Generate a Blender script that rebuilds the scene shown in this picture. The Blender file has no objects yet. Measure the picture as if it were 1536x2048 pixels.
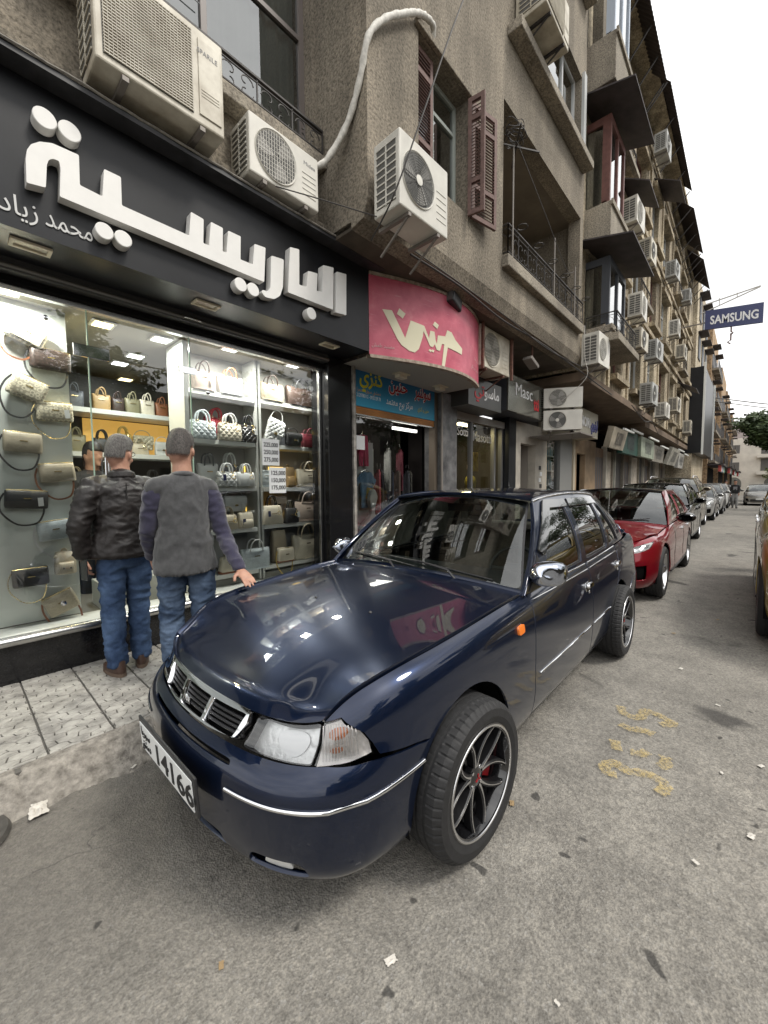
import bpy, bmesh, math, random
import numpy as np
from mathutils import Vector, Matrix
from mathutils.geometry import delaunay_2d_cdt, tessellate_polygon
R = math.radians
random.seed(7)
SC = bpy.context.scene
COL = SC.collection

# ------------------------------------------------------------------ camera, sky, sun, exposure
# world: x runs up the street, y towards the shop fronts, z up; camera at the kerb opposite
cam_d = bpy.data.cameras.new('camera')
cam = bpy.data.objects.new('camera', cam_d)
COL.objects.link(cam)
cam.matrix_world = Matrix(((0.674, 0.052, -0.737, 0), (-0.739, 0.037, -0.673, 0), (-0.007, 0.998, 0.063, 1.473), (0, 0, 0, 1))).normalized()
cam_d.sensor_fit = 'VERTICAL'
cam_d.sensor_height = 36.0
cam_d.lens = 800.0 / 2048.0 * 36.0
cam_d.clip_start = 0.03
cam_d.clip_end = 2000
SC.camera = cam

SUN_EL, SUN_AZ = R(58), R(200)
world = bpy.data.worlds.new('World')
SC.world = world
world.use_nodes = True
wn = world.node_tree
wn.nodes.clear()
w_out = wn.nodes.new('ShaderNodeOutputWorld')
w_bg = wn.nodes.new('ShaderNodeBackground')
w_bg.inputs['Strength'].default_value = 0.138
w_sky = wn.nodes.new('ShaderNodeTexSky')
w_sky.sky_type = 'NISHITA'
w_sky.sun_disc = False
w_sky.sun_elevation = SUN_EL
w_sky.sun_rotation = SUN_AZ
w_sky.air_density = 1.0
w_sky.dust_density = 6.0
w_hsv = wn.nodes.new('ShaderNodeHueSaturation')
w_hsv.inputs['Saturation'].default_value = 0.12
w_tc = wn.nodes.new('ShaderNodeTexCoord')
w_map = wn.nodes.new('ShaderNodeMapping')
w_map.inputs['Scale'].default_value = (1.0, 1.0, 2.6)
w_no = wn.nodes.new('ShaderNodeTexNoise')
w_no.inputs['Scale'].default_value = 1.9
w_no.inputs['Detail'].default_value = 7
w_no.inputs['Roughness'].default_value = 0.55
w_rmp = wn.nodes.new('ShaderNodeValToRGB')
w_rmp.color_ramp.elements[0].position = 0.30
w_rmp.color_ramp.elements[0].color = (4.3, 4.4, 4.5, 1)
w_rmp.color_ramp.elements[1].position = 0.68
w_rmp.color_ramp.elements[1].color = (9.6, 9.5, 9.3, 1)
w_mix = wn.nodes.new('ShaderNodeMixRGB')
w_mix.inputs['Fac'].default_value = 0.8
wn.links.new(w_sky.outputs[0], w_hsv.inputs['Color'])
wn.links.new(w_tc.outputs['Generated'], w_map.inputs[0])
wn.links.new(w_map.outputs[0], w_no.inputs['Vector'])
wn.links.new(w_no.outputs[0], w_rmp.inputs[0])
wn.links.new(w_hsv.outputs[0], w_mix.inputs['Color1'])
wn.links.new(w_rmp.outputs[0], w_mix.inputs['Color2'])
wn.links.new(w_mix.outputs[0], w_bg.inputs['Color'])
wn.links.new(w_bg.outputs[0], w_out.inputs['Surface'])

sun_d = bpy.data.lights.new('sun', 'SUN')
sun_d.energy = 1.5
sun_d.angle = R(14)
sun_d.color = (1.0, 0.95, 0.87)
sun = bpy.data.objects.new('sun', sun_d)
COL.objects.link(sun)
# light comes from the open, right-hand side of the street, a little from ahead
_sd = Vector((-0.25, 0.62, -0.95)).normalized()
sun.rotation_euler = _sd.to_track_quat('-Z', 'Y').to_euler()

vs = SC.view_settings
vs.view_transform = 'Standard'
vs.look = 'None'
vs.gamma = 1.0
vs.exposure = 0.73
vs.use_curve_mapping = False
SC.render.engine = 'CYCLES'
cy = SC.cycles
cy.max_bounces = 7
cy.diffuse_bounces = 3
cy.glossy_bounces = 4
cy.transmission_bounces = 4
cy.transparent_max_bounces = 14
cy.caustics_reflective = False
cy.caustics_refractive = False
cy.sample_clamp_indirect = 6.0
cy.use_denoising = True
try:
  cy.denoiser = 'OPENIMAGEDENOISE'
  cy.denoising_input_passes = 'RGB_ALBEDO_NORMAL'
except Exception:
  pass

# ------------------------------------------------------------------ materials
MATS = {}
def mat(name, col=(.5, .5, .5), rough=.6, metal=0., noise=None, bump=None, spec=.5, coat=0., emit=None, estr=1., coat_rough=.03, sheen=0.):
  """noise = (scale, amount[, second colour]); bump = (scale, strength)"""
  if name in MATS:
    return MATS[name]
  m = bpy.data.materials.new(name)
  m.use_nodes = True
  nt = m.node_tree
  b = nt.nodes['Principled BSDF']
  b.inputs['Base Color'].default_value = (*col, 1)
  b.inputs['Roughness'].default_value = rough
  b.inputs['Metallic'].default_value = metal
  b.inputs['Specular IOR Level'].default_value = spec
  if coat:
    b.inputs['Coat Weight'].default_value = coat
    b.inputs['Coat Roughness'].default_value = coat_rough
  if sheen:
    b.inputs['Sheen Weight'].default_value = sheen
  if emit:
    b.inputs['Emission Color'].default_value = (*emit, 1)
    b.inputs['Emission Strength'].default_value = estr
  if noise or bump:
    tc = nt.nodes.new('ShaderNodeTexCoord')
    geo = nt.nodes.new('ShaderNodeNewGeometry')
  if noise:
    n = nt.nodes.new('ShaderNodeTexNoise')
    n.inputs['Scale'].default_value = noise[0]
    n.inputs['Detail'].default_value = 8
    n.inputs['Roughness'].default_value = .62
    nt.links.new(geo.outputs['Position'], n.inputs['Vector'])
    r = nt.nodes.new('ShaderNodeValToRGB')
    a = noise[1]
    c2 = noise[2] if len(noise) > 2 else tuple(c * (1 - a) for c in col)
    r.color_ramp.elements[0].position = .32
    r.color_ramp.elements[0].color = (*c2, 1)
    r.color_ramp.elements[1].position = .68
    r.color_ramp.elements[1].color = (*[min(1, c * (1 + a * .45)) for c in col], 1)
    nt.links.new(n.outputs[0], r.inputs[0])
    nt.links.new(r.outputs[0], b.inputs['Base Color'])
  if bump:
    n2 = nt.nodes.new('ShaderNodeTexNoise')
    n2.inputs['Scale'].default_value = bump[0]
    n2.inputs['Detail'].default_value = 5
    nt.links.new(geo.outputs['Position'], n2.inputs['Vector'])
    bp = nt.nodes.new('ShaderNodeBump')
    bp.inputs['Strength'].default_value = bump[1]
    bp.inputs['Distance'].default_value = .01
    nt.links.new(n2.outputs[0], bp.inputs['Height'])
    nt.links.new(bp.outputs[0], b.inputs['Normal'])
  MATS[name] = m
  return m

def glass_mat(name, tint=(.9, .95, .93), refl=.0, rough=0.0, ior=1.5, blend=None):
  """thin sheet glass: fresnel mix of a clear tint and a mirror"""
  if name in MATS:
    return MATS[name]
  m = bpy.data.materials.new(name)
  m.use_nodes = True
  nt = m.node_tree
  nt.nodes.clear()
  o = nt.nodes.new('ShaderNodeOutputMaterial')
  t = nt.nodes.new('ShaderNodeBsdfTransparent')
  t.inputs[0].default_value = (*tint, 1)
  g = nt.nodes.new('ShaderNodeBsdfGlossy')
  g.inputs['Roughness'].default_value = rough
  g.inputs['Color'].default_value = (.96, .97, .97, 1)
  f = nt.nodes.new('ShaderNodeFresnel')
  f.inputs['IOR'].default_value = ior
  a = nt.nodes.new('ShaderNodeMath')
  a.operation = 'MULTIPLY_ADD'
  a.use_clamp = True
  a.inputs[1].default_value = 1.55
  a.inputs[2].default_value = refl
  mx = nt.nodes.new('ShaderNodeMixShader')
  nt.links.new(f.outputs[0], a.inputs[0])
  nt.links.new(a.outputs[0], mx.inputs[0])
  nt.links.new(t.outputs[0], mx.inputs[1])
  nt.links.new(g.outputs[0], mx.inputs[2])
  nt.links.new(mx.outputs[0], o.inputs[0])
  MATS[name] = m
  return m

# ------------------------------------------------------------------ objects
def tag(o, label=None, cat=None, group=None, kind=None):
  if label: o['label'] = label
  if cat: o['category'] = cat
  if group: o['group'] = group
  if kind: o['kind'] = kind
  return o
def thing(name, label, cat, loc=(0, 0, 0), rotz=0., group=None):
  o = bpy.data.objects.new(name, None)
  o.empty_display_size = .05
  COL.objects.link(o)
  o.location = loc
  o.rotation_euler = (0, 0, rotz)
  return tag(o, label, cat, group)
def obj_from(name, me, parent=None):
  o = bpy.data.objects.new(name, me)
  COL.objects.link(o)
  if parent is not None:
    o.parent = parent
  return o
def dup(root, loc=None, rotz=None, label=None, group=None, scale=None):
  def cp(o, par):
    c = o.copy()
    COL.objects.link(c)
    c.parent = par
    for ch in o.children:
      cp(ch, c)
    return c
  r = cp(root, None)
  if loc is not None: r.location = loc
  if rotz is not None: r.rotation_euler = (0, 0, rotz)
  if label: r['label'] = label
  if group: r['group'] = group
  if scale: r.scale = scale
  return r

class MB:
  """collects geometry for one mesh object"""
  def __init__(s):
    s.v = []; s.f = []; s.mi = []; s.m = 0
  def add(s, vs, fs):
    n = len(s.v)
    s.v.extend([tuple(p) for p in vs])
    for f in fs:
      s.f.append(tuple(i + n for i in f)); s.mi.append(s.m)
    return s
  def box(s, x0, x1, y0, y1, z0, z1):
    s.add([(x0, y0, z0), (x1, y0, z0), (x1, y1, z0), (x0, y1, z0), (x0, y0, z1), (x1, y0, z1), (x1, y1, z1), (x0, y1, z1)],
       [(3, 2, 1, 0), (4, 5, 6, 7), (0, 1, 5, 4), (1, 2, 6, 5), (2, 3, 7, 6), (3, 0, 4, 7)])
    return s
  def obox(s, c, ax, ay, az):
    """box from a centre and three half axis vectors"""
    c = Vector(c); ax = Vector(ax); ay = Vector(ay); az = Vector(az)
    vs = [c + ax * i + ay * j + az * k for k in (-1, 1) for (i, j) in ((-1, -1), (1, -1), (1, 1), (-1, 1))]
    return s.add(vs, [(3, 2, 1, 0), (4, 5, 6, 7), (0, 1, 5, 4), (1, 2, 6, 5), (2, 3, 7, 6), (3, 0, 4, 7)])
  def bar(s, a, b, w, t, up=(0, 0, 1)):
    a = Vector(a); b = Vector(b); d = (b - a)
    L = d.length; d.normalize()
    sd = d.cross(Vector(up))
    if sd.length < 1e-4: sd = d.cross(Vector((1, 0, 0)))
    sd.normalize(); u = sd.cross(d).normalized()
    return s.obox((a + b) / 2, d * L / 2, sd * w / 2, u * t / 2)
  def tube(s, pts, r, n=8, cap=True, closed=False):
    pts = [Vector(p) for p in pts]
    k = len(pts)
    rs = r if isinstance(r, (list, tuple)) else [r] * k
    rings = []
    ref = None
    for i, p in enumerate(pts):
      if closed:
        t = pts[(i + 1) % k] - pts[i - 1]
      else:
        t = pts[min(i + 1, k - 1)] - pts[max(i - 1, 0)]
      if t.length < 1e-9: t = Vector((0, 0, 1))
      t.normalize()
      if ref is None:
        ref = t.orthogonal().normalized()
      ref = ref - t * ref.dot(t)
      if ref.length < 1e-6: ref = t.orthogonal()
      ref.normalize()
      b = t.cross(ref)
      rings.append([p + (ref * math.cos(2 * math.pi * j / n) + b * math.sin(2 * math.pi * j / n)) * rs[i] for j in range(n)])
    vs = [q for rg in rings for q in rg]
    fs = []
    for i in range(k if closed else k - 1):
      i2 = (i + 1) % k
      for j in range(n):
        fs.append((i * n + j, i * n + (j + 1) % n, i2 * n + (j + 1) % n, i2 * n + j))
    if cap and not closed:
      fs.append(tuple(range(n - 1, -1, -1)))
      fs.append(tuple((k - 1) * n + j for j in range(n)))
    return s.add(vs, fs)
  def cyl(s, a, b, r, n=16, r2=None):
    return s.tube([a, b], [r, r if r2 is None else r2], n)
  def prism(s, poly, fn, t0, t1):
    """2d polygon extruded between depths t0 and t1; fn(p, q, t) -> xyz"""
    n = len(poly)
    tri = tessellate_polygon([[Vector((p[0], p[1], 0)) for p in poly]])
    vs = [fn(p[0], p[1], t0) for p in poly] + [fn(p[0], p[1], t1) for p in poly]
    fs = [tuple(t) for t in tri] + [tuple(i + n for i in reversed(t)) for t in tri]
    fs += [(i, i + n, (i + 1) % n + n, (i + 1) % n) for i in range(n)]
    return s.add(vs, fs)
  def grid(s, fn, nu, nv, closed_u=False):
    vs = [fn(i / (nu if closed_u else nu - 1), j / (nv - 1)) for i in range(nu) for j in range(nv)]
    fs = []
    for i in range(nu if closed_u else nu - 1):
      for j in range(nv - 1):
        a = i * nv + j; b = ((i + 1) % nu) * nv + j
        fs.append((a, b, b + 1, a + 1))
    return s.add(vs, fs)
  def lathe(s, prof, origin=(0, 0, 0), axis='z', n=24):
    o = Vector(origin)
    vs = []
    for (r, h) in prof:
      for j in range(n):
        a = 2 * math.pi * j / n
        c, d = r * math.cos(a), r * math.sin(a)
        vs.append(o + (Vector((c, d, h)) if axis == 'z' else Vector((c, h, d)) if axis == 'y' else Vector((h, c, d))))
    fs = []
    for i in range(len(prof) - 1):
      for j in range(n):
        fs.append((i * n + j, i * n + (j + 1) % n, (i + 1) * n + (j + 1) % n, (i + 1) * n + j))
    return s.add(vs, fs)
  def mesh(s, name='mesh'):
    me = bpy.data.meshes.new(name)
    me.from_pydata(s.v, [], s.f)
    return me
  def build(s, name, mats, parent=None, smooth=None, bevel=0., fix=True):
    me = s.mesh(name)
    if not isinstance(mats, (list, tuple)):
      mats = [mats]
    for m in mats:
      me.materials.append(m)
    if len(mats) > 1:
      me.polygons.foreach_set('material_index', s.mi)
    if fix:
      bm = bmesh.new(); bm.from_mesh(me)
      bmesh.ops.recalc_face_normals(bm, faces=bm.faces)
      bm.to_mesh(me); bm.free()
    if smooth is not None:
      me.shade_smooth()
      if smooth < 180:
        me.set_sharp_from_angle(angle=R(smooth))
    me.update()
    o = obj_from(name, me, parent)
    if bevel:
      md = o.modifiers.new('bevel', 'BEVEL')
      md.width = bevel; md.segments = 2; md.limit_method = 'ANGLE'; md.angle_limit = R(40)
      md.harden_normals = False
    return o

def box_obj(name, m, x0, x1, y0, y1, z0, z1, parent=None, bevel=0.):
  return MB().box(x0, x1, y0, y1, z0, z1).build(name, m, parent, bevel=bevel)

# ------------------------------------------------------------------ panels cut from smooth surfaces
def resample(poly, step):
  out = []
  n = len(poly)
  for i in range(n):
    a = np.array(poly[i], float); b = np.array(poly[(i + 1) % n], float)
    k = max(1, int(math.ceil(np.linalg.norm(b - a) / step)))
    for j in range(k):
      out.append(tuple(a + (b - a) * j / k))
  return out
def in_poly(pts, poly):
  x, y = pts[:, 0], pts[:, 1]
  ins = np.zeros(len(pts), bool)
  P = np.array(poly)
  for i in range(len(P)):
    x1, y1 = P[i]; x2, y2 = P[i - 1]
    c = ((y1 > y) != (y2 > y)) & (x < (x2 - x1) * (y - y1) / (y2 - y1 + 1e-15) + x1)
    ins ^= c
  return ins
def smooth_poly(pts, k=6, closed=True):
  """Catmull-Rom through pts"""
  P = [np.array(p, float) for p in pts]
  n = len(P)
  out = []
  for i in range(n if closed else n - 1):
    p0, p1, p2, p3 = (P[(i - 1) % n], P[i], P[(i + 1) % n], P[(i + 2) % n]) if closed else (P[max(i - 1, 0)], P[i], P[i + 1], P[min(i + 2, n - 1)])
    for j in range(k):
      t = j / k
      out.append(tuple(.5 * (2 * p1 + (p2 - p0) * t + (2 * p0 - 5 * p1 + 4 * p2 - p3) * t * t + (3 * p1 - p0 - 3 * p2 + p3) * t ** 3)))
  if not closed:
    out.append(tuple(P[-1]))
  return out
def rpoly(pts, r, k=4):
  """polygon with rounded corners"""
  out = []
  n = len(pts)
  for i in range(n):
    p0, p1, p2 = (np.array(pts[(i + d) % n], float) for d in (-1, 0, 1))
    a = p0 - p1; b = p2 - p1
    la, lb = np.linalg.norm(a), np.linalg.norm(b)
    rr = min(r, la * .45, lb * .45)
    q0 = p1 + a / la * rr; q2 = p1 + b / lb * rr
    for j in range(k + 1):
      t = j / k
      out.append(tuple((1 - t) ** 2 * q0 + 2 * t * (1 - t) * p1 + t * t * q2))
  return out
def panel(name, outline, fn, m, parent=None, holes=(), res=.05, lift=0., rim=.012, flip=False, estep=None, to_world=None):
  """sheet cut from the surface fn(p, q) -> xyz arrays, with exact smooth normals and a folded rim"""
  estep = estep or res * .6
  outl = resample(outline, estep)
  hs = [resample(h, estep) for h in holes]
  P = np.array(outl)
  x0, y0 = P.min(0); x1, y1 = P.max(0)
  gx = np.arange(x0 + res / 2, x1, res); gy = np.arange(y0 + res / 2, y1, res)
  G = np.array([(a, b) for a in gx for b in gy]).reshape(-1, 2)
  allb = np.array(outl + [p for h in hs for p in h])
  if len(G):
    keep = in_poly(G, outl)
    for h in hs: keep &= ~in_poly(G, h)
    G = G[keep]
    if len(G):
      d = np.sqrt(((G[:, None, :] - allb[None]) ** 2).sum(2)).min(1)
      G = G[d > res * .4]
  vs = [Vector(p) for p in outl]
  ed = [(i, (i + 1) % len(outl)) for i in range(len(outl))]
  for h in hs:
    n = len(vs)
    vs += [Vector(p) for p in h]
    ed += [(n + i, n + (i + 1) % len(h)) for i in range(len(h))]
  vs += [Vector(p) for p in G]
  ov, oe, of, *_ = delaunay_2d_cdt(vs, ed, [], 0, 1e-6)
  V = np.array([(p[0], p[1]) for p in ov])
  F = np.array([f for f in of if len(f) == 3])
  cen = V[F].mean(1)
  keep = in_poly(cen, outl)
  for h in hs: keep &= ~in_poly(cen, h)
  F = F[keep]
  def ev(p, q):
    a = np.array(fn(p, q)).T
    return a if to_world is None else to_world(a)
  e = 1e-3
  X = ev(V[:, 0], V[:, 1])
  du = ev(V[:, 0] + e, V[:, 1]) - ev(V[:, 0] - e, V[:, 1])
  dv = ev(V[:, 0], V[:, 1] + e) - ev(V[:, 0], V[:, 1] - e)
  N = np.cross(du, dv)
  N /= np.linalg.norm(N, axis=1)[:, None] + 1e-12
  if flip: N = -N
  X = X + N * lift
  # triangle winding after N
  t = F
  fnrm = np.cross(X[t[:, 1]] - X[t[:, 0]], X[t[:, 2]] - X[t[:, 0]])
  bad = (fnrm * N[t].mean(1)).sum(1) < 0
  F[bad] = F[bad][:, ::-1]
  verts = [tuple(p) for p in X]; norms = [tuple(p) for p in N]; faces = [tuple(int(i) for i in f) for f in F]
  if rim:
    cnt = {}
    for f in faces:
      for i in range(3):
        a, b = f[i], f[(i + 1) % 3]
        k = (min(a, b), max(a, b))
        cnt[k] = None if k in cnt else (a, b)
    for k, ab in cnt.items():
      if ab is None: continue
      a, b = ab
      n = len(verts)
      d = Vector(X[b] - X[a]); nn = Vector(N[a])
      side = d.cross(nn)
      if side.length > 1e-9: side.normalize()
      for i in (a, b): verts.append(tuple(X[i])); norms.append(tuple((Vector(N[i]) * .5 + side).normalized()))
      for i in (a, b): verts.append(tuple(X[i] - N[i] * rim)); norms.append(tuple(side))
      faces.append((n + 1, n, n + 2, n + 3))
  me = bpy.data.meshes.new(name)
  me.from_pydata(verts, [], faces)
  me.materials.append(m)
  me.shade_smooth()
  me.normals_split_custom_set_from_vertices(norms)
  me.update()
  return obj_from(name, me, parent)

class Spl:
  """natural cubic spline through values (rows) at knots t"""
  def __init__(s, t, y):
    s.t = np.array(t, float); s.y = np.array(y, float)
    n = len(s.t)
    if s.y.ndim == 1: s.y = s.y[:, None]
    h = np.diff(s.t)
    A = np.eye(n); B = np.zeros_like(s.y)
    for i in range(1, n - 1):
      A[i, i - 1] = h[i - 1]; A[i, i] = 2 * (h[i - 1] + h[i]); A[i, i + 1] = h[i]
      B[i] = 6 * ((s.y[i + 1] - s.y[i]) / h[i] - (s.y[i] - s.y[i - 1]) / h[i - 1])
    s.m = np.linalg.solve(A, B); s.h = h
  def __call__(s, x):
    x = np.atleast_1d(np.asarray(x, float))
    i = np.clip(np.searchsorted(s.t, x) - 1, 0, len(s.t) - 2)
    h = s.h[i][:, None]
    a = ((s.t[i + 1] - x)[:, None]) / h; b = 1 - a
    xo = np.clip(x, s.t[0], s.t[-1])
    return a * s.y[i] + b * s.y[i + 1] + ((np.clip(a, 0, 1) ** 3 - np.clip(a, 0, 1)) * s.m[i] + (np.clip(b, 0, 1) ** 3 - np.clip(b, 0, 1)) * s.m[i + 1]) * h * h / 6
class Net:
  """interpolating cubic tensor surface through a control net P[i][j] (xyz)"""
  def __init__(s, P):
    s.P = np.array(P, float)
    ni, nj, _ = s.P.shape
    s.ni, s.nj = ni, nj
    # dense table by splines in both directions
    s.k = 12
    ii = np.linspace(0, ni - 1, (ni - 1) * s.k + 1); jj = np.linspace(0, nj - 1, (nj - 1) * s.k + 1)
    A = np.stack([Spl(range(ni), s.P[:, j])(ii) for j in range(nj)], 1)
    s.T = np.stack([Spl(range(nj), A[i])(jj) for i in range(len(ii))], 0)
    s.ii, s.jj = ii, jj
  def __call__(s, p, q):
    # bicubic Catmull-Rom of the dense table
    p = np.asarray(p, float) * s.k; q = np.asarray(q, float) * s.k
    n, m, _ = s.T.shape
    p = np.clip(p, 0, n - 1.0001); q = np.clip(q, 0, m - 1.0001)
    i = p.astype(int); j = q.astype(int); a = p - i; b = q - j
    def w(t): return [.5 * (-t + 2 * t * t - t ** 3), .5 * (2 - 5 * t * t + 3 * t ** 3), .5 * (t + 4 * t * t - 3 * t ** 3), .5 * (-t * t + t ** 3)]
    wa, wb = w(a), w(b)
    r = 0
    for x in range(4):
      for y in range(4):
        ix = i + x - 1; jy = j + y - 1
        v = s._at(ix, jy, n, m)
        r = r + (wa[x] * wb[y])[..., None] * v
    return r[..., 0], r[..., 1], r[..., 2]
  def _at(s, i, j, n, m):
    ic = np.clip(i, 0, n - 1); jc = np.clip(j, 0, m - 1)
    v = s.T[ic, jc]
    # linear continuation past the border
    lo = (i < 0)[..., None]; hi = (i > n - 1)[..., None]
    v = np.where(lo, 2 * s.T[0, jc] - s.T[1, jc], v); v = np.where(hi, 2 * s.T[n - 1, jc] - s.T[n - 2, jc], v)
    lo = (j < 0)[..., None]; hi = (j > m - 1)[..., None]
    v = np.where(lo, 2 * s.T[ic, 0] - s.T[ic, 1], v); v = np.where(hi, 2 * s.T[ic, m - 1] - s.T[ic, m - 2], v)
    return v
  def path(s, pts, axes, box=None):
    """surface parameters nearest to points given in two of the coordinates"""
    ax = list(axes)
    tg = np.array(pts, float)
    i0, i1, j0, j1 = box if box is not None else (0, s.ni - 1, 0, s.nj - 1)
    a0, b0 = int(i0 * s.k), int(j0 * s.k)
    T = s.T[a0:int(i1 * s.k) + 1:3, b0:int(j1 * s.k) + 1:3][..., ax]
    sh = T.shape[:2]
    D = ((T.reshape(-1, 2)[None] - tg[:, None]) ** 2).sum(-1)
    ix = D.argmin(1)
    p = (a0 + 3 * (ix // sh[1])) / s.k; q = (b0 + 3 * (ix % sh[1])) / s.k
    e = 1e-3
    for _ in range(9):
      f = np.array(s(p, q)).T[:, ax]
      fp = (np.array(s(p + e, q)).T[:, ax] - f) / e
      fq = (np.array(s(p, q + e)).T[:, ax] - f) / e
      r = tg - f
      A = (fp * fp).sum(1) + 1e-9; B_ = (fp * fq).sum(1); C_ = (fq * fq).sum(1) + 1e-9
      g1 = (fp * r).sum(1); g2 = (fq * r).sum(1)
      det = A * C_ - B_ * B_ + 1e-14
      p = np.clip(p + np.clip((C_ * g1 - B_ * g2) / det, -.3, .3), 0, s.ni - 1)
      q = np.clip(q + np.clip((A * g2 - B_ * g1) / det, -.3, .3), 0, s.nj - 1)
    return [(float(a), float(b)) for a, b in zip(p, q)]

# ------------------------------------------------------------------ lettering
_FORMS = {'ا': (0xFE8D, 0xFE8E), 'ب': (0xFE8F, 0xFE90, 0xFE91, 0xFE92), 'ة': (0xFE93, 0xFE94), 'ت': (0xFE95, 0xFE96, 0xFE97, 0xFE98),
     'ح': (0xFEA1, 0xFEA2, 0xFEA3, 0xFEA4), 'د': (0xFEA9, 0xFEAA), 'ر': (0xFEAD, 0xFEAE), 'ز': (0xFEAF, 0xFEB0), 'س': (0xFEB1, 0xFEB2, 0xFEB3, 0xFEB4),
     'ش': (0xFEB5, 0xFEB6, 0xFEB7, 0xFEB8), 'ع': (0xFEC9, 0xFECA, 0xFECB, 0xFECC), 'ك': (0xFED9, 0xFEDA, 0xFEDB, 0xFEDC), 'ل': (0xFEDD, 0xFEDE, 0xFEDF, 0xFEE0),
     'م': (0xFEE1, 0xFEE2, 0xFEE3, 0xFEE4), 'ن': (0xFEE5, 0xFEE6, 0xFEE7, 0xFEE8), 'ه': (0xFEE9, 0xFEEA, 0xFEEB, 0xFEEC), 'و': (0xFEED, 0xFEEE),
     'ي': (0xFEF1, 0xFEF2, 0xFEF3, 0xFEF4), 'ص': (0xFEB9, 0xFEBA, 0xFEBB, 0xFEBC), 'ف': (0xFED1, 0xFED2, 0xFED3, 0xFED4), 'ط': (0xFEC1, 0xFEC2, 0xFEC3, 0xFEC4),
     'ق': (0xFED5, 0xFED6, 0xFED7, 0xFED8), 'ج': (0xFE9D, 0xFE9E, 0xFE9F, 0xFEA0)}
def arabic(t):
  out = []
  for k, c in enumerate(t):
    if c not in _FORMS:
      out.append(c); continue
    f = _FORMS[c]
    prev = k > 0 and t[k - 1] in _FORMS and len(_FORMS[t[k - 1]]) == 4
    nxt = k + 1 < len(t) and t[k + 1] in _FORMS and len(f) == 4
    i = (3 if nxt else 1) if prev else (2 if nxt else 0)
    out.append(chr(f[i]))
  return ''.join(reversed(out))
def text_obj(name, s, size, m, parent, origin, right=(1, 0, 0), up=(0, 0, 1), depth=.003, width=None, bold=0., align='LEFT', shear=0.):
  """flat or raised letters standing on the plane (right, up) at origin"""
  cu = bpy.data.curves.new(name, 'FONT')
  cu.body = s
  cu.size = size
  cu.extrude = depth / 2
  cu.offset = bold
  cu.shear = shear
  cu.resolution_u = 3
  cu.align_x = align
  o = bpy.data.objects.new(name + '_tmp', cu)
  COL.objects.link(o)
  dg = bpy.context.evaluated_depsgraph_get()
  me = bpy.data.meshes.new_from_object(o.evaluated_get(dg), depsgraph=dg)
  bpy.data.objects.remove(o); bpy.data.curves.remove(cu)
  me.materials.clear(); me.materials.append(m)
  n = len(me.vertices)
  co = np.empty(n * 3); me.vertices.foreach_get('co', co); co = co.reshape(-1, 3)
  if width and n:
    w = co[:, 0].max() - co[:, 0].min()
    k = width / w
    co[:, 0] *= k
  r = np.array(right, float); u = np.array(up, float); nr = np.cross(r, u)
  w3 = np.array(origin) + co[:, :1] * r + co[:, 1:2] * u + co[:, 2:] * nr
  me.vertices.foreach_set('co', w3.ravel())
  me.update()
  me.name = name
  return obj_from(name, me, parent)

# ------------------------------------------------------------------ node helper
def nmat(name):
  m = bpy.data.materials.new(name); m.use_nodes = True
  MATS[name] = m
  nt = m.node_tree
  return m, nt, nt.nodes['Principled BSDF']
def N(nt, typ, **kw):
  n = nt.nodes.new(typ)
  for k, v in kw.items():
    if k.startswith('_'): setattr(n, k[1:], v)
    else: n.inputs[k.replace('__', ' ')].default_value = v
  return n
def ramp(nt, src, stops):
  r = nt.nodes.new('ShaderNodeValToRGB')
  e = r.color_ramp.elements
  while len(e) < len(stops): e.new(.5)
  for x, (p, c) in zip(e, stops):
    x.position = p; x.color = (*c, 1) if len(c) == 3 else c
  nt.links.new(src, r.inputs[0])
  return r
def mixc(nt, fac, a, b, mode='MIX'):
  m = nt.nodes.new('ShaderNodeMixRGB'); m.blend_type = mode
  for k, v in (('Fac', fac), ('Color1', a), ('Color2', b)):
    if isinstance(v, (int, float)): m.inputs[k].default_value = v
    elif isinstance(v, tuple): m.inputs[k].default_value = (*v, 1)
    else: nt.links.new(v, m.inputs[k])
  return m.outputs[0]

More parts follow.
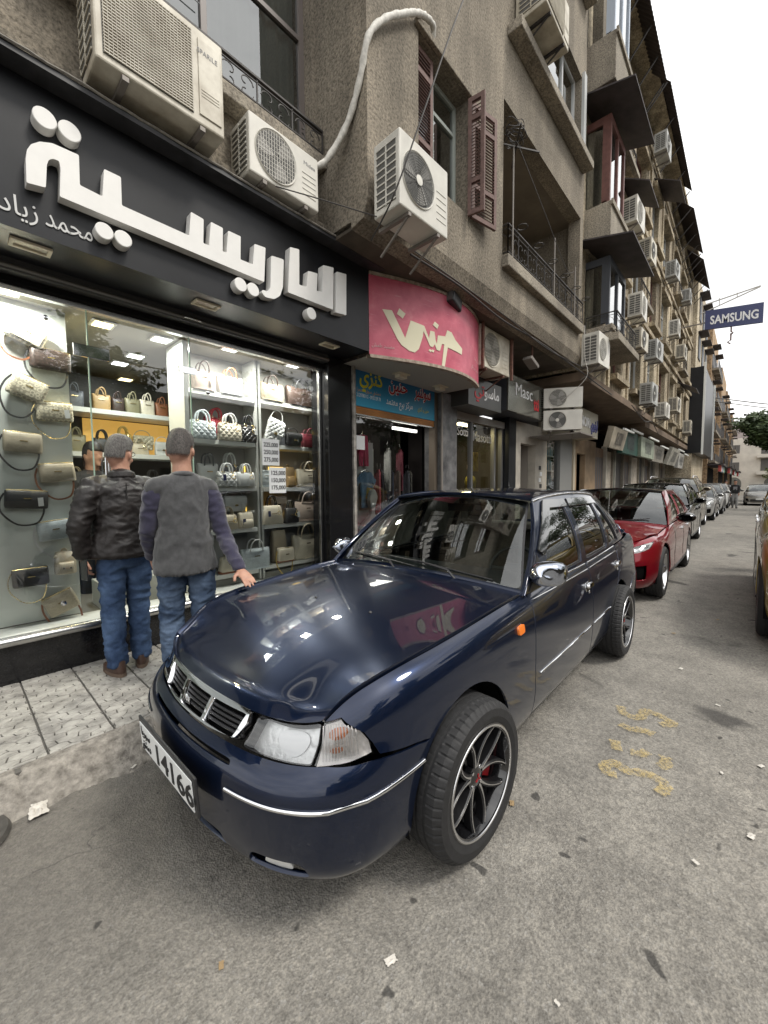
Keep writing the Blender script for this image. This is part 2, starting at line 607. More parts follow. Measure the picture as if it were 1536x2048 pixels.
def asphalt():
  m, nt, b = nmat('worn asphalt')
  g = N(nt, 'ShaderNodeNewGeometry')
  pos = g.outputs['Position']
  big = N(nt, 'ShaderNodeTexNoise', Scale=.7, Detail=7, Roughness=.65); nt.links.new(pos, big.inputs['Vector'])
  mid = N(nt, 'ShaderNodeTexNoise', Scale=4.5, Detail=7, Roughness=.65); nt.links.new(pos, mid.inputs['Vector'])
  fine = N(nt, 'ShaderNodeTexNoise', Scale=75., Detail=4, Roughness=.75); nt.links.new(pos, fine.inputs['Vector'])
  vor = N(nt, 'ShaderNodeTexVoronoi', Scale=130.); nt.links.new(pos, vor.inputs['Vector'])
  base = ramp(nt, big.outputs[0], [(.3, (.18, .170, .152)), (.5, (.240, .227, .203)), (.72, (.285, .268, .238))]).outputs[0]
  c = mixc(nt, .55, base, ramp(nt, mid.outputs[0], [(.3, (.45, .45, .46)), (.6, (1, 1, 1))]).outputs[0], 'MULTIPLY')
  co_ = N(nt, 'ShaderNodeTexNoise', Scale=26., Detail=5, Roughness=.7); nt.links.new(pos, co_.inputs['Vector'])
  c = mixc(nt, .4, c, ramp(nt, co_.outputs[0], [(.36, (.55, .54, .53)), (.5, (1, 1, 1)), (.66, (1.35, 1.33, 1.3))]).outputs[0], 'MULTIPLY')
  c = mixc(nt, .55, c, ramp(nt, fine.outputs[0], [(.34, (.30, .29, .28)), (.5, (.92, .92, .91)), (.64, (1.55, 1.52, 1.46))]).outputs[0], 'MULTIPLY')
  # light aggregate
  sp = ramp(nt, vor.outputs['Color'], [(.80, (0, 0, 0)), (.9, (1, 1, 1))])
  c = mixc(nt, sp.outputs[0], c, mixc(nt, .55, c, (.30, .29, .27)))
  # the strip along the kerb is smoother, older and darker
  sx = N(nt, 'ShaderNodeSeparateXYZ'); nt.links.new(pos, sx.inputs[0])
  wob = N(nt, 'ShaderNodeMath', _operation='MULTIPLY_ADD'); wob.inputs[1].default_value = .9; nt.links.new(mid.outputs[0], wob.inputs[0]); nt.links.new(sx.outputs['Y'], wob.inputs[2])
  mr = N(nt, 'ShaderNodeMapRange'); mr.inputs['From Min'].default_value = 1.5; mr.inputs['From Max'].default_value = 2.3; nt.links.new(wob.outputs[0], mr.inputs[0])
  mu = N(nt, 'ShaderNodeMath', _operation='MULTIPLY'); mu.inputs[1].default_value = .62; nt.links.new(mr.outputs[0], mu.inputs[0])
  c = mixc(nt, mu.outputs[0], c, (.082, .074, .066))
  # hairline cracks
  dn = N(nt, 'ShaderNodeTexNoise', Scale=2.2, Detail=5); nt.links.new(pos, dn.inputs['Vector'])
  av = N(nt, 'ShaderNodeVectorMath', _operation='ADD'); nt.links.new(pos, av.inputs[0]); nt.links.new(dn.outputs['Color'], av.inputs[1])
  ck = N(nt, 'ShaderNodeTexVoronoi', Scale=.75, _feature='DISTANCE_TO_EDGE'); nt.links.new(av.outputs[0], ck.inputs['Vector'])
  cf = ramp(nt, ck.outputs['Distance'], [(.0, (.7, .7, .7)), (.006, (0, 0, 0))])
  cm = mixc(nt, 1., cf.outputs[0], ramp(nt, big.outputs[0], [(.48, (0, 0, 0)), (.6, (1, 1, 1))]).outputs[0], 'MULTIPLY')
  c = mixc(nt, cm, c, (.035, .032, .03))
  # oil and rubber stains
  st = N(nt, 'ShaderNodeTexNoise', Scale=1.7, Detail=3, Roughness=.5, Distortion=.6); nt.links.new(pos, st.inputs['Vector'])
  sf = ramp(nt, st.outputs[0], [(.655, (0, 0, 0)), (.72, (.75, .75, .75))])
  c = mixc(nt, sf.outputs[0], c, (.030, .028, .027))
  st2 = N(nt, 'ShaderNodeTexNoise', Scale=9., Detail=2, Distortion=.4); nt.links.new(pos, st2.inputs['Vector'])
  sf2 = ramp(nt, st2.outputs[0], [(.70, (0, 0, 0)), (.74, (.8, .8, .8))])
  c = mixc(nt, sf2.outputs[0], c, (.025, .024, .023))
  nt.links.new(c, b.inputs['Base Color'])
  b.inputs['Roughness'].default_value = .88
  bp = N(nt, 'ShaderNodeBump', Strength=.55, Distance=.006)
  ad = N(nt, 'ShaderNodeMath', _operation='ADD'); nt.links.new(fine.outputs[0], ad.inputs[0]); nt.links.new(vor.outputs['Distance'], ad.inputs[1])
  nt.links.new(ad.outputs[0], bp.inputs['Height']); nt.links.new(bp.outputs[0], b.inputs['Normal'])
  return m
M_ASPH = asphalt()
g_ = MB()
nx_ = [-60, -6, -3] + [x * .5 for x in range(-4, 30)] + [18, 24, 34, 60, 120, 400]
ny_ = [-80, -20, -8, -4] + [y * .25 for y in range(-10, 11)] + [3.2, 8, 80]
def gz(x, y):
  return .006 * math.sin(x * 1.3 + y * .7) * math.sin(y * 1.9 - x * .4) - .006
for i in range(len(nx_)):
  for j in range(len(ny_)):
    x, y = nx_[i], ny_[j]
    g_.v.append((x, y, gz(x, y) if -2 < x < 14 and -2.5 < y < 2.5 else -.006))
for i in range(len(nx_) - 1):
  for j in range(len(ny_) - 1):
    a = i * len(ny_) + j; b_ = a + len(ny_)
    g_.f.append((a, b_, b_ + 1, a + 1)); g_.mi.append(0)
tag(g_.build('road', M_ASPH, smooth=180), kind='structure')

# pavement slab with stamped tiles, dirty worn kerb
M_TILE = mat('pavement tile', (.33, .318, .29), .75, noise=(11, .5, (.17, .162, .148)), bump=(120, .3))
M_GROUT = mat('tile groove dirt', (.10, .094, .085), .95)
M_KERB = mat('dirty worn kerb concrete', (.25, .232, .205), .95, noise=(22, .6, (.10, .09, .078)), bump=(60, 1.))
PZ = .12
pav = MB().box(-3, 8.9, 2.56, 3.95, -.05, PZ - .012).build('pavement', M_GROUT)
tag(pav, kind='structure')
MB().box(8.9, 60, 2.56, 3.95, -.05, PZ).build('pavement_bed', M_TILE, pav)
def tile_mesh(seed, w=.286, d=.302):
  rnd = random.Random(seed)
  mb = MB()
  # stamped pattern: irregular stretched hexagons, thin grooves left between the raised cells
  def clip(poly, ax, lim, sg):
    out = []
    for i in range(len(poly)):
      p, q = poly[i - 1], poly[i]
      dp, dq = sg * (lim - p[ax]), sg * (lim - q[ax])
      if (dp >= 0) != (dq >= 0):
        t = dp / (dp - dq); out.append(tuple(p[k] + (q[k] - p[k]) * t for k in (0, 1)))
      if dq >= 0: out.append(q)
    return out
  hw, hh = .094, .052
  def jit(x, y):
    r = random.Random(int(round(x * 1000)) * 7919 + int(round(y * 1000)) * 104729 + seed)
    return (x + r.uniform(-.011, .011), y + r.uniform(-.007, .007))
  for r in range(-4, 5):
    for c in range(-3, 4):
      cx, cy_ = c * hw + (r % 2) * hw / 2, r * hh
      poly = [jit(cx + dx * hw, cy_ + dy * hh) for dx, dy in ((0, -2 / 3), (.5, -1 / 3), (.5, 1 / 3), (0, 2 / 3), (-.5, 1 / 3), (-.5, -1 / 3))]
      for ax, lim, sg in ((0, w / 2 - .001, 1), (0, -w / 2 + .001, -1), (1, d / 2, 1), (1, -d / 2, -1)):
        if poly: poly = clip(poly, ax, lim, sg)
      if len(poly) < 3: continue
      n = len(poly)
      mx, my = sum(p[0] for p in poly) / n, sum(p[1] for p in poly) / n
      rad = sum(math.hypot(p[0] - mx, p[1] - my) for p in poly) / n
      if rad < .012: continue
      ex, ey = max(abs(p[0] - mx) for p in poly), max(abs(p[1] - my) for p in poly)
      za = PZ + rnd.uniform(-.0012, .0012)
      def ring(k, z): return [(mx + (p[0] - mx) * (1 - k / ex), my + (p[1] - my) * (1 - k / ey), z) for p in poly]
      mb.add(ring(.0048, za) + ring(.0030, za - .002) + ring(.0030, PZ - .0125), [tuple(range(n))] + [(i + n * m_, (i + 1) % n + n * m_, (i + 1) % n + n * (m_ - 1), i + n * (m_ - 1)) for m_ in (1, 2) for i in range(n)])
  return mb
tm = [tile_mesh(k).build('paving_tile', M_TILE, pav) for k in range(4)]
k = 0
for i in range(-8, 30):
  for j in range(4):
    x = .145 + .29 * i; y = 2.60 + .151 + .3035 * j
    if i >= 0 and (x > 8.8): continue
    if k < 4: o_ = tm[k]
    else:
      o_ = tm[random.randrange(4)].copy(); COL.objects.link(o_)
    o_.location = (x, y, 0); o_.rotation_euler = (0, 0, math.pi if random.random() < .5 else 0)
    k += 1
kb = MB()
def kerb_pt(a, b):
  x = -3 + 15 * a
  rr = math.sin(x * 7.1) * .5 + math.sin(x * 17.3 + 1) * .3 + math.sin(x * 41) * .2
  n1 = .5 * math.sin(x * 61 + 3 * math.sin(x * 13)) + .5 * math.sin(x * 97 + 1.7)
  jn = .02 * max(0, 1 - abs((x + 40) % .78 - .39) / .012)
  prof = [(2.605, PZ - .004 - jn), (2.575, PZ - .006 - jn), (2.525 + .008 * n1, PZ - .016 + .007 * rr - jn), (2.48 + .010 * rr, .078 + .010 * n1 - jn), (2.445 + .014 * n1, .040 + .012 * rr - jn), (2.405 + .025 * rr, .010 + .006 * n1), (2.34 + .04 * rr, -.02)]
  p = prof[round(b * 6)]
  return (x, p[0], p[1])
tag(kb.grid(kerb_pt, 900, 7).build('kerb', M_KERB, smooth=180), kind='structure')
tag(MB().box(12, 60, 2.35, 2.56, -.05, PZ - .005).build('kerb', M_KERB), kind='structure')

# worn yellow numerals painted on the road
def worn_paint(name, col):
  m, nt, b = nmat(name)
  g = N(nt, 'ShaderNodeNewGeometry')
  n = N(nt, 'ShaderNodeTexNoise', Scale=70., Detail=6, Roughness=.8); nt.links.new(g.outputs['Position'], n.inputs['Vector'])
  r = ramp(nt, n.outputs[0], [(.42, (.05, .05, .05)), (.62, (.75, .75, .75))])
  nt.links.new(r.outputs[0], b.inputs['Alpha'])
  b.inputs['Base Color'].default_value = (*col, 1); b.inputs['Roughness'].default_value = .85
  return m
M_YEL = worn_paint('worn yellow paint', (.52, .40, .17))
def stroke(mb, pts, w, seed=0):
  rnd = random.Random(seed)
  P = smooth_poly(pts, 6, closed=False)
  L = []; Rr = []
  for i, p in enumerate(P):
    a = np.array(P[max(0, i - 1)]); b = np.array(P[min(len(P) - 1, i + 1)])
    d = b - a; d /= np.linalg.norm(d) + 1e-9
    n = np.array([-d[1], d[0]]) * w / 2 * rnd.uniform(.7, 1.15)
    L.append(tuple(np.array(p) + n)); Rr.append(tuple(np.array(p) - n))
  vs = [(x, y, .0055) for x, y in L] + [(x, y, .0055) for x, y in Rr]
  k = len(L)
  mb.add(vs, [(i, i + 1, k + i + 1, k + i) for i in range(k - 1)])
for lab, strokes in (('worn yellow curl of paint on the asphalt, topmost of the yellow marks', [[(2.959, .577), (2.88, .546), (2.879, .462), (3.003, .437), (2.984, .344), (2.943, .296), (2.885, .348)]]),
           ('short faded yellow stroke just below the topmost yellow curl', [[(2.732, .534), (2.714, .477), (2.748, .413), (2.74, .362)]]),
           ('three faint yellow paint blots between the strokes on the asphalt', [[(2.53, .521), (2.44, .487)], [(2.477, .432), (2.49, .386), (2.539, .363)], [(2.556, .281), (2.478, .271), (2.439, .295)]]),
           ('long worn yellow curl of paint nearest the camera', [[(2.225, .443), (2.218, .487), (2.267, .506), (2.315, .462), (2.292, .404), (2.33, .344), (2.333, .287), (2.293, .247), (2.221, .265)]])):
  mb = MB()
  for k, s_ in enumerate(strokes): stroke(mb, s_, .06, k)
  tag(mb.build('road_marking', M_YEL), lab, 'road marking', 'yellow paint marks', kind='structure')

# ------------------------------------------------------------------ cars
def paint(name, col, metal=.35, rough=.28):
  if name in MATS: return MATS[name]
  m = mat(name, col, rough=rough, metal=metal, coat=1., coat_rough=.015, spec=.08)
  m.node_tree.nodes['Principled BSDF'].inputs['Coat IOR'].default_value = 1.5
  return m
M_TYRE = mat('tyre rubber', (.017, .017, .018), .7, noise=(60, .35), bump=(220, .12))
M_BLKPL = mat('black plastic trim', (.018, .018, .02), .42)
M_BLKGL = mat('gloss black', (.008, .008, .009), .12, coat=1.)
M_DARK = mat('underbody black', (.006, .006, .006), .9, spec=.1)
M_CHROME = mat('chrome', (.82, .83, .85), .06, metal=1.)
M_SILV = mat('brushed alloy', (.72, .72, .73), .24, metal=1.)
M_REFL = mat('lamp reflector', (.82, .83, .83), .3, metal=.45, bump=(40, .35))
M_LENS = glass_mat('lamp lens', (.98, .985, .985), .03)
M_CARGL = glass_mat('car window glass', (.44, .48, .46), .06)
M_WSGL = glass_mat('windscreen glass', (.64, .69, .66), .045)
M_ORANGE = mat('amber lens', (.8, .2, .03), .2, coat=.6)
M_REDL = mat('red lamp lens', (.35, .012, .012), .15, coat=1.)
M_SEAT = mat('seat cloth', (.045, .045, .045), .9, noise=(40, .4))
M_SEATLT = mat('pale seat cloth', (.14, .13, .11), .9, noise=(30, .3))
M_DASH = mat('dashboard vinyl', (.035, .04, .042), .6)
M_DISC = mat('brake disc steel', (.35, .35, .36), .35, metal=1.)
M_CALIP = mat('red brake caliper', (.30, .008, .012), .4)
M_PLATE = mat('plate white', (.78, .79, .78), .45)
M_INK = mat('black ink', (.012, .012, .014), .55)

def tyre_mesh(Rt, Rr, W, nang=220, tread=True):
  prof = []   # (radius, offset across)
  h = W / 2
  prof = [(Rr - .012, -h * .80), (Rr + .004, -h * .92), (Rr + (Rt - Rr) * .35, -h * 1.0), (Rr + (Rt - Rr) * .7, -h * .97), (Rt - .014, -h * .86), (Rt - .004, -h * .74), (Rt - .001, -h * .52)]
  g = []
  for c in (-.36, 0, .36):
    g += [(Rt, h * (c - .075)), (Rt - .007, h * (c - .05)), (Rt - .007, h * (c + .05)), (Rt, h * (c + .075))]
  full = prof + g + [(r, -o) for (r, o) in reversed(prof)]
  mb = MB()
  n = nang
  vs = []
  for (r, o) in full:
    sh = abs(o) / h
    for k in range(n):
      a = 2 * math.pi * k / n
      rr = r
      if tread and .5 < sh < .9 and r > Rt - .03 and k % 6 == 0:
        rr -= .005
      if tread and .14 < sh < .5 and r > Rt - .002 and k % 6 == 3:
        rr -= .003
      vs.append((rr * math.cos(a), o, rr * math.sin(a)))
  fs = []
  for i in range(len(full) - 1):
    for k in range(n):
      fs.append((i * n + k, i * n + (k + 1) % n, (i + 1) * n + (k + 1) % n, (i + 1) * n + k))
  mb.add(vs, fs)
  return mb

def add_wheel(parent, loc, Rt, Rr, W, style, steer=0., side=-1, fine=True, cache={}):
  """wheel = tyre, rim (> spokes ...) ; side -1: outer face looks to -y"""
  key = (Rt, Rr, W, style, fine)
  if key not in cache:
    cache[key] = {}
  cc = cache[key]
  w = bpy.data.objects.new('wheel', None)
  w.empty_display_size = .05
  COL.objects.link(w)
  w.parent = parent; w.location = loc
  w.rotation_euler = (0, 0, steer + (0 if side < 0 else math.pi))
  def put(nm, fn, m, smooth=35):
    if nm not in cc:
      o = fn().build(nm.split('|')[0], m, w, smooth=smooth)
      cc[nm] = o.data
    else:
      o = obj_from(nm.split('|')[0], cc[nm], w)
    return o
  put('tyre', lambda: tyre_mesh(Rt, Rr, W, 330 if fine else 64, fine), M_TYRE, 22)
  h = W / 2
  put('rim', lambda: MB().lathe([(Rr + .002, -h * .84), (Rr + .004, -h * .93), (Rr - .006, -h * .95), (Rr - .014, -h * .9), (Rr - .02, -h * .72), (Rr - .035, -h * .2), (Rr - .03, h * .8)], axis='y', n=72 if fine else 32), M_BLKGL if style == 'swirl' else M_SILV)
  if style == 'swirl':
    put('rim_lip', lambda: MB().lathe([(Rr + .001, -h * .93), (Rr - .0005, -h * .965), (Rr - .008, -h * .965), (Rr - .009, -h * .93)], axis='y', n=72), M_SILV)
  put('brake_disc', lambda: MB().lathe([(.02, -.0), (Rr * .68, -.0), (Rr * .68, .015), (.02, .015)], axis='y', n=36), M_DISC)
  def cal():
    mb = MB()
    mb.grid(lambda a, b: ((Rr * (.45 + .33 * b)) * math.cos(-.55 + 1.05 * a), -.028, (Rr * (.45 + .33 * b)) * math.sin(-.55 + 1.05 * a)), 9, 4)
    mb.grid(lambda a, b: ((Rr * .78) * math.cos(-.55 + 1.05 * a), -.028 + .05 * b, (Rr * .78) * math.sin(-.55 + 1.05 * a)), 9, 2)
    return mb
  put('brake_caliper', cal, M_CALIP if style == 'swirl' else M_DARK)
  # spokes: black blades with bright machined edges
  nsp = 5
  def yface(r):   # dish of the spoke face
    return -h * (.60 + .26 * (r / Rr) ** 1.5)
  def curve(a0, sw, r0, r1, n=12):
    return [(r0 + (r1 - r0) * i / (n - 1), a0 + sw * (i / (n - 1)) ** 1.4) for i in range(n)]
  if style == 'swirl':
    pair = ((-.10, -.42), (.16, .30))
    for k in range(nsp):
      A = 2 * math.pi * k / nsp + .3
      cl = curve(A + pair[0][0], pair[0][1], Rr * .2, Rr * .985)
      cr = curve(A + pair[1][0], pair[1][1], Rr * .2, Rr * .985)
      for (nm, cv, wd) in (('spoke', cl, .006), ('spoke', cr, .006)):
        mb = MB()
        mb.m = 0
        L = [(r * math.cos(a) , yface(r), r * math.sin(a)) for r, a in cv]
        # blade body
        vs = []
        for r, a in cv:
          da = .011 / r
          for (dd, yy) in ((-da, 0), (da, 0), (da * .8, .035), (-da * .8, .035)):
            vs.append((r * math.cos(a + dd), yface(r) + .004 + yy, r * math.sin(a + dd)))
        fs = []
        for i in range(len(cv) - 1):
          for j in range(4):
            fs.append((i * 4 + j, i * 4 + (j + 1) % 4, i * 4 + 4 + (j + 1) % 4, i * 4 + 4 + j))
        mb.add(vs, fs)
        mb.m = 1
        vs = []
        for r, a in cv:
          da = (.0020 + .003 * max(0, 1 - (r / Rr - .2) * 4)) / r
          for (dd, yy) in ((-da, 0), (da, 0), (da, .01), (-da, .01)):
            vs.append((r * math.cos(a + dd), yface(r) + yy, r * math.sin(a + dd)))
        mb.add(vs, fs)
        o = mb.build(nm, [mat('satin black spoke', (.008, .008, .009), .4, spec=.3), M_SILV], w, smooth=40) if (nm, k, wd, cv[0][1]) not in cc else obj_from(nm, cc[(nm, k, wd, cv[0][1])], w)
        cc[(nm, k, wd, cv[0][1])] = o.data
  else:
    def spk():
      mb = MB()
      for k in range(5 if style == 'five' else 8):
        A = 2 * math.pi * k / (5 if style == 'five' else 8)
        vs = []
        for i in range(6):
          r = Rr * (.12 + .88 * i / 5)
          da = (.05 if style == 'five' else .022) / r * (1 - .25 * i / 5)
          for (dd, yy) in ((-da, .012), (0, 0), (da, .012), (da * .8, .04), (-da * .8, .04)):
            vs.append((r * math.cos(A + dd), yface(r) + yy, r * math.sin(A + dd)))
        fs = [(i * 5 + j, i * 5 + (j + 1) % 5, i * 5 + 5 + (j + 1) % 5, i * 5 + 5 + j) for i in range(5) for j in range(5)]
        mb.add(vs, fs)
      return mb
    put('spoke_star', spk, M_SILV if style != 'dark' else M_BLKGL, 30)
  put('hub_cap', lambda: MB().lathe([(.0005, -h * .68), (.026, -h * .67), (.034, -h * .62), (.05, -h * .58), (.052, -h * .3)], axis='y', n=28), M_BLKGL if style == 'swirl' else M_SILV)
  if style == 'swirl':
    def em():
      mb = MB()
      for k in range(3):
        a = R(90 + 120 * k)
        mb.obox((.011 * math.cos(a), -h * .69, .011 * math.sin(a)), (.007 * math.cos(a), 0, .007 * math.sin(a)), (0, .002, 0), (-.003 * math.sin(a), 0, .003 * math.cos(a)))
      return mb
    put('hub_emblem', em, M_CALIP, None)
    for k in range(4):
      a = R(45 + 90 * k)
      nm = 'wheel_nut|%d' % k
      put(nm, lambda: MB().lathe([(.0005, -h * .64), (.007, -h * .64), (.008, -h * .5)], origin=(.04 * math.cos(a), 0, .04 * math.sin(a)), axis='y', n=8), M_CHROME)
  return w

class CarGeom:
  """smooth nets of a car body. local axes: x back from the nose, y = -v (camera side negative), z up"""
  def __init__(s, stations, tables, hoodz, cowl, ws, rail, belt_r, rear, trunk=None, roofz=None):
    st = []
    P = []
    base = np.array([(a, b) for a, b, *_ in stations], float)
    nrm = []
    for i in range(len(base)):
      d = base[min(i + 1, len(base) - 1)] - base[max(i - 1, 0)]
      if i == 0: d = np.array([0., 1.])
      if i == len(base) - 1: d = np.array([0., -1.])
      n = np.array([-d[1], d[0]]); n /= np.linalg.norm(n)   # points outwards for contour nose -> side -> tail
      nrm.append(n)
    half = []
    for k, (u, v, t) in enumerate(stations):
      if isinstance(t, str): T = np.array(tables[t], float)
      else: T = np.array(tables[t[0]], float) * (1 - t[2]) + np.array(tables[t[1]], float) * t[2]
      n = nrm[k]
      half.append([(u - n[0] * ins, v - n[1] * ins, z) for ins, z in T])
    s.nh = len(half) - 1
    left = [[(a, -b, c) for a, b, c in row] for row in reversed(half[1:])]
    s.body = Net([[(a, -b, c) for a, b, c in row] for row in left + half])
    s.o = s.nh     # parameter of the front centre
  def __call__(s, p, q): return s.body(p, q)
  def side(s, pts, sgn=1, jr=(0, 9)):
    """(u, z) points -> parameters on the camera side (sgn 1) or far side"""
    o = s.o
    bx = (o + 4, 2 * o, *jr)
    r = s.body.path(pts, (0, 2), bx)
    return r if sgn > 0 else [(2 * o - p, q) for p, q in r]
  def front(s, pts, sgn=1, jr=(0, 9)):
    o = s.o
    r = s.body.path([(-v, z) for v, z in pts], (1, 2), (o, o + 6, *jr))
    return r if sgn > 0 else [(2 * o - p, q) for p, q in r]

def curve_strip(name, fn, path, r, m, parent, lift=0., flat=1., n=6):
  """thin moulding laid along a parameter path of a surface"""
  pp = np.array(path, float)
  X = np.array(fn(pp[:, 0], pp[:, 1])).T
  e = 1e-3
  N = np.cross(np.array(fn(pp[:, 0] + e, pp[:, 1])).T - X, np.array(fn(pp[:, 0], pp[:, 1] + e)).T - X)
  N /= np.linalg.norm(N, axis=1)[:, None] + 1e-12
  X = X + N * lift
  return MB().tube([tuple(x) for x in X], r, n).build(name, m, parent, smooth=60)

def lerp_path(pts, n):
  P = np.array(pts, float)
  d = np.r_[0, np.cumsum(np.linalg.norm(np.diff(P, axis=0), axis=1))]
  t = np.linspace(0, d[-1], n)
  return [tuple(np.interp(x, d, P[:, k]) for k in range(P.shape[1])) for x in t]
def arc(cx, cz, r, a0, a1, n=14):
  return [(cx + r * math.cos(R(a0 + (a1 - a0) * i / (n - 1))), cz + r * math.sin(R(a0 + (a1 - a0) * i / (n - 1)))) for i in range(n)]

def seat(parent, x, y, m, w=.5):
  o = bpy.data.objects.new('seat', None); COL.objects.link(o); o.parent = parent; o.location = (x, y, 0)
  MB().box(-.25, .27, -w / 2, w / 2, .34, .48).build('cushion', m, o, smooth=60, bevel=.05)
  b = MB()
  b.obox((.36, 0, .76), (.055, 0, -.012), (0, w / 2, 0), (.09, 0, .32))
  b.build('backrest', m, o, smooth=60, bevel=.04)
  MB().obox((.47, 0, 1.14), (.04, 0, 0), (0, .13, 0), (.02, 0, .09)).build('headrest', m, o, smooth=60, bevel=.03)
  return o

def nexia():
  t = thing('parked_car', 'dark navy blue older sedan with black alloy wheels parked in front of the handbag shop', 'car', (.555, 1.615, 0))
  PT = paint('navy car paint', (.0082, .0155, .0410), .70, .30)
  F = [(.075, .185), (.02, .235), (0, .33), (-.006, .425), (0, .50), (.032, .556), (.068, .592), (.088, .634), (.116, .676), (.155, .706)]
  K = [(.06, .19), (.015, .24), (0, .33), (-.004, .425), (0, .505), (.022, .565), (.048, .607), (.062, .660), (.092, .714), (.13, .752)]
  W = [(.05, .21), (.02, .26), (.005, .36), (0, .45), (-.002, .53), (0, .60), (.006, .68), (.02, .755), (.05, .812), (.088, .836)]
  W2 = [(.05, .215), (.02, .27), (.005, .365), (0, .455), (-.002, .54), (0, .62), (.006, .70), (.02, .782), (.047, .842), (.08, .868)]
  FR = [(.045, .22), (.02, .28), (.005, .37), (0, .46), (-.002, .55), (0, .64), (.006, .73), (.02, .81), (.044, .868), (.072, .897)]
  D = [(.05, .22), (.02, .28), (.005, .37), (0, .46), (-.002, .55), (0, .64), (.006, .73), (.018, .81), (.036, .872), (.055, .913)]
  Q = [(.05, .235), (.02, .29), (.005, .38), (0, .47), (-.002, .56), (0, .65), (.006, .74), (.018, .83), (.036, .905), (.06, .962)]
  Q2 = [(.05, .26), (.02, .31), (.005, .40), (0, .48), (0, .56), (.01, .64), (.02, .73), (.03, .83), (.05, .935), (.10, .985)]
  RC = [(.06, .26), (.015, .32), (0, .42), (0, .50), (.01, .56), (.05, .61), (.07, .70), (.08, .80), (.10, .93), (.15, .985)]
  tb = dict(F=F, K=K, W=W, W2=W2, FR=FR, D=D, Q=Q, Q2=Q2, RC=RC)
  st = [(0, 0, 'F'), (.010, .20, 'F'), (.042, .40, 'F'), (.095, .555, 'F'), (.175, .67, ('F', 'K', .5)), (.285, .742, 'K'), (.45, .785, ('K', 'W', .62)), (.68, .804, 'W'),
     (.95, .815, ('W', 'W2', .7)), (1.25, .82, ('W2', 'FR', .55)), (1.55, .823, 'FR'), (2.1, .827, 'D'), (2.7, .827, ('D', 'Q', .2)), (3.2, .825, ('D', 'Q', .65)), (3.6, .82, 'Q'),
     (3.95, .81, ('Q', 'Q2', .5)), (4.2, .79, 'Q2'), (4.35, .745, ('Q2', 'RC', .4)), (4.43, .64, 'RC'), (4.465, .45, 'RC'), (4.48, .22, 'RC'), (4.485, 0, 'RC')]
  g = CarGeom(st, tb, *[None] * 6)
  o = g.o; B = g.body
  uf, ur, zc, RA = .845, 3.34, .308, .352
  # ---- lower body panels
  def mirror_poly(pl): return [(2 * o - p, q) for p, q in reversed(pl)]
  bt_front = [(o + x, 5.55) for x in np.linspace(0, 4.2, 18)]
  arch_f = g.side(arc(uf, zc, RA, 133, 198, 12), 1, (0, 7))
  bt_side = g.side(lerp_path([(.33, .580), (.45, .574), (.54, .568), (.598, .552)], 8), 1, (0, 8))
  half = bt_front + bt_side[:-1] + arch_f
  bot = [(o + x, 0.0) for x in np.linspace(arch_f[-1][0] - o - .15, 0, 22)]
  right = half + bot
  full = right[:-1] + [(2 * o - p, q) for p, q in reversed(right[1:])]
  # openings in the bumper: number plate dent is on top, two low fog recesses and the centre intake
  fogR = rpoly([(o + 2.15, .95), (o + 3.75, 1.0), (o + 3.55, 1.62), (o + 2.3, 1.6)], .2)
  fogL = [(2 * o - p, q) for p, q in fogR]
  mid = rpoly([(o - 1.6, .95), (o + 1.6, .95), (o + 1.5, 1.55), (o - 1.5, 1.55)], .12)
  slot = rpoly([(o - 1.75, 4.55), (o + 1.75, 4.55), (o + 1.7, 4.85), (o - 1.7, 4.85)], .1)
  bump = panel('front_bumper', full, g, PT, t, holes=[fogR, fogL, mid, slot], res=.16)
  for pl in (fogR, fogL, mid, slot):
    panel('air_intake', pl, g, M_DARK, bump, res=.2, lift=-.03, rim=0)
  for sg in (1, -1):
    q = [(o + 2.55, 1.1), (o + 3.3, 1.1), (o + 3.25, 1.45), (o + 2.62, 1.45)]
    q = q if sg > 0 else [(2 * o - a, b) for a, b in q]
    panel('fog_lamp', rpoly(q, .12), g, M_REFL, bump, res=.1, lift=-.012)
  def strip_pts(sg):
    r = [(o + x, 3.55) for x in np.linspace(1.75, 4.2, 14)] + g.side(lerp_path([(.30, .476), (.40, .487), (.50, .498), (.545, .503)], 8), 1, (0, 8))
    return r if sg > 0 else [(2 * o - a, b) for a, b in r]
  for sg in (1, -1):
    curve_strip('chrome_strip', g, strip_pts(sg), .007, M_CHROME, bump, lift=.002)
  # fenders
  def EJ(x):
    t_ = min(1., max(0., (x - 4.1) / 1.5)); return 7.98 + 1.02 * (1 - (1 - t_) ** 2)
  fend = {}
  for sg in (1, -1):
    hood_edge = [(o + x, EJ(x)) for x in np.r_[np.linspace(4.13, 5.6, 14), np.linspace(5.7, 9.85, 22)]]
    door_f = g.side(lerp_path([(1.50, .885), (1.488, .75), (1.475, .55), (1.49, .40), (1.50, .25)], 10), 1)
    sill = g.side([(1.45, .225), (1.35, .222), (1.225, .222)], 1)
    ar = g.side(arc(uf, zc, RA, -12, 131, 26), 1, (0, 8.4))
    to_lamp = g.side(lerp_path([(.60, .560), (.54, .578), (.45, .586), (.37, .594)], 6), 1, (0, 8))
    lampb = g.side([(.358, .628), (.338, .664), (.303, .694)], 1, (4, 9))
    pl = hood_edge + door_f + sill + ar + to_lamp + lampb + [(o + 4.72, 8.06), (o + 4.4, 8.02)]
    if sg < 0: pl = [(2 * o - a, b) for a, b in pl]
    fend[sg] = panel('front_fender', pl, g, PT, t, res=.13)
    mk = g.side(rpoly([(1.285, .745), (1.345, .75), (1.345, .79), (1.285, .785)], .012), 1)
    if sg < 0: mk = [(2 * o - a, b) for a, b in mk]
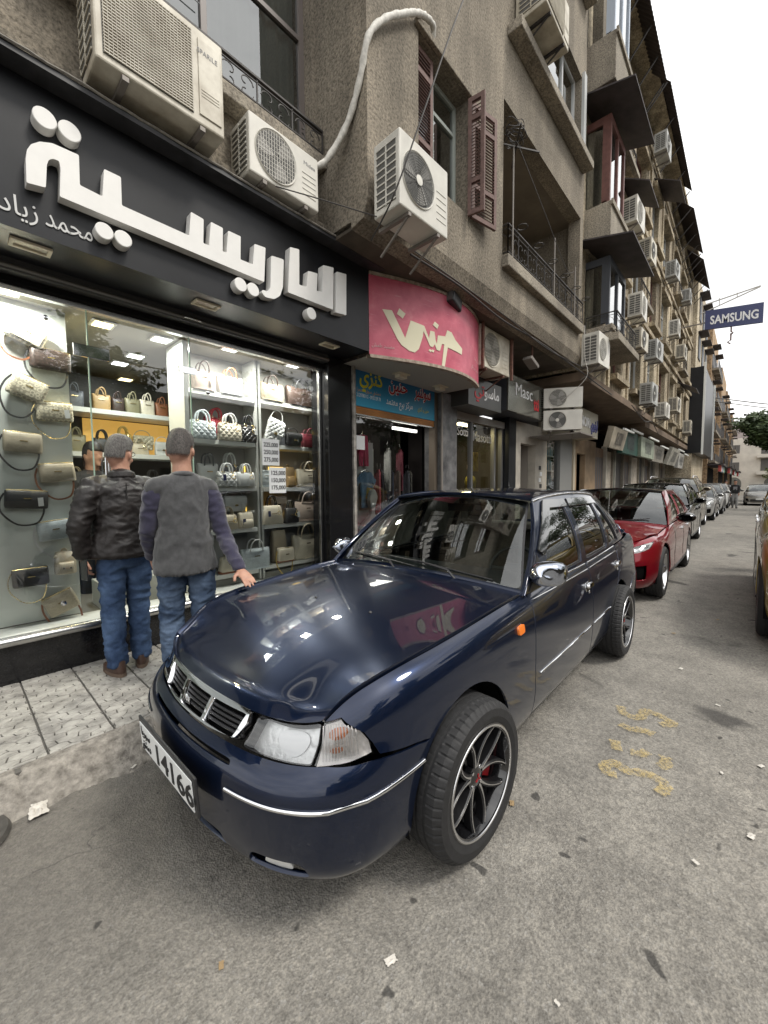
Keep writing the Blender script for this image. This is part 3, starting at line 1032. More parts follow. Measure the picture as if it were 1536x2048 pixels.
    panel('side_marker_lamp', mk, g, M_ORANGE, fend[sg], res=.03, lift=.012, rim=.014)
  # doors, quarter panel
  def sidepl(pts, sg, n=None, jr=(0, 9)):
    P = g.side(pts, 1, jr)
    return P if sg > 0 else [(2 * o - a, b) for a, b in P]
  for sg in (1, -1):
    fd = lerp_path([(1.508, .255), (1.498, .40), (1.483, .55), (1.496, .75), (1.508, .885)], 10) + lerp_path([(1.54, .900), (2.0, .908), (2.485, .923)], 10) + lerp_path([(2.49, .90), (2.505, .6), (2.495, .255)], 8)
    d1 = panel('front_door', sidepl(fd, sg), g, PT, t, res=.13)
    ra_d = arc(ur, zc, RA, 186, 112, 10)
    rd = lerp_path([(2.507, .255), (2.517, .6), (2.502, .90)], 8) + lerp_path([(2.502, .924), (3.0, .942), (3.32, .952)], 8) + lerp_path([(3.325, .90), (3.30, .75)], 3) + lerp_path([(3.26, .67), (3.22, .625)], 3)[:-1] + [p for p in reversed(ra_d)] 
    d2 = panel('rear_door', sidepl(rd, sg), g, PT, t, res=.13)
    sl = [(1.24, .218), (3.0, .225), (2.985, .252), (1.24, .247)]
    panel('door_sill', sidepl(lerp_path(sl + sl[:1], 40)[:-1], sg), g, M_BLKPL, t, res=.2)
    qp = lerp_path([(3.24, .63), (3.275, .68), (3.315, .75), (3.34, .90), (3.335, .955)], 8) + lerp_path([(3.5, .962), (3.8, .97), (4.12, .976)], 8) + lerp_path([(4.30, .93), (4.345, .80), (4.34, .63)], 6) + lerp_path([(4.2, .60), (3.9, .595), (3.645, .44)], 8)[:-1] + arc(ur, zc, RA, 26, 106, 12)
    panel('rear_quarter_panel', sidepl(qp, sg), g, PT, t, res=.13)
    for dd, u0, u1, z0 in ((d1, 1.54, 2.47, .475), (d2, 2.53, 2.99, .488)):
      curve_strip('chrome_strip', g, sidepl(lerp_path([(u0, z0), (u1, z0 + .012)], 14), sg), .005, M_CHROME, dd, lift=.003)
    for dd, u0, u1, z0, z1 in ((d1, 1.53, 2.47, .866, .883), (d2, 2.525, 3.3, .884, .91)):
      curve_strip('belt_strip', g, sidepl(lerp_path([(u0, z0), (u1, z1)], 16), sg), .0035, M_SILV, dd, lift=.003)
      curve_strip('window_seal', g, sidepl(lerp_path([(u0, z0 + .034), (u1, z1 + .034)], 16), sg), .006, M_CHROME, dd, lift=.003)
    for dd, u, z in ((d1, 2.41, .775), (d2, 3.24, .805)):
      P = sidepl(rpoly([(u - .055, z - .035), (u + .055, z - .03), (u + .055, z + .035), (u - .055, z + .03)], .03), sg)
      panel('handle_recess', P, g, M_CHROME, dd, res=.03, lift=.002, rim=.006)
      P = sidepl(rpoly([(u - .045, z - .006), (u + .05, z - .002), (u + .05, z + .024), (u - .045, z + .02)], .012), sg)
      panel('door_handle', P, g, M_CHROME, dd, res=.03, lift=.026, rim=.02)
      P = sidepl(rpoly([(u + .01, z - .05), (u + .028, z - .05), (u + .028, z - .03), (u + .01, z - .03)], .005), sg)
      panel('door_lock', P, g, M_SILV, dd, res=.02, lift=.004)
  # rear bumper and tail
  rb = [(2 * o - x, 5.4) for x in np.linspace(0, 4.2, 16)]
  arr = g.side(lerp_path([(4.30, .60), (4.1, .595), (3.9, .585), (3.66, .43)], 8), 1, (0, 8)) + g.side(arc(ur, zc, RA, 18, -8, 5), 1, (0, 5))
  rbp = rb + arr + [(x, 0.) for x in np.linspace(arr[-1][0] + .15, 2 * o, 14)]
  panel('rear_bumper', rbp, g, PT, t, res=.16)
  panel('rear_bumper', [(2 * o - a, b) for a, b in rbp], g, PT, t, res=.16)
  panel('tail_panel', [(2 * o - .0, 5.5), (2 * o - 4.0, 5.5), (2 * o - 4.0, 8.95), (2 * o - .0, 8.95)], g, PT, t, res=.2)
  panel('tail_panel', [(0, 5.5), (4.0, 5.5), (4.0, 8.95), (0, 8.95)], g, PT, t, res=.2)
  for sg in (1, -1):
    P = [(2 * o - 3.9, 5.8), (2 * o - 1.6, 5.8), (2 * o - 1.6, 7.8), (2 * o - 3.9, 7.8)]
    panel('tail_lamp', rpoly(P if sg > 0 else [(2 * o - a, b) for a, b in P], .2), g, M_REDL, t, res=.2, lift=.006)
  # dark lining behind the panel gaps
  for sg in (1, -1):
    pl = lerp_path([(.42, .30), (.42, .66), (.6, .74), (1.5, .86), (3.3, .92), (4.2, .92), (4.3, .35), (3.68, .30)], 40) + arc(ur, zc, RA + .005, 0, 180, 16) + [(2.9, .25), (1.25, .25)] + arc(uf, zc, RA + .005, 0, 165, 16)
    P = g.body.path(pl, (0, 2), (o + 3, 2 * o, 0, 9))
    panel('inner_shell', P if sg > 0 else [(2 * o - a, b) for a, b in P], g, M_DARK, t, res=.3, lift=-.02, rim=0)
  # ---- lamps and grille
  for sg in (1, -1):
    def mm(P): return P if sg > 0 else [(2 * o - a, b) for a, b in P]
    hl = [(o + 1.80, 5.75), (o + 2.8, 5.68), (o + 3.72, 5.62), (o + 3.92, 6.9), (o + 3.98, 7.93), (o + 3.0, 7.94), (o + 1.98, 7.95), (o + 1.93, 7.0)]
    hp = mm(rpoly(hl, .12))
    lam = panel('headlamp', hp, g, M_LENS, t, res=.12, lift=-.002, rim=0)
    panel('reflector', hp, g, M_REFL, lam, res=.12, lift=-.055, rim=0)
    panel('lamp_rim', hp, g, M_BLKPL, lam, holes=[mm([(o + 2.95 + (a - 2.95 - o) * .975, 6.85 + (b - 6.85) * .93) for a, b in rpoly(hl, .12)])], res=.12, lift=-.006, rim=.05)
    # projector bowl
    bp = mm([(o + 2.95 + .50 * math.cos(a), 6.85 + .85 * math.sin(a)) for a in np.linspace(0, 2 * math.pi, 20, endpoint=False)])
    panel('lamp_bowl', bp, g, mat('bright lamp bowl', (.95, .96, .97), .3, metal=.2), lam, res=.15, lift=-.048, rim=.006)
    cl = [(o + 3.82, 5.62), (o + 4.4, 5.66)] + [x for x in g.side([(.30, .590), (.352, .598), (.350, .628), (.330, .662), (.296, .690)], 1, (4, 9))] + [(o + 4.70, 8.0), (o + 4.09, 7.94), (o + 4.02, 6.9)]
    cp = mm(cl)
    cor = panel('corner_lamp', cp, g, M_LENS, t, res=.12, lift=-.001, rim=0)
    panel('reflector', cp, g, mat('ribbed corner reflector', (.80, .76, .73), .4, metal=.2, bump=(60, .5)), cor, res=.12, lift=-.03, rim=0)
    bulb = mm([(o + 4.55 + .34 * math.cos(a), 7.25 + .38 * math.sin(a)) for a in np.linspace(0, 2 * math.pi, 14, endpoint=False)])
    panel('amber_bulb', bulb, g, mat('amber glow', (.72, .24, .09), .4), cor, res=.12, lift=-.027, rim=.01)
    panel('amber_bulb', mm([(o + 4.5 + .22 * math.cos(a), 6.3 + .14 * math.sin(a)) for a in np.linspace(0, 2 * math.pi, 14, endpoint=False)]), g, MATS['amber glow'], cor, res=.12, lift=-.024, rim=.01)
    for k in range(12):
      x = o + 4.06 + .092 * k
      curve_strip('lens_rib', g, mm([(x, y) for y in np.linspace(5.85, 7.8 - .08 * max(0, k - 6), 6)]), .0022, mat('lens rib', (.70, .67, .65), .25, coat=.5), cor, lift=-.004, n=5)
  # grille: chrome surround, two bars, dark slats, emblem
  gr = [(o - 1.78, 8.02), (o - .9, 8.10), (o + .9, 8.10), (o + 1.78, 8.02), (o + 1.80, 7.2), (o + 1.58, 5.95), (o + .8, 5.72), (o - .8, 5.72), (o - 1.58, 5.95), (o - 1.80, 7.2)]
  gro = rpoly(gr, .1)
  def inset(a, b): return (o + (a - o) * .955, 7.1 + (b - 7.1) * .86)
  def cells():
    c = []
    for a0, a1, b0, b1 in ((-1.72, -.64, -1.52, -.58), (-.58, .58, -.50, .50), (.64, 1.72, .58, 1.52)):
      c.append(rpoly([(o + b0, 5.90), (o + b1, 5.90), (o + a1, 7.72), (o + a0, 7.72)], .1))
    return c
  grl = panel('grille', gro, g, M_CHROME, t, holes=cells(), res=.12, lift=.012, rim=.03)
  panel('grille_backing', gro, g, M_DARK, grl, res=.3, lift=-.04, rim=0)
  for k, y in enumerate((6.25, 6.6, 6.95, 7.3)):
    curve_strip('grille_slat', g, [(o + x, y) for x in np.linspace(-1.7, 1.7, 24)], .0062, M_BLKPL, grl, lift=-.012)
  em = [(-.030, .022), (-.018, .022), (-.012, -.006), (-.005, -.006), (-.005, .022), (.005, .022), (.005, -.006), (.012, -.006), (.018, .022), (.030, .022), (.020, -.022), (-.020, -.022)]
  MB().prism(em, lambda p, q, d: (.055 + d, -p * .85, .638 + q * .72), -.004, .004).build('emblem', M_CHROME, grl, bevel=.0015)
  # ---- hood
  ed = np.array([g(np.array([o + x]), np.array([EJ(x)])) for x in np.linspace(4.1, 10, 70)])[:, :, 0]
  fr = [np.array(g(np.array([o + x]), np.array([7.98])))[:, 0] for x in np.linspace(0, 4.1, 11)]
  f9 = [np.array(g(np.array([o + 4.1 * q + .22 * q ** 6]), np.array([9.0 - (9.0 - EJ(4.32)) * q ** 5])))[:, 0] for q in np.linspace(0, 1, 11)]   # front edge, centre -> corner
  def edge_at(u):   # hood side edge (y on camera side, z) at station u
    m_ = ed
    return np.interp(u, m_[:, 0], m_[:, 1]), np.interp(u, m_[:, 0], m_[:, 2])
  u_c, z_c = f9[0][0], f9[0][2]
  ucorner = f9[-1][0]
  rows = []
  NT = 8
  zc_prof = Spl([0, .12, .3, .55, .8, 1.0], [z_c, .752, .820, .886, .926, .945])
  for a in (-1, 0, .03, .075, .15, .27, .42, .60, .80, 1):
    row = []
    for b in np.linspace(-1, 1, 13):
      ab = abs(b)
      # front edge point for this lateral fraction
      k = ab * 10; i0 = min(int(k), 9); f = f9[i0] * (1 - (k - i0)) + f9[i0 + 1] * (k - i0)
      f8 = fr[i0] * (1 - (k - i0)) + fr[i0 + 1] * (k - i0)
      u_front = f[0]
      u_back = 1.43 + .075 * ab ** 2.2
      u = u_front + (u_back - u_front) * a
      if a == -1:
        u, y, z = f8
      elif a == 0:
        y, z = f[1], f[2] + .004 * (1 - ab)
      else:
        ey, ez = edge_at(max(u, ucorner))
        y0 = f[1]; y1 = ey * ab
        s_ = min(1, a * 3); s_ = s_ * s_ * (3 - 2 * s_)
        y = y0 * (1 - s_) + y1 * s_ if ab < 1 else ey
        zc_ = float(zc_prof(a)[0, 0])
        crown = 1 - ab ** 2.3
        s2 = min(1., a / .30); s2 = s2 * s2 * (3 - 2 * s2)
        zf = f[2] + (zc_ - z_c) * (1 - ab ** 6) + (ez - f9[10][2]) * ab ** 6
        z = zf * (1 - s2) + (ez + (zc_ - ez) * crown) * s2
        if ab == 1: z = ez
      row.append((u, y * (1 if b >= 0 else -1), z))
    rows.append(row)
  HN = Net(rows)
  hs = 8 / 12
  hp = [(8 * a, 12 * b) for a, b in lerp_path([(.01, .004), (.01, .996), (.995, .996), (.995, .004)], 2)]
  hp = [(.01, .008), (.01, 11.992), (8.98, 11.992), (8.98, .008)]
  panel('bonnet', hp, HN, PT, t, res=.2, rim=.02)
  for (a, b) in ((6.4, 5.1), (6.4, 8.4)):
    P = HN(np.array([a]), np.array([b])); P = [float(c[0]) for c in P]
    MB().lathe([(.0005, .008), (.006, .007), (.009, 0)], origin=P, n=10).build('washer_nozzle', M_BLKPL, t, smooth=60)
  # cowl below the windscreen
  def WS(p, q):   # windscreen: p across -1..1 (camera side +), q up 0..1
    p = np.asarray(p, float); q = np.asarray(q, float)
    ab = np.abs(p)
    ub = 1.43 + .085 * ab ** 2.2; yb = .735 * p; zb = .938 - .03 * ab ** 2
    ut = 1.99 + .06 * ab ** 2.2; yt = .545 * p; zt = 1.412 - .045 * ab ** 2.2
    bul = .03 * 4 * q * (1 - q)
    return (ub + (ut - ub) * q - bul * .65, -(yb + (yt - yb) * q), zb + (zt - zb) * q + bul * .75)
  wsp = rpoly([(-.985, .01), (.985, .01), (.97, .985), (-.97, .985)], .05)
  ws = panel('windscreen', wsp, WS, M_WSGL, t, res=.09, rim=0)
  panel('windscreen_seal', rpoly([(-1.0, -.015), (1.0, -.015), (.995, 1.005), (-.995, 1.005)], .05), WS, M_BLKPL, t, holes=[rpoly([(-.955, .04), (.955, .04), (.94, .955), (-.94, .955)], .06)], res=.09, lift=-.004, rim=.01)
  MB().grid(lambda a, b: (float(WS(2 * a - 1, 0)[0]) + .03 - .10 * b, float(WS((2 * a - 1) * 1.0, 0)[1]), .925 - .03 * abs(2 * a - 1) ** 2 - .022 * b), 21, 4).build('cowl_grille', M_BLKPL, t, smooth=180)
  # wipers
  for (p0, q0, p1, q1, a0, a1) in ((.50, -.02, .10, .075, .78, -.28), (-.12, -.02, -.5, .075, .08, -.86)):
    def W3(p, q, l=0.):
      x = WS(np.array([p]), np.array([q])); return Vector((float(x[0][0]) - l * .6, float(x[1][0]), float(x[2][0]) + l * .8))
    wi = bpy.data.objects.new('wiper', None); COL.objects.link(wi); wi.parent = t
    MB().tube([W3(p0, q0, .0), W3(p0 * .8 + p1 * .2, q0 * .5 + q1 * .5, .035), W3(p1, q1, .03)], [.008, .007, .005], 6).build('wiper_arm', M_BLKPL, wi, smooth=60)
    MB().tube([W3(a0, .035, .012), W3(p1, q1, .024), W3(a1, .105, .012)], [.004, .007, .004], 6).build('wiper_blade', M_BLKPL, wi, smooth=60)
  # ---- greenhouse sides
  bk = [(1.45, .762, .895), (1.75, .768, .903), (2.2, .771, .914), (2.6, .770, .926), (3.0, .768, .943), (3.38, .762, .961), (3.64, .748, .968), (3.88, .722, .976)]
  tk = [(2.015, .572, 1.372), (2.13, .578, 1.392), (2.36, .585, 1.408), (2.62, .588, 1.416), (2.87, .588, 1.414), (3.09, .584, 1.406), (3.27, .578, 1.392), (3.40, .565, 1.370)]
  rows = []
  for a, b in zip(bk, tk):
    rows.append([(a[0] + (b[0] - a[0]) * q, -(a[1] + (b[1] - a[1]) * q + .03 * 4 * q * (1 - q)), a[2] + (b[2] - a[2]) * q) for q in (0, .25, .5, .75, 1)])
  SN = Net(rows)
  def SNm(p, q):
    x = SN(p, q); return x[0], -x[1], x[2]
  def sp(pts): return SN.path(pts, (0, 2))
  w1 = [(1.73, .925), (2.44, .945), (2.44, 1.355), (2.20, 1.355), (2.11, 1.325)]
  w2 = [(2.54, .948), (3.12, .965), (3.10, 1.345), (2.52, 1.357)]
  w3 = [(3.18, .968), (3.53, .985), (3.26, 1.31), (3.165, 1.335)]
  for sg in (1, -1):
    fn = SN if sg > 0 else SNm
    hol = [rpoly(sp(lerp_path(w + w[:1], 30)[:-1]), .01) for w in (w1, w2, w3)]
    ol = [(x, 0.02) for x in np.linspace(0.0, 7, 26)] + [(7, y) for y in (1, 2, 3)] + [(x, 4) for x in np.linspace(7, 0, 26)] + [(0, y) for y in (3, 2, 1)]
    pf = panel('cabin_side', ol, fn, PT, t, holes=hol, res=.2, rim=.02, flip=(sg < 0))
    for nm, w, hh in (('front_side_window', w1, hol[0]), ('rear_side_window', w2, hol[1]), ('quarter_window', w3, hol[2])):
      gl = panel(nm, hh, fn, M_CARGL, t, res=.2, rim=0, lift=-.012, flip=(sg < 0))
      cen = np.mean(np.array(hh), 0)
      inn = [(cen[0] + (a - cen[0]) * .955, cen[1] + (b - cen[1]) * .93) for a, b in hh]
      panel('window_frame', hh, fn, M_BLKPL, gl, holes=[inn], res=.2, rim=.01, lift=-.006, flip=(sg < 0))
    # smoked rain visors above the front and rear windows, drip rail
    for u0, u1 in ((1.95, 2.46), (2.51, 3.16)):
      pv = sp(lerp_path([(u0 + (0 if u0 > 2.0 else -.20), 1.372 if u0 > 2.0 else 1.10), (u0 + (0 if u0 > 2.0 else .17), 1.372), (u1, 1.372)], 20))
      pv2 = sp(lerp_path([(u1, 1.32), (u0 + (0 if u0 > 2.0 else .20), 1.32), (u0 + (0 if u0 > 2.0 else -.14), 1.06 if u0 < 2.0 else 1.32)], 20))
      panel('rain_visor', pv + pv2, fn, mat('smoked acrylic', (.02, .022, .024), .1, coat=1.), t, res=.12, lift=.016, rim=.012, flip=(sg < 0))
    curve_strip('drip_rail', fn, [(x, 3.97) for x in np.linspace(0, 7, 40)], .009, M_SILV, t, lift=.004 if sg > 0 else -.004)
    curve_strip('pillar_moulding', fn, [(0.03, y) for y in np.linspace(0, 4, 16)], .008, PT, t, lift=.004 if sg > 0 else -.004)
  # ---- roof, rear window, boot lid
  rows = []
  for k, b in enumerate(tk):
    a = k / 7
    uc = 1.98 + (3.34 - 1.98) * a
    crown = .044 if 0 < k < 7 else .038
    rows.append([(uc + (b[0] - uc) * abs(f) ** 2.4, -b[1] * f, b[2] + crown * (1 - abs(f) ** 2.2)) for f in np.linspace(-1, 1, 9)])
  RN = Net(rows)
  panel('roof', [(0, 0), (0, 8), (7, 8), (7, 0)], RN, PT, t, res=.2, rim=.02, flip=False)
  def RW(p, q):
    p = np.asarray(p, float); q = np.asarray(q, float); ab = np.abs(p)
    ub = 3.94 - .05 * ab ** 2; yb = .70 * p; zb = .985 - .01 * ab ** 2
    ut = 3.36 + .05 * ab ** 2.4; yt = .555 * p; zt = 1.412 - .045 * ab ** 2.2
    bul = .05 * 4 * q * (1 - q)
    return (ub + (ut - ub) * q + bul * .5, -(yb + (yt - yb) * q), zb + (zt - zb) * q + bul)
  panel('rear_window', [(-.99, .0), (.99, .0), (.99, 1), (-.99, 1)], RW, M_CARGL, t, res=.12, rim=0)
  rows = []
  for a in np.linspace(0, 1, 5):
    row = []
    for f in np.linspace(-1, 1, 9):
      x1 = np.array(g(np.array([2 * o - 4.4 * abs(f)]), np.array([9.0])))[:, 0]
      x0 = (3.90 - .05 * f * f, -.72 * f, .978 + .01 * (1 - f * f))
      row.append((x0[0] + (x1[0] - x0[0]) * a, x0[1] + (-abs(x1[1]) * np.sign(f) - x0[1]) * a, x0[2] + (x1[2] - x0[2]) * a + .02 * math.sin(math.pi * min(a, .9)) * (1 - f * f)))
    rows.append(row)
  TN = Net(rows)
  panel('boot_lid', [(0, 0), (0, 8), (4, 8), (4, 0)], TN, PT, t, res=.2, rim=.02)
  sp_ = MB()
  sp_.tube([(4.30, -.62, .985), (4.31, -.58, 1.035), (4.33, 0, 1.055), (4.31, .58, 1.035), (4.30, .62, .985)], [.012, .02, .022, .02, .012], 8)
  sp_.build('boot_spoiler', PT, t, smooth=60)
  MB().tube([(4.02, -.55, .985), (4.05, -.56, 1.42)], [.004, .0018], 6).build('aerial', M_SILV, t, smooth=60)
  # ---- mirrors
  for sg in (1, -1):
    mi = bpy.data.objects.new('door_mirror', None); COL.objects.link(mi); mi.parent = t; mi.location = (1.62, -.755 * sg, .985)
    def shell(a, b):
      th = 2 * math.pi * a
      k = [0.0001, .62, .9, 1.0, .97, .9][min(5, int(round(b * 5)))]
      xx = [-.085, -.072, -.045, -.005, .04, .052][min(5, int(round(b * 5)))]
      cx = math.copysign(abs(math.cos(th)) ** .72, math.cos(th)); cz = math.copysign(abs(math.sin(th)) ** .72, math.sin(th))
      return (xx + .03 * cx * (1 if sg > 0 else 1), -sg * (.075 + .082 * k * cx), .012 + .068 * k * cz)
    MB().grid(shell, 28, 6, closed_u=True).build('mirror_shell', mat('chrome with painted reflection', (.42, .45, .52), .08, metal=1.), mi, smooth=180)  # plain chrome; colour darkened and blued in place of what it mirrors
    mg = MB().lathe([(.0005, .045), (.075, .045)], origin=(0, 0, 0), axis='x', n=24).build('mirror_glass', M_CHROME, mi, smooth=30)
    mg.scale = (1, 1., .8); mg.location = (.004, -sg * .075, .012)
    MB().tube([(0.0, .03 * sg, -.03), (.0, -.03 * sg, -.025)], [.028, .03], 10).build('mirror_arm', M_BLKPL, mi, smooth=60)
    tri = [(1.53, .905), (1.73, .918), (1.73, 1.08)]
    panel('mirror_base', sp(lerp_path(tri + tri[:1], 18)[:-1]), SN if sg > 0 else SNm, M_BLKPL, t, res=.1, lift=.006, rim=.006, flip=(sg < 0))
  # ---- number plate
  pl = bpy.data.objects.new('number_plate', None); COL.objects.link(pl); pl.parent = t; pl.location = (-.036, 0, .43); pl.rotation_euler = (0, R(-4), 0)
  MB().box(-.004, .006, -.285, .285, -.075, .075).build('plate_frame', M_BLKPL, pl, bevel=.004)
  MB().box(-.008, -.0042, -.265, .265, -.058, .058).build('plate_face', M_PLATE, pl, bevel=.002)
  text_obj('plate_digits', '14166', .115, M_INK, pl, (-.010, .10, -.040), right=(0, -1, 0), up=(0, 0, 1), depth=.002, width=.345, bold=.0012)
  text_obj('plate_letters', arabic('سوريا'), .05, M_INK, pl, (-.010, .245, .012), right=(0, -1, 0), up=(0, 0, 1), depth=.002, width=.10)
  text_obj('plate_letters', arabic('دمشق'), .05, M_INK, pl, (-.010, .245, -.038), right=(0, -1, 0), up=(0, 0, 1), depth=.002, width=.10)
  # ---- inside
  MB().box(.75, 4.2, -.70, .70, .20, .26).build('floor_pan', M_DARK, t)
  MB().box(.95, 1.50, -.66, .66, .30, .72).build('engine_bay', M_DARK, t)
  for x in (uf, ur):
    for sg in (1, -1):
      w_ = MB().grid(lambda a, b: ((RA + .012 if b < .9 else .05) * math.cos(R(-14 + 208 * a)), -.775 + (.3 if b > .4 else 0), (RA + .012 if b < .9 else .05) * math.sin(R(-14 + 208 * a))), 30, 3).build('wheel_well', M_DARK, t, smooth=60, fix=False)
      w_.location = (x, 0, zc); w_.scale = (1, sg, 1)
  dsh = smooth_poly([(1.56, .86), (1.75, .90), (2.0, .895), (2.10, .84), (2.08, .70), (2.02, .55), (1.55, .55)], 4)
  MB().prism(dsh, lambda a, b, d: (a, d, b), -.66, .66).build('dashboard', M_DASH, t, smooth=40)
  sw = bpy.data.objects.new('steering_wheel', None); COL.objects.link(sw); sw.parent = t; sw.location = (2.22, -.36, .86); sw.rotation_euler = (0, R(-62), 0)
  MB().tube([(.18 * math.cos(a), .18 * math.sin(a), 0) for a in np.linspace(0, 2 * math.pi, 28, endpoint=False)], .014, 8, closed=True).build('wheel_ring', M_DASH, sw, smooth=60)
  MB().box(-.05, .05, -.06, .06, -.03, .01).bar((0, -.17, 0), (0, .17, 0), .03, .02).bar((-.17, 0, 0), (0, 0, 0), .03, .02).build('wheel_hub', M_DASH, sw, bevel=.008)
  for y in (-.36, .36):
    seat(t, 2.55, y, M_SEATLT)
  bs = seat(t, 3.28, 0, M_SEATLT, 1.24)
  MB().tube([(2.06, 0, 1.37), (2.09, 0, 1.33)], .006, 6).box(2.075, 2.10, -.11, .11, 1.285, 1.345).build('inner_mirror', M_BLKPL, t, bevel=.008)
  MB().tube([(2.09, -.0, 1.285), (2.09, -.005, 1.21)], .002, 5).lathe([(.0005, 1.21), (.018, 1.195), (.0005, 1.17)], origin=(2.09, -.005, 0), n=10).build('hanging_ornament', M_CHROME, t, smooth=60)
  # ---- wheels
  for x, y, sg, stv in ((uf - .015, -.785, -1, R(-3)), (ur, -.79, -1, 0), (uf - .015, .785, 1, R(-3)), (ur, .79, 1, 0)):
    add_wheel(t, (x, y, .305), .305, .218, .205, 'swirl', stv, sg)
  for x in (uf + .36, ur + .36):
    for sg in (1, -1):
      MB().box(x, x + .012, -sg * .79 - .055, -sg * .79 + .055, .10, .31).build('mud_flap', M_BLKPL, t, bevel=.004)
  return t
NEXIA = nexia()

# ------------------------------------------------------------------ handbag shop
M_BLK = mat('black fascia panel', (.0085, .0092, .0115), .38, noise=(2.2, .5), spec=.35)
M_GRAN = mat('polished black granite', (.006, .006, .0065), .14, noise=(55, .6, (.013, .013, .014)), spec=.4)
M_STEEL = mat('brushed steel rail', (.55, .55, .54), .25, metal=1.)
M_WHITE = mat('white laminate', (.72, .73, .70), .45)
M_BOARD = mat('white display board', (.76, .80, .76), .55, noise=(3, .06))
M_CEIL = mat('shop ceiling', (.24, .22, .18), .7)
M_GLASS = glass_mat('shop glass', (.93, .965, .945), .06)
M_WOOD = mat('dark brown wall', (.06, .045, .032), .6, noise=(5, .4))
M_LET = mat('white acrylic letters', (.74, .73, .70), .35, noise=(9, .05))
M_LETSIDE = mat('letter return', (.45, .43, .38), .5)
M_CREAM = mat('lamp trim cream', (.62, .56, .44), .5)
YG = 3.77
shop = thing('handbag_shop', 'handbag shop with black frame, plate glass window and lit white shelves', 'shop', (0, 0, 0))
MB().box(-3, 3.03, YG - .02, YG + .30, PZ - .012, .385).build('plinth', M_GRAN, shop, bevel=.004)
MB().tube([(-3, YG - .03, .42), (3.03, YG - .03, .42)], .036, 14).build('base_rail', M_STEEL, shop, smooth=40)
MB().box(-3, 3.03, YG, YG + .3, .386, .44).build('window_sill', M_WHITE, shop)
MB().box(-3, 3.05, YG - .03, YG + .02, 2.82, 2.86).build('top_rail', M_STEEL, shop, bevel=.004)
MB().box(3.0, 3.035, YG - .02, YG + .02, .45, 2.82).build('side_rail', M_STEEL, shop, bevel=.004)
MB().box(-3, 3.03, YG + .021, 6.2, .30, .384).build('shop_floor', mat('shop floor tile', (.32, .31, .29), .25), shop)
MB().box(-3, 3.5, YG + .03, 6.2, 2.87, 2.95).build('shop_ceiling', M_CEIL, shop)
MB().box(-3, 3.5, 6.2, 6.3, .3, 2.87).build('back_wall', M_WOOD, shop)
MB().box(3.27, 3.33, YG + .03, 6.2, .3, 2.87).build('side_wall', mat('grey side wall', (.4, .41, .4), .6), shop)
# roller-shutter housing above the glass
M_SHUT = mat('shutter housing', (.05, .05, .05), .5, metal=.4)
MB().box(-3, 3.05, YG - .07, YG + .02, 2.862, 2.90).build('shutter_slot', M_DARK, shop)
MB().box(-3, 3.05, 3.62, YG + .02, 2.905, 3.0).build('shutter_box', M_SHUT, shop, bevel=.01)
MB().tube([(-3, 3.63, 2.935), (3.05, 3.63, 2.935)], .02, 10).build('shutter_bar', mat('shutter bottom bar', (.16, .155, .14), .4, metal=.6), shop, smooth=60)
MB().tube([(1.45, 3.60, 2.925), (1.47, 3.575, 2.92), (1.57, 3.575, 2.92), (1.59, 3.60, 2.925)], .006, 6).build('shutter_handle', M_STEEL, shop, smooth=60)
# glass panes: fixed left, door, fixed right
for nm, x0, x1, z0, z1 in (('glass_pane', -3, .79, .45, 2.82), ('glass_pane', .798, 1.545, 2.50, 2.82), ('glass_door', .80, 1.54, .40, 2.488), ('glass_pane', 1.555, 3.0, .45, 2.82)):
  MB().add([(x0, YG, z0), (x1, YG, z0), (x1, YG, z1), (x0, YG, z1)], [(0, 1, 2, 3)]).build(nm, M_GLASS, shop, fix=False)
M_GEDGE = mat('green glass edge', (.30, .42, .34), .2)
for x in (.793, 1.548):
  MB().box(x - .004, x + .004, YG - .006, YG + .006, .45, 2.82).build('glass_edge', M_GEDGE, shop)
MB().box(.70, .93, YG - .012, YG + .012, 2.475, 2.565).build('door_patch', M_CHROME, shop, bevel=.003)
MB().box(1.45, 1.60, YG - .012, YG + .012, 2.50, 2.56).build('door_patch', M_CHROME, shop, bevel=.003)
for x in (.862, .882):
  MB().tube([(x, YG - .05, 1.42), (x, YG - .05, 1.72)], .009, 10).tube([(x, YG - .05, 1.69), (x, YG, 1.69)], .008, 8).tube([(x, YG - .05, 1.45), (x, YG, 1.45)], .008, 8).build('door_handle', M_CHROME, shop, smooth=50)
for x, z in ((.55, 2.70), (1.70, 2.36), (.56, .62)):
  MB().lathe([(.0005, -.014), (.016, -.012), (.019, 0)], origin=(x, YG - .002, z), axis='y', n=16).build('glass_stud', M_CHROME, shop, smooth=50)
# right-hand pillar, fascia return
MB().box(3.04, 3.44, 3.63, 3.95, PZ - .012, 2.98).build('pillar', M_GRAN, shop, bevel=.006)
MB().box(3.41, 3.445, 3.60, 3.63, PZ, 2.98).build('pillar_edge', mat('worn pillar edge', (.30, .28, .25), .6, noise=(14, .6)), shop)
# left display board the cross-body bags hang on
MB().box(-3, .715, 4.06, 4.12, .45, 2.865).build('display_board', M_BOARD, shop)
MB().box(.66, .715, 4.121, 4.9, .45, 2.865).build('board_return', M_BOARD, shop)
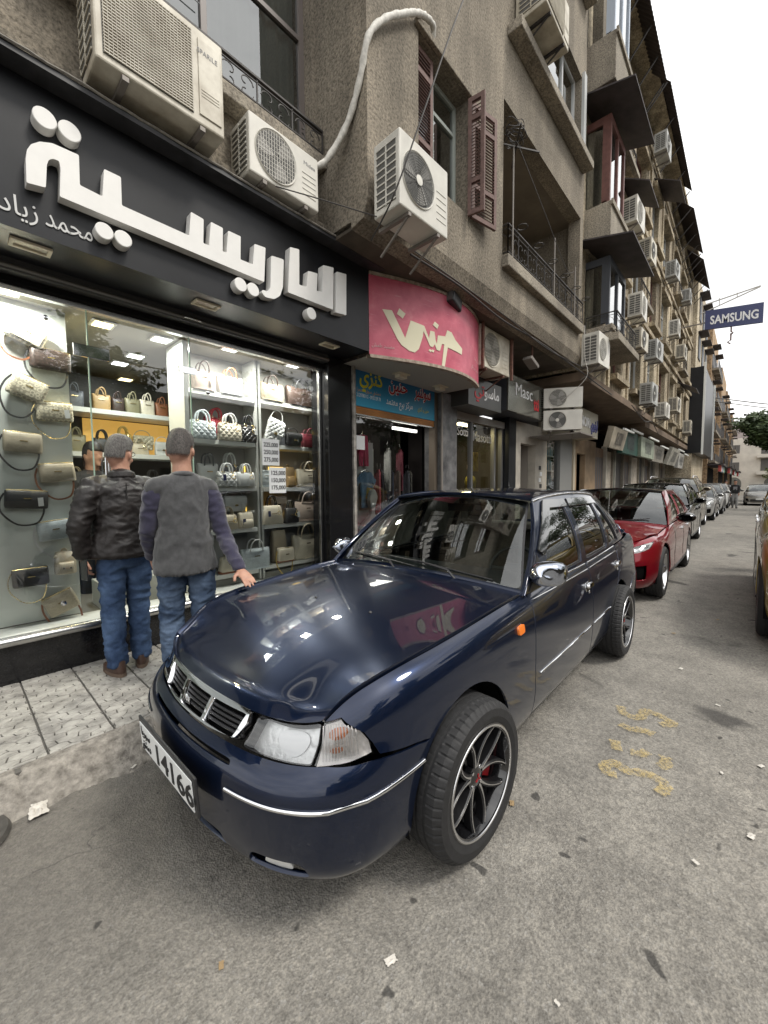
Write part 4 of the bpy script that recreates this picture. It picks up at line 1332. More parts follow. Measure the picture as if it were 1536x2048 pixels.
# stepped white shelves in the right window
def shelf_bay(x0, x1, zs, y0=4.04, y1=4.30):
  for z in zs:
    MB().box(x0, x1, y0, y1, z - .045, z).build('shelf', M_WHITE, shop, bevel=.003)
shelf_bay(1.60, 2.335, (2.445, 1.965, 1.485, 1.035, .565))
shelf_bay(2.42, 3.24, (2.455, 1.965, 1.475, 1.05, .585))
for x in (2.345, 2.36 + .03):
  MB().box(x - .0, x + .022, 4.04, 4.30, .45, 2.86).build('shelf_upright', mat('pale shelf upright', (.56, .57, .54), .5), shop)
MB().box(1.56, 1.60, 3.95, 4.34, .45, 2.86).build('shelf_upright', MATS['pale shelf upright'], shop)
MB().box(1.601, 3.26, 4.305, 4.33, .45, 2.86).build('shelf_back', mat('grey shelf back', (.36, .355, .34), .6), shop)
# lit niches glowing yellow behind the bags
M_NICHE = mat('lit yellow niche', (.8, .55, .15), .6, emit=(1., .62, .10), estr=1.6)
for x, z, w, h in ((2.80, 2.13, .16, .16), (2.76, 1.64, .22, .17), (2.36, 1.66, .05, .15), (2.62, 1.20, .2, .10), (2.36, 1.2, .05, .1)):
  MB().box(x - w / 2, x + w / 2, 4.298, 4.304, z - h / 2, z + h / 2).build('lit_niche', M_NICHE, shop)
# shelves deep in the shop
for z in (2.36, 1.88, 1.45):
  MB().box(.72, 2.2, 5.35, 5.75, z - .05, z).build('inner_shelf', M_WHITE, shop)
MB().box(1.12, 2.05, 5.752, 5.76, 1.88, 2.30).build('lit_niche', mat('lit amber niche', (.8, .55, .2), .6, emit=(1., .55, .12), estr=.28), shop)
MB().box(.72, 2.2, 5.77, 5.85, .40, 2.80).build('inner_panel', mat('dark shelf panel', (.03, .026, .022), .6), shop)
MB().box(.74, .80, 5.3, 5.76, .40, 2.86).build('inner_panel', MATS['dark shelf panel'], shop)
MB().box(1.02, 2.0, 4.95, 5.2, .40, 1.30).build('counter', mat('counter wood', (.10, .06, .035), .4), shop, bevel=.01)
# bright white block low in the window
MB().box(.9, 1.5, 4.3, 4.6, .385, .62).build('display_block', M_WHITE, shop, bevel=.004)
# ceiling lamps, lit, and fill lamps added along the glass
def downlight(x, y, col, st, w=.17, d=.17, label=None):
  o = bpy.data.objects.new('ceiling_or_fill_lamp', None); COL.objects.link(o); o.parent = shop; o.location = (x, y, 2.865)
  MB().box(-w / 2, w / 2, -d / 2, d / 2, -.012, 0).build('lamp_frame', mat('lamp frame', (.7, .7, .68), .35, metal=.5), o)
  MB().box(-w * .38, w * .38, -d * .38, d * .38, -.016, -.0125).build('lamp_panel', mat('lamp panel %.2f' % col[2], (.9, .9, .9), .5, emit=col, estr=3.2), o)
  ld = bpy.data.lights.new('ceiling_or_fill_light', 'AREA'); ld.energy = st; ld.color = col; ld.size = w * .7
  lo = bpy.data.objects.new('ceiling_or_fill_light', ld); COL.objects.link(lo); lo.parent = o; lo.location = (0, 0, -.03)
for x, y, c, s_ in ((.97, 4.08, (1., .8, .4), 8), (1.43, 4.10, (.95, .98, 1.), 8), (1.42, 4.8, (.9, 1., .92), 3.5), (1.38, 5.2, (.95, .98, 1.), 3.5), (1.62, 5.9, (1., .8, .4), 3), (.35, 3.87, (1., .98, .92), 14), (2.0, 3.87, (1., .97, .9), 12), (2.75, 3.87, (1., .97, .9), 12)):  # last three are added close to the glass to brighten bags and board
  downlight(x, y, c, s_)
MB().box(1.55, 1.72, 5.4, 5.5, 2.855, 2.866).build('ceiling_vent', M_CEIL, shop)

# black fascia with lip, soffit and recessed soffit lamps
fas = thing('shop_sign', 'long black shop sign with large raised white Arabic letters', 'sign', (0, 0, 0))
YF = 3.2
MB().box(-3, 3.28, YF, YF + .04, 2.985, 3.86).build('sign_panel', M_BLK, fas)
MB().box(-3, 3.28, YF + .041, 3.95, 2.985, 3.0).build('soffit', M_BLK, fas)
MB().box(3.24, 3.28, YF + .041, 3.9, 3.001, 3.86).build('sign_return', M_BLK, fas)
lip = MB()
lip.add([(-3, 3.06, 3.90), (3.44, 3.06, 3.90), (3.44, YF + .5, 3.95), (-3, YF + .5, 3.95), (-3, 3.06, 3.865), (3.40, 3.06, 3.865), (3.40, YF + .5, 3.865), (-3, YF + .5, 3.865)], [(0, 1, 2, 3), (4, 5, 1, 0), (7, 6, 5, 4), (5, 6, 2, 1)])
lip.build('sign_lip', mat('weathered black lip', (.03, .03, .033), .5, noise=(7, .6, (.012, .012, .013))), fas)
edge = MB()
edge.tube([(-3 + .08 * k, 3.055 + random.uniform(-.004, .004), 3.905 + random.uniform(-.004, .004)) for k in range(81)], .009, 5)
edge.build('lip_edge', mat('lip sealant', (.20, .185, .16), .8, noise=(30, .5)), fas)
for x in (.44, 1.53, 2.84):
  sl = bpy.data.objects.new('soffit_lamp', None); COL.objects.link(sl); sl.parent = fas; sl.location = (x, 3.36, 2.985)
  f_ = MB()
  for a0, a1, b0, b1 in ((-.10, .10, -.055, -.035), (-.10, .10, .035, .055), (-.10, -.08, -.035, .035), (.08, .10, -.035, .035)):
    f_.box(a0, a1, b0, b1, -.014, -.0005)
  f_.build('lamp_frame', M_CREAM, sl)
  MB().box(-.079, .079, -.034, .034, -.004, -.0006).build('lamp_glass', mat('unlit soffit lamp', (.34, .30, .22), .3), sl)

# the big raised letters, drawn on the plane of the sign (x, z)
SIGN_HOOK = [(0.408, 3.229), (0.411, 3.36), (0.418, 3.412), (0.438, 3.455), (0.478, 3.493), (0.537, 3.519), (0.664, 3.526), (0.661, 3.348), (0.778, 3.34), (0.793, 3.516), (0.887, 3.517), (0.885, 3.338), (1.314, 3.336), (1.333, 3.513), (1.427, 3.504), (1.418, 3.327), (1.462, 3.327), (1.482, 3.511), (1.577, 3.508), (1.569, 3.328), (1.602, 3.334), (1.62, 3.508), (1.726, 3.51), (1.718, 3.327), (1.829, 3.331), (1.848, 3.504), (1.952, 3.517), (1.931, 3.226), (0.558, 3.229), (0.569, 3.393), (0.565, 3.434), (0.538, 3.433), (0.515, 3.413), (0.505, 3.379), (0.494, 3.246)]
SIGN_RA = [(2.006, 3.475), (2.133, 3.492), (2.118, 3.25), (2.085, 3.163), (2.026, 3.116), (1.94, 3.104), (1.905, 3.13), (1.913, 3.157), (1.965, 3.159), (1.991, 3.205)]
SIGN_LAMBA = [(2.202, 3.628), (2.302, 3.648), (2.295, 3.334), (2.379, 3.341), (2.397, 3.495), (2.51, 3.514), (2.497, 3.348), (2.567, 3.36), (2.579, 3.618), (2.712, 3.645), (2.697, 3.235), (2.17, 3.224)]
SIGN_ALIF = [(2.754, 3.623), (2.882, 3.646), (2.875, 3.236), (2.729, 3.221)]
SIGN_DOTS = [(0.508, 3.643, 0.057), (0.625, 3.641, 0.057), (0.78, 3.13, 0.051), (0.886, 3.128, 0.051), (1.716, 3.129, 0.054), (1.828, 3.128, 0.054), (2.432, 3.118, 0.055)]
def letter(name, poly, parent, y_front=3.125, y_back=3.199, r=.008):
  o = MB()
  o.prism(rpoly(poly, r, 2), lambda p, q, d: (p, d, q), y_front, y_back)
  ob = o.build(name, [M_LET], parent, smooth=30)
  return ob
letter('raised_letter', SIGN_HOOK, fas)
letter('raised_letter', SIGN_RA, fas, r=.014)
letter('raised_letter', SIGN_LAMBA, fas)
letter('raised_letter', SIGN_ALIF, fas)
for x, z, r_ in SIGN_DOTS:
  MB().lathe([(.0005, -.075), (r_ - .004, -.075), (r_, -.071), (r_, -.001)], origin=(x, 3.2, z), axis='y', n=32).build('letter_dot', M_LET, fas, smooth=35)
M_SML = mat('small white lettering', (.55, .55, .54), .4)
for s_, x_, w_ in (('محمد', .49, .235), ('زياد', .285, .17), ('شحا', .06, .19)):
  text_obj('small_word', arabic(s_), .15, M_SML, fas, (x_, 3.196, 3.065), depth=.006, width=w_)

# price cards taped to the glass
for lab, x0, z1, lines in (('upper white price card on the glass, 225,000 to 275,000', 2.25, 1.985, ('225,000', '250,000', '275,000')), ('lower white price card on the glass, 125,000 to 175,000', 2.325, 1.69, ('125,000', '150,000', '175,000'))):
  t = thing('price_card', lab, 'card', (x0, YG - .006, z1 - .275), group='price cards on the shop glass')
  MB().box(0, .205, -.001, .001, 0, .275).build('card', mat('white card', (.80, .81, .80), .6), t)
  for k, s_ in enumerate(lines):
    text_obj('price_line', s_, .062, M_INK, t, (.018, -.0025, .195 - .078 * k), depth=.0008, width=.172, bold=.0012)

# ------------------------------------------------------------------ handbags
def leather(name, col, pat=None, rough=.45):
  if name in MATS: return MATS[name]
  m, nt, b = nmat(name)
  b.inputs['Roughness'].default_value = rough
  tc = N(nt, 'ShaderNodeTexCoord')
  if pat == 'quilt':
    mp = N(nt, 'ShaderNodeMapping'); mp.inputs['Rotation'].default_value = (0, R(45), 0); mp.inputs['Scale'].default_value = (1, 1, 1)
    nt.links.new(tc.outputs['Object'], mp.inputs[0])
    ws = []
    for ax in ('X', 'Z'):
      w = N(nt, 'ShaderNodeTexWave', Scale=7.5, _wave_type='BANDS', _bands_direction=ax); nt.links.new(mp.outputs[0], w.inputs['Vector']); ws.append(w)
    mn = N(nt, 'ShaderNodeMath', _operation='MINIMUM'); nt.links.new(ws[0].outputs['Fac'], mn.inputs[0]); nt.links.new(ws[1].outputs['Fac'], mn.inputs[1])
    pw = N(nt, 'ShaderNodeMath', _operation='POWER'); pw.inputs[1].default_value = .35; nt.links.new(mn.outputs[0], pw.inputs[0])
    bp = N(nt, 'ShaderNodeBump', Strength=.8, Distance=.012); nt.links.new(pw.outputs[0], bp.inputs['Height']); nt.links.new(bp.outputs[0], b.inputs['Normal'])
    b.inputs['Base Color'].default_value = (*col, 1)
  elif pat == 'mono':
    v = N(nt, 'ShaderNodeTexVoronoi', Scale=34., Randomness=.35); nt.links.new(tc.outputs['Object'], v.inputs['Vector'])
    r = ramp(nt, v.outputs['Distance'], [(.36, tuple(c * .62 for c in col)), (.42, tuple(min(1, c * 1.2) for c in col)), (.55, tuple(min(1, c * 1.25) for c in col)), (.62, tuple(c * .7 for c in col))])
    nt.links.new(r.outputs[0], b.inputs['Base Color'])
  elif pat == 'weave':
    v = N(nt, 'ShaderNodeTexBrick', Scale=30.); nt.links.new(tc.outputs['Object'], v.inputs['Vector'])
    mp = N(nt, 'ShaderNodeMapping'); mp.inputs['Rotation'].default_value = (R(90), 0, 0); nt.links.new(tc.outputs['Object'], mp.inputs[0]); nt.links.new(mp.outputs[0], v.inputs['Vector'])
    v.inputs['Color1'].default_value = (*col, 1); v.inputs['Color2'].default_value = (*[c * .8 for c in col], 1); v.inputs['Mortar'].default_value = (*[c * .55 for c in col], 1)
    nt.links.new(v.outputs[0], b.inputs['Base Color'])
  else:
    n = N(nt, 'ShaderNodeTexNoise', Scale=9., Detail=6); nt.links.new(tc.outputs['Object'], n.inputs['Vector'])
    r = ramp(nt, n.outputs[0], [(.3, tuple(c * .84 for c in col)), (.7, tuple(min(1, c * 1.08) for c in col))])
    nt.links.new(r.outputs[0], b.inputs['Base Color'])
    n2 = N(nt, 'ShaderNodeTexVoronoi', Scale=240.); nt.links.new(tc.outputs['Object'], n2.inputs['Vector'])
    bp = N(nt, 'ShaderNodeBump', Strength=.15, Distance=.003); nt.links.new(n2.outputs['Distance'], bp.inputs['Height']); nt.links.new(bp.outputs[0], b.inputs['Normal'])
  return m
LC = dict(white=(.70, .71, .70), ice=(.60, .67, .70), cream=(.66, .60, .48), beige=(.52, .44, .32), sand=(.57, .50, .38), tan=(.42, .28, .13), black=(.016, .016, .018), brown=(.05, .032, .026), red=(.40, .012, .03),
     grey=(.10, .105, .115), burg=(.11, .012, .022), blush=(.56, .45, .38), khaki=(.58, .53, .40), saddle=(.26, .10, .045), gold=(.55, .40, .12), olive=(.22, .20, .12))
M_GOLD = mat('gold hardware', (.75, .58, .28), .25, metal=1.)
M_TAGW = mat('price tag white', (.75, .76, .75), .6)
M_TAGB = mat('navy swing tag', (.03, .04, .12), .5)
BAGN = {'tote': 'tote_bag', 'lady': 'top_handle_bag', 'camera': 'crossbody_bag', 'flap': 'flap_bag', 'trap': 'handbag', 'back': 'backpack'}
def rbox(mb, w, d, h, taper=0., puff=.25, sag=0., n=5):
  """soft bag body, base at z=0, centred on x; front at -d/2"""
  K = 20
  rows = []
  prof = [(0., .90, .55), (.04, .98, .9), (.18, 1.0, 1.0), (.5, 1.0, 1.0 + puff * .3), (.82, 1., .86), (.95, .985, .62), (1., .93, .40)]
  vs = []
  for (t, kw, kd) in prof:
    ww = w / 2 * kw * (1 - taper * t); dd = d / 2 * kd
    for k in range(K):
      a = 2 * math.pi * k / K
      c, s = math.cos(a), math.sin(a)
      ex = .28
      x = ww * math.copysign(abs(c) ** ex, c); y = dd * math.copysign(abs(s) ** (.55), s)
      z = h * t - sag * h * (1 - (x / (w / 2)) ** 2) * (t ** 3)
      vs.append((x, y, z))
  m = len(prof)
  fs = [(i * K + k, i * K + (k + 1) % K, (i + 1) * K + (k + 1) % K, (i + 1) * K + k) for i in range(m - 1) for k in range(K)]
  fs += [tuple(range(K - 1, -1, -1)), tuple((m - 1) * K + k for k in range(K))]
  mb.add(vs, fs)
def arch(mb, w, h, z0, y, r, n=14, lean=0.):
  mb.tube([(w / 2 * -math.cos(math.pi * k / n), y + lean * math.sin(math.pi * k / n), z0 + h * math.sin(math.pi * k / n) ** .8) for k in range(n + 1)], r, 7)
def bag(kind, loc, w, h, col, label, pat=None, strap=None, tilt=0., yaw=0., tagc=None, charm=False, trim=None, d=None, group='handbags in the shop window', chain=False, text=None):
  """one handbag standing at loc (or hanging: loc is its base all the same)"""
  t = thing(BAGN[kind], label, 'handbag', loc, yaw, group)
  t.rotation_euler = (0, tilt, yaw)
  body_m = leather('leather %s %s' % (col, pat), LC[col], pat, .3 if pat == 'quilt' else .45)
  sm = leather('leather %s None' % (strap or col), LC[strap or col])
  tm_ = leather('leather %s None' % (trim or col), LC[trim or col])
  if kind == 'tote':
    d = d or .11; hb = h * .68
    b = MB(); rbox(b, w, d, hb, -.06, .1, .06); b.build('body', body_m, t, smooth=50)
    for y in (-d * .36, d * .3):
      a = MB(); arch(a, w * .46, h * .36, hb - .03, y, .0075, lean=-.02 if y < 0 else .01); a.build('handle', sm, t, smooth=60)
    MB().box(-w * .46, w * .46, -d * .5 - .002, -d * .5 + .004, hb * .0 + .006, hb * .05 + .006).build('base_trim', tm_, t)
    MB().box(-.03, .03, -d * .53 - .003, -d * .53, hb * .62, hb * .66).build('nameplate', M_GOLD, t)
  elif kind == 'lady':
    d = d or .10; hb = h * .62
    b = MB(); rbox(b, w, d, hb, .03, .12); b.build('body', body_m, t, smooth=50)
    for y in (-d * .3, d * .3):
      a = MB(); arch(a, w * .48, h * .36, hb - .005, y, .0095); a.build('handle', sm, t, smooth=60)
    for x in (-w * .24, w * .24):
      r_ = MB(); r_.tube([(x + .013 * math.cos(q), -d * .33, hb - .008 + .013 * math.sin(q)) for q in np.linspace(0, 6.28, 12, endpoint=False)], .0035, 5, closed=True); r_.build('handle_ring', M_GOLD, t, smooth=60)
    charm = True
  elif kind == 'camera':
    d = d or .07; hb = h
    b = MB(); rbox(b, w, d, hb, .0, .1); b.build('body', body_m, t, smooth=50)
    MB().grid(lambda a, c: (w * .40 * (2 * a - 1), -d * .53 - .003 - .004 * math.sin(math.pi * c), hb * (.12 + .62 * c)), 8, 5).build('front_pocket', body_m, t, smooth=60)
    z_ = MB(); z_.tube([(-w * .46, -d * .22, hb * .965), (0, -d * .26, hb * .985), (w * .46, -d * .22, hb * .965)], .004, 6); z_.build('zip', M_GOLD, t, smooth=60)
    MB().box(-.022, .022, -d * .56 - .006, -d * .56, hb * .52, hb * .57).build('nameplate', M_GOLD, t)
    pts = [(-w * .5, 0, hb * .8), (-w * .60, -.005, hb * .35), (-w * .55, -.015, -hb * .25), (-w * .2, -.02, -hb * .85), (w * .22, -.02, -hb * .80), (w * .38, -.012, -hb * .3), (w * .40, 0, .03)]
    P = smooth_poly(pts, 5, closed=False)
    if chain:
      c_ = MB()
      for k in range(0, len(P) - 1):
        a = Vector(P[k]); e = Vector(P[k + 1]); c_.tube([a, a.lerp(e, .8)], .0042, 5)
      c_.build('chain_strap', M_GOLD, t, smooth=60)
    else:
      st = MB()
      vs = []
      for p in P:
        vs += [(p[0], p[1] - .001, p[2] + .011), (p[0], p[1] - .001, p[2] - .011), (p[0], p[1] + .003, p[2] - .011), (p[0], p[1] + .003, p[2] + .011)]
      fs = [(k * 4 + j, k * 4 + (j + 1) % 4, k * 4 + 4 + (j + 1) % 4, k * 4 + 4 + j) for k in range(len(P) - 1) for j in range(4)]
      # a flat strap that keeps its width when it runs upright
      vs2 = []
      for i_, p in enumerate(P):
        a = np.array(P[max(0, i_ - 1)]); e = np.array(P[min(len(P) - 1, i_ + 1)]); dr = e - a; dr /= np.linalg.norm(dr) + 1e-9
        nx = np.array([-dr[2], 0, dr[0]]) * .0062
        for sx, yy in ((1, -.001), (-1, -.001), (-1, .003), (1, .003)):
          vs2.append((p[0] + nx[0] * sx, p[1] + yy, p[2] + nx[2] * sx))
      st.add(vs2, fs); st.build('strap', sm, t, smooth=50)
  elif kind == 'flap':
    d = d or .075; hb = h
    b = MB(); rbox(b, w, d, hb, .0, .1); b.build('body', body_m, t, smooth=50)
    MB().grid(lambda a, c: (w * .495 * (2 * a - 1), -d * .50 - .008 + (d * .45 if c > .99 else 0) - .006 * math.sin(math.pi * min(c, .9)), hb * (.38 + .62 * c) + (.004 if c > .9 else 0)), 9, 7).build('flap', body_m, t, smooth=60)
    MB().box(-.018, .018, -d * .5 - .02, -d * .5 - .012, hb * .36, hb * .46).build('clasp', M_GOLD, t, bevel=.002)
    a = MB(); arch(a, w * .8, h * .5, hb * .9, .01, .005); a.build('strap', sm, t, smooth=60)
  elif kind == 'trap':
    d = d or .11; hb = h * .66
    b = MB(); rbox(b, w, d, hb, .22, .12); b.build('body', body_m, t, smooth=50)
    for y in (-d * .15, d * .15):
      a = MB(); arch(a, w * .42, h * .36, hb - .008, y, .008); a.build('handle', sm, t, smooth=60)
    MB().box(-.035, .035, -d * .56 - .002, -d * .56 + .003, hb * .55, hb * .58).build('nameplate', M_GOLD, t)
    charm = True
  elif kind == 'back':
    d = d or .10
    b = MB(); rbox(b, w, d, h * .9, .12, .2); b.build('body', body_m, t, smooth=50)
    p = MB(); rbox(p, w * .7, .05, h * .42, 0, .2); q = p.build('front_pocket', tm_, t, smooth=50); q.location = (0, -d * .5, .015)
    a = MB(); arch(a, w * .25, h * .14, h * .86, .02, .006); a.build('handle', sm, t, smooth=60)
  if trim:
    f_ = MB(); rbox(f_, w * 1.006, (d or .1) * 1.02, h * .12, -.0, .0); f_.build('base_panel', tm_, t, smooth=50)
  if charm:
    ch = MB(); x = w * .2
    ch.tube([(x + .02 * math.cos(q), -d * .62 - .004, h * .40 + .02 * math.sin(q)) for q in np.linspace(0, 6.28, 14, endpoint=False)], .0035, 5, closed=True)
    ch.tube([(x, -d * .55, h * .60), (x, -d * .62, h * .44)], .0025, 5)
    ch.build('charm', M_GOLD, t, smooth=60)
  if tagc:
    x = w * (.3 if tagc == 'w' else -.25)
    dd = d or .1
    MB().obox((x, -dd * .66 - .006, h * .38), (.016, 0, .002), (0, .0008, 0), (-.003, 0, .032)).build('swing_tag', M_TAGW if tagc == 'w' else M_TAGB, t)
  if text:
    text_obj('metal_letters', text, .055, M_CHROME, t, (-.032, -(d or .1) * .5 - .018, h * .30), depth=.003)
  return t
YB = 3.985   # hanging bags on the left board
GB = 'cross-body bags hung on the white board'
for a in ((.44, 2.56, .23, .15, 'khaki', 'beige patterned cross-body bag with brown base, topmost on the white board', 'mono', 'saddle', .42),
     (.60, 2.39, .25, .155, 'brown', 'dark brown patterned cross-body bag with black strap on the white board', 'mono', 'black', .03),
     (.43, 2.15, .22, .17, 'khaki', 'beige patterned cross-body bag with wide black strap below the dark brown bag', 'mono', 'black', .38),
     (.61, 2.0, .23, .15, 'khaki', 'beige patterned cross-body bag with chain strap and white tag on the board', 'mono', 'cream', -.02),
     (.41, 1.75, .225, .15, 'sand', 'beige woven cross-body bag with black strap at the left board edge', 'weave', 'black', .05),
     (.61, 1.53, .225, .15, 'sand', 'beige woven cross-body bag with brown strap beside the leather jacket man', 'weave', 'saddle', -.1),
     (.41, 1.33, .25, .14, 'black', 'black cross-body bag with long dangling strap on the board', None, 'black', .06),
     (.58, 1.08, .22, .155, 'ice', 'pale blue woven cross-body bag with white strap', 'weave', 'white', -.12),
     (.41, .74, .215, .14, 'black', 'small black bag on a gold chain near the bottom of the board', None, 'black', -.02),
     (.61, .50, .21, .165, 'sand', 'beige woven wallet bag tilted at the bottom of the board', 'weave', 'saddle', -.38)):
  x, z, w, h, col, lab, pat, st, tl = a
  bag('camera', (x, YB + .03, z), w, h, col, lab, pat, st, tl, tagc='w' if 'tag' in lab or 'dangling' in lab else None, chain='chain' in lab, group=GB)
bb = bag('back', (.62, YB + .03, .80), .14, .20, 'sand', 'small beige bag with a plush bear face hanging on the board', None, 'sand', 0., group=GB)
for sx in (-1, 1):
  MB().lathe([(.0005, .02), (.014, .014), (.02, 0), (.014, -.014), (.0005, -.02)], origin=(sx * .055, -.02, .145), axis='y', n=12).build('bear_ear', leather('leather sand None', LC['sand']), bb, smooth=60)
  MB().lathe([(.0005, -.004), (.006, -.002), (.007, 0)], origin=(sx * .022, -.085, .055), axis='y', n=8).build('bear_eye', M_INK, bb, smooth=60)
YD = 4.085    # bags on the white shelves
WINB = [
 ('tote', 1.80, 2.447, .22, .30, 'blush', 'pale pink tote on the top shelf, leftmost', None, 'brown', None, 'w', 0, 0),
 ('tote', 2.08, 2.447, .26, .29, 'white', 'white tote on the top shelf left bay', None, 'saddle', None, None, 0, 0),
 ('tote', 2.57, 2.457, .29, .30, 'beige', 'beige tote with knotted scarf on the top shelf', None, 'brown', None, None, 0, 0),
 ('tote', 2.98, 2.457, .40, .33, 'brown', 'glossy dark brown tote on the top shelf with white tag', None, 'black', None, 'w', 0, 0),
 ('lady', 1.77, 1.967, .26, .29, 'ice', 'ice white quilted top-handle bag, leftmost on the second shelf', 'quilt', None, None, None, 0, -.02),
 ('lady', 1.92, 2.045, .22, .28, 'red', 'bright red quilted top-handle bag tilted behind the white one', 'quilt', None, None, 'w', .22, .10),
 ('lady', 2.14, 2.02, .2, .28, 'grey', 'dark grey top-handle bag behind the beige quilted bag', 'quilt', 'black', None, 'w', 0, .12),
 ('lady', 2.05, 1.967, .25, .29, 'cream', 'cream quilted top-handle bag in the middle of the second shelf', 'quilt', 'white', None, None, 0, -.03),
 ('lady', 2.265, 1.967, .18, .30, 'black', 'black quilted top-handle bag beside the price cards', 'quilt', None, None, 'w', 0, -.02),
 ('flap', 2.545, 1.975, .20, .29, 'white', 'white quilted flap bag leaning on the second shelf', 'quilt', None, None, None, .30, -.02),
 ('tote', 2.75, 1.967, .22, .27, 'grey', 'slouchy dark grey bag behind the small black flap bag', None, 'black', None, None, 0, .10),
 ('flap', 2.82, 1.967, .20, .15, 'black', 'small black flap bag with silver monogram letters', None, None, None, None, 0, -.06),
 ('tote', 3.09, 1.967, .24, .25, 'burg', 'dark red patent bag at the right end of the second shelf', None, None, None, None, 0, 0),
 ('tote', 1.86, 1.487, .2, .36, 'white', 'white bag with grey handles behind the third shelf bags', None, 'grey', None, None, 0, .10),
 ('lady', 2.10, 1.50, .22, .36, 'grey', 'plastic wrapped pale bag with arched handles at the back of the third shelf', None, 'white', None, None, 0, .10),
 ('lady', 1.99, 1.487, .21, .25, 'white', 'small white quilted bag with gold charm on the third shelf', 'quilt', None, None, 'b', 0, -.05),
 ('lady', 2.20, 1.487, .20, .25, 'white', 'white bowling bag with padlock charm on the third shelf', None, None, None, None, 0, -.05),
 ('tote', 2.47, 1.477, .21, .30, 'ice', 'ice blue tote behind the upper price card', None, None, None, None, 0, .02),
 ('back', 2.80, 1.477, .15, .27, 'tan', 'small tan bag with red bow beside the cream tote', None, None, None, None, 0, .02),
 ('tote', 3.06, 1.477, .32, .33, 'cream', 'cream tote with double handles at the right end of the third shelf', None, None, None, 'w', 0, 0),
 ('back', 1.95, 1.16, .13, .22, 'white', 'white rounded bag high at the left of the fourth shelf', None, None, None, None, 0, .08),
 ('flap', 2.14, 1.215, .25, .17, 'white', 'white flap bag propped behind the fourth shelf bags', None, None, None, 'w', 0, .09),
 ('trap', 2.00, 1.037, .18, .24, 'sand', 'tan leather handbag at the left of the fourth shelf', None, None, None, None, 0, -.05),
 ('back', 2.19, 1.037, .18, .19, 'cream', 'small cream bag with dark brown tag on the fourth shelf', None, None, None, 'b', 0, -.04),
 ('trap', 2.53, 1.052, .29, .33, 'cream', 'cream trapeze handbag with black handles on the fourth shelf', None, 'black', None, 'b', 0, -.02),
 ('trap', 2.77, 1.052, .20, .27, 'black', 'small black handbag on the fourth shelf', None, None, None, 'w', 0, -.05),
 ('flap', 2.68, 1.20, .22, .17, 'blush', 'blush wallet bag propped behind the black handbag', None, None, None, None, 0, .10),
 ('tote', 3.03, 1.052, .36, .38, 'blush', 'blush pink tote with long handles at the right of the fourth shelf', None, None, None, None, 0, 0),
 ('trap', 2.02, .567, .25, .27, 'cream', 'cream bag with brown base on the bottom shelf beside the grey sweater man', None, None, 'saddle', None, 0, 0),
 ('tote', 2.30, .567, .33, .35, 'ice', 'pale blue woven tote on the bottom shelf', 'weave', 'white', None, None, 0, -.03),
 ('back', 2.66, .587, .2, .42, 'beige', 'beige backpack with top handle standing on the bottom shelf', None, None, None, None, 0, .06),
 ('camera', 2.68, .60, .22, .17, 'cream', 'small cream bag with brown base and chain on the bottom shelf', None, 'gold', 'saddle', None, 0, -.06),
 ('tote', 3.02, .587, .40, .45, 'cream', 'large cream tote at the right end of the bottom shelf', None, 'beige', None, None, 0, 0),
]
for k, x, z, w, h, col, lab, pat, st, tr, tg, tl, dy in WINB:
  bag(k, (x, YD + dy, z), w, h, col, lab, pat, st, tl, trim=tr, tagc=tg, text='MK' if 'monogram' in lab else None)
GI = 'handbags on the inner shelves'
for k, x, z, w, h, col, lab, pat in (
 ('tote', 1.25, 2.362, .17, .27, 'tan', 'tan tote on the top shelf inside the shop, leftmost', None), ('tote', 1.41, 2.362, .12, .25, 'brown', 'dark brown tote on the top shelf inside the shop', None),
 ('tote', 1.56, 2.362, .15, .27, 'olive', 'olive tote on the top shelf inside the shop', None), ('tote', 1.72, 2.362, .15, .28, 'cream', 'cream tote on the top shelf inside the shop', None), ('tote', 1.88, 2.362, .14, .26, 'saddle', 'brown tote at the right of the top inner shelf', None),
 ('lady', 1.24, 1.882, .19, .27, 'black', 'black top-handle bag on the amber lit inner shelf', None), ('lady', 1.47, 1.97, .18, .25, 'gold', 'golden top-handle bag on the amber lit inner shelf', None),
 ('flap', 1.68, 1.95, .22, .17, 'khaki', 'khaki flap bag on the amber lit inner shelf', 'quilt'), ('trap', 1.62, 1.882, .2, .2, 'sand', 'sand coloured small bag in front on the amber lit inner shelf', None), ('flap', 1.88, 1.882, .18, .17, 'white', 'white flap bag at the right of the amber lit inner shelf', None),
 ('tote', 1.0, 2.362, .17, .28, 'grey', 'grey tote on the top inner shelf behind the glass door edge', None), ('tote', 1.0, 1.882, .17, .28, 'olive', 'dull green tote on the middle inner shelf behind the glass door edge', None),
 ('tote', .98, 1.452, .2, .28, 'beige', 'beige tote on the low inner shelf by the shop door', None), ('lady', 1.75, 1.452, .2, .26, 'black', 'black bag on the low inner shelf', None)):
  bag(k, (x, 5.48 + (.07 if z > 1.9 and z < 2.1 else 0), z), w, h, col, lab, pat, group=GI)

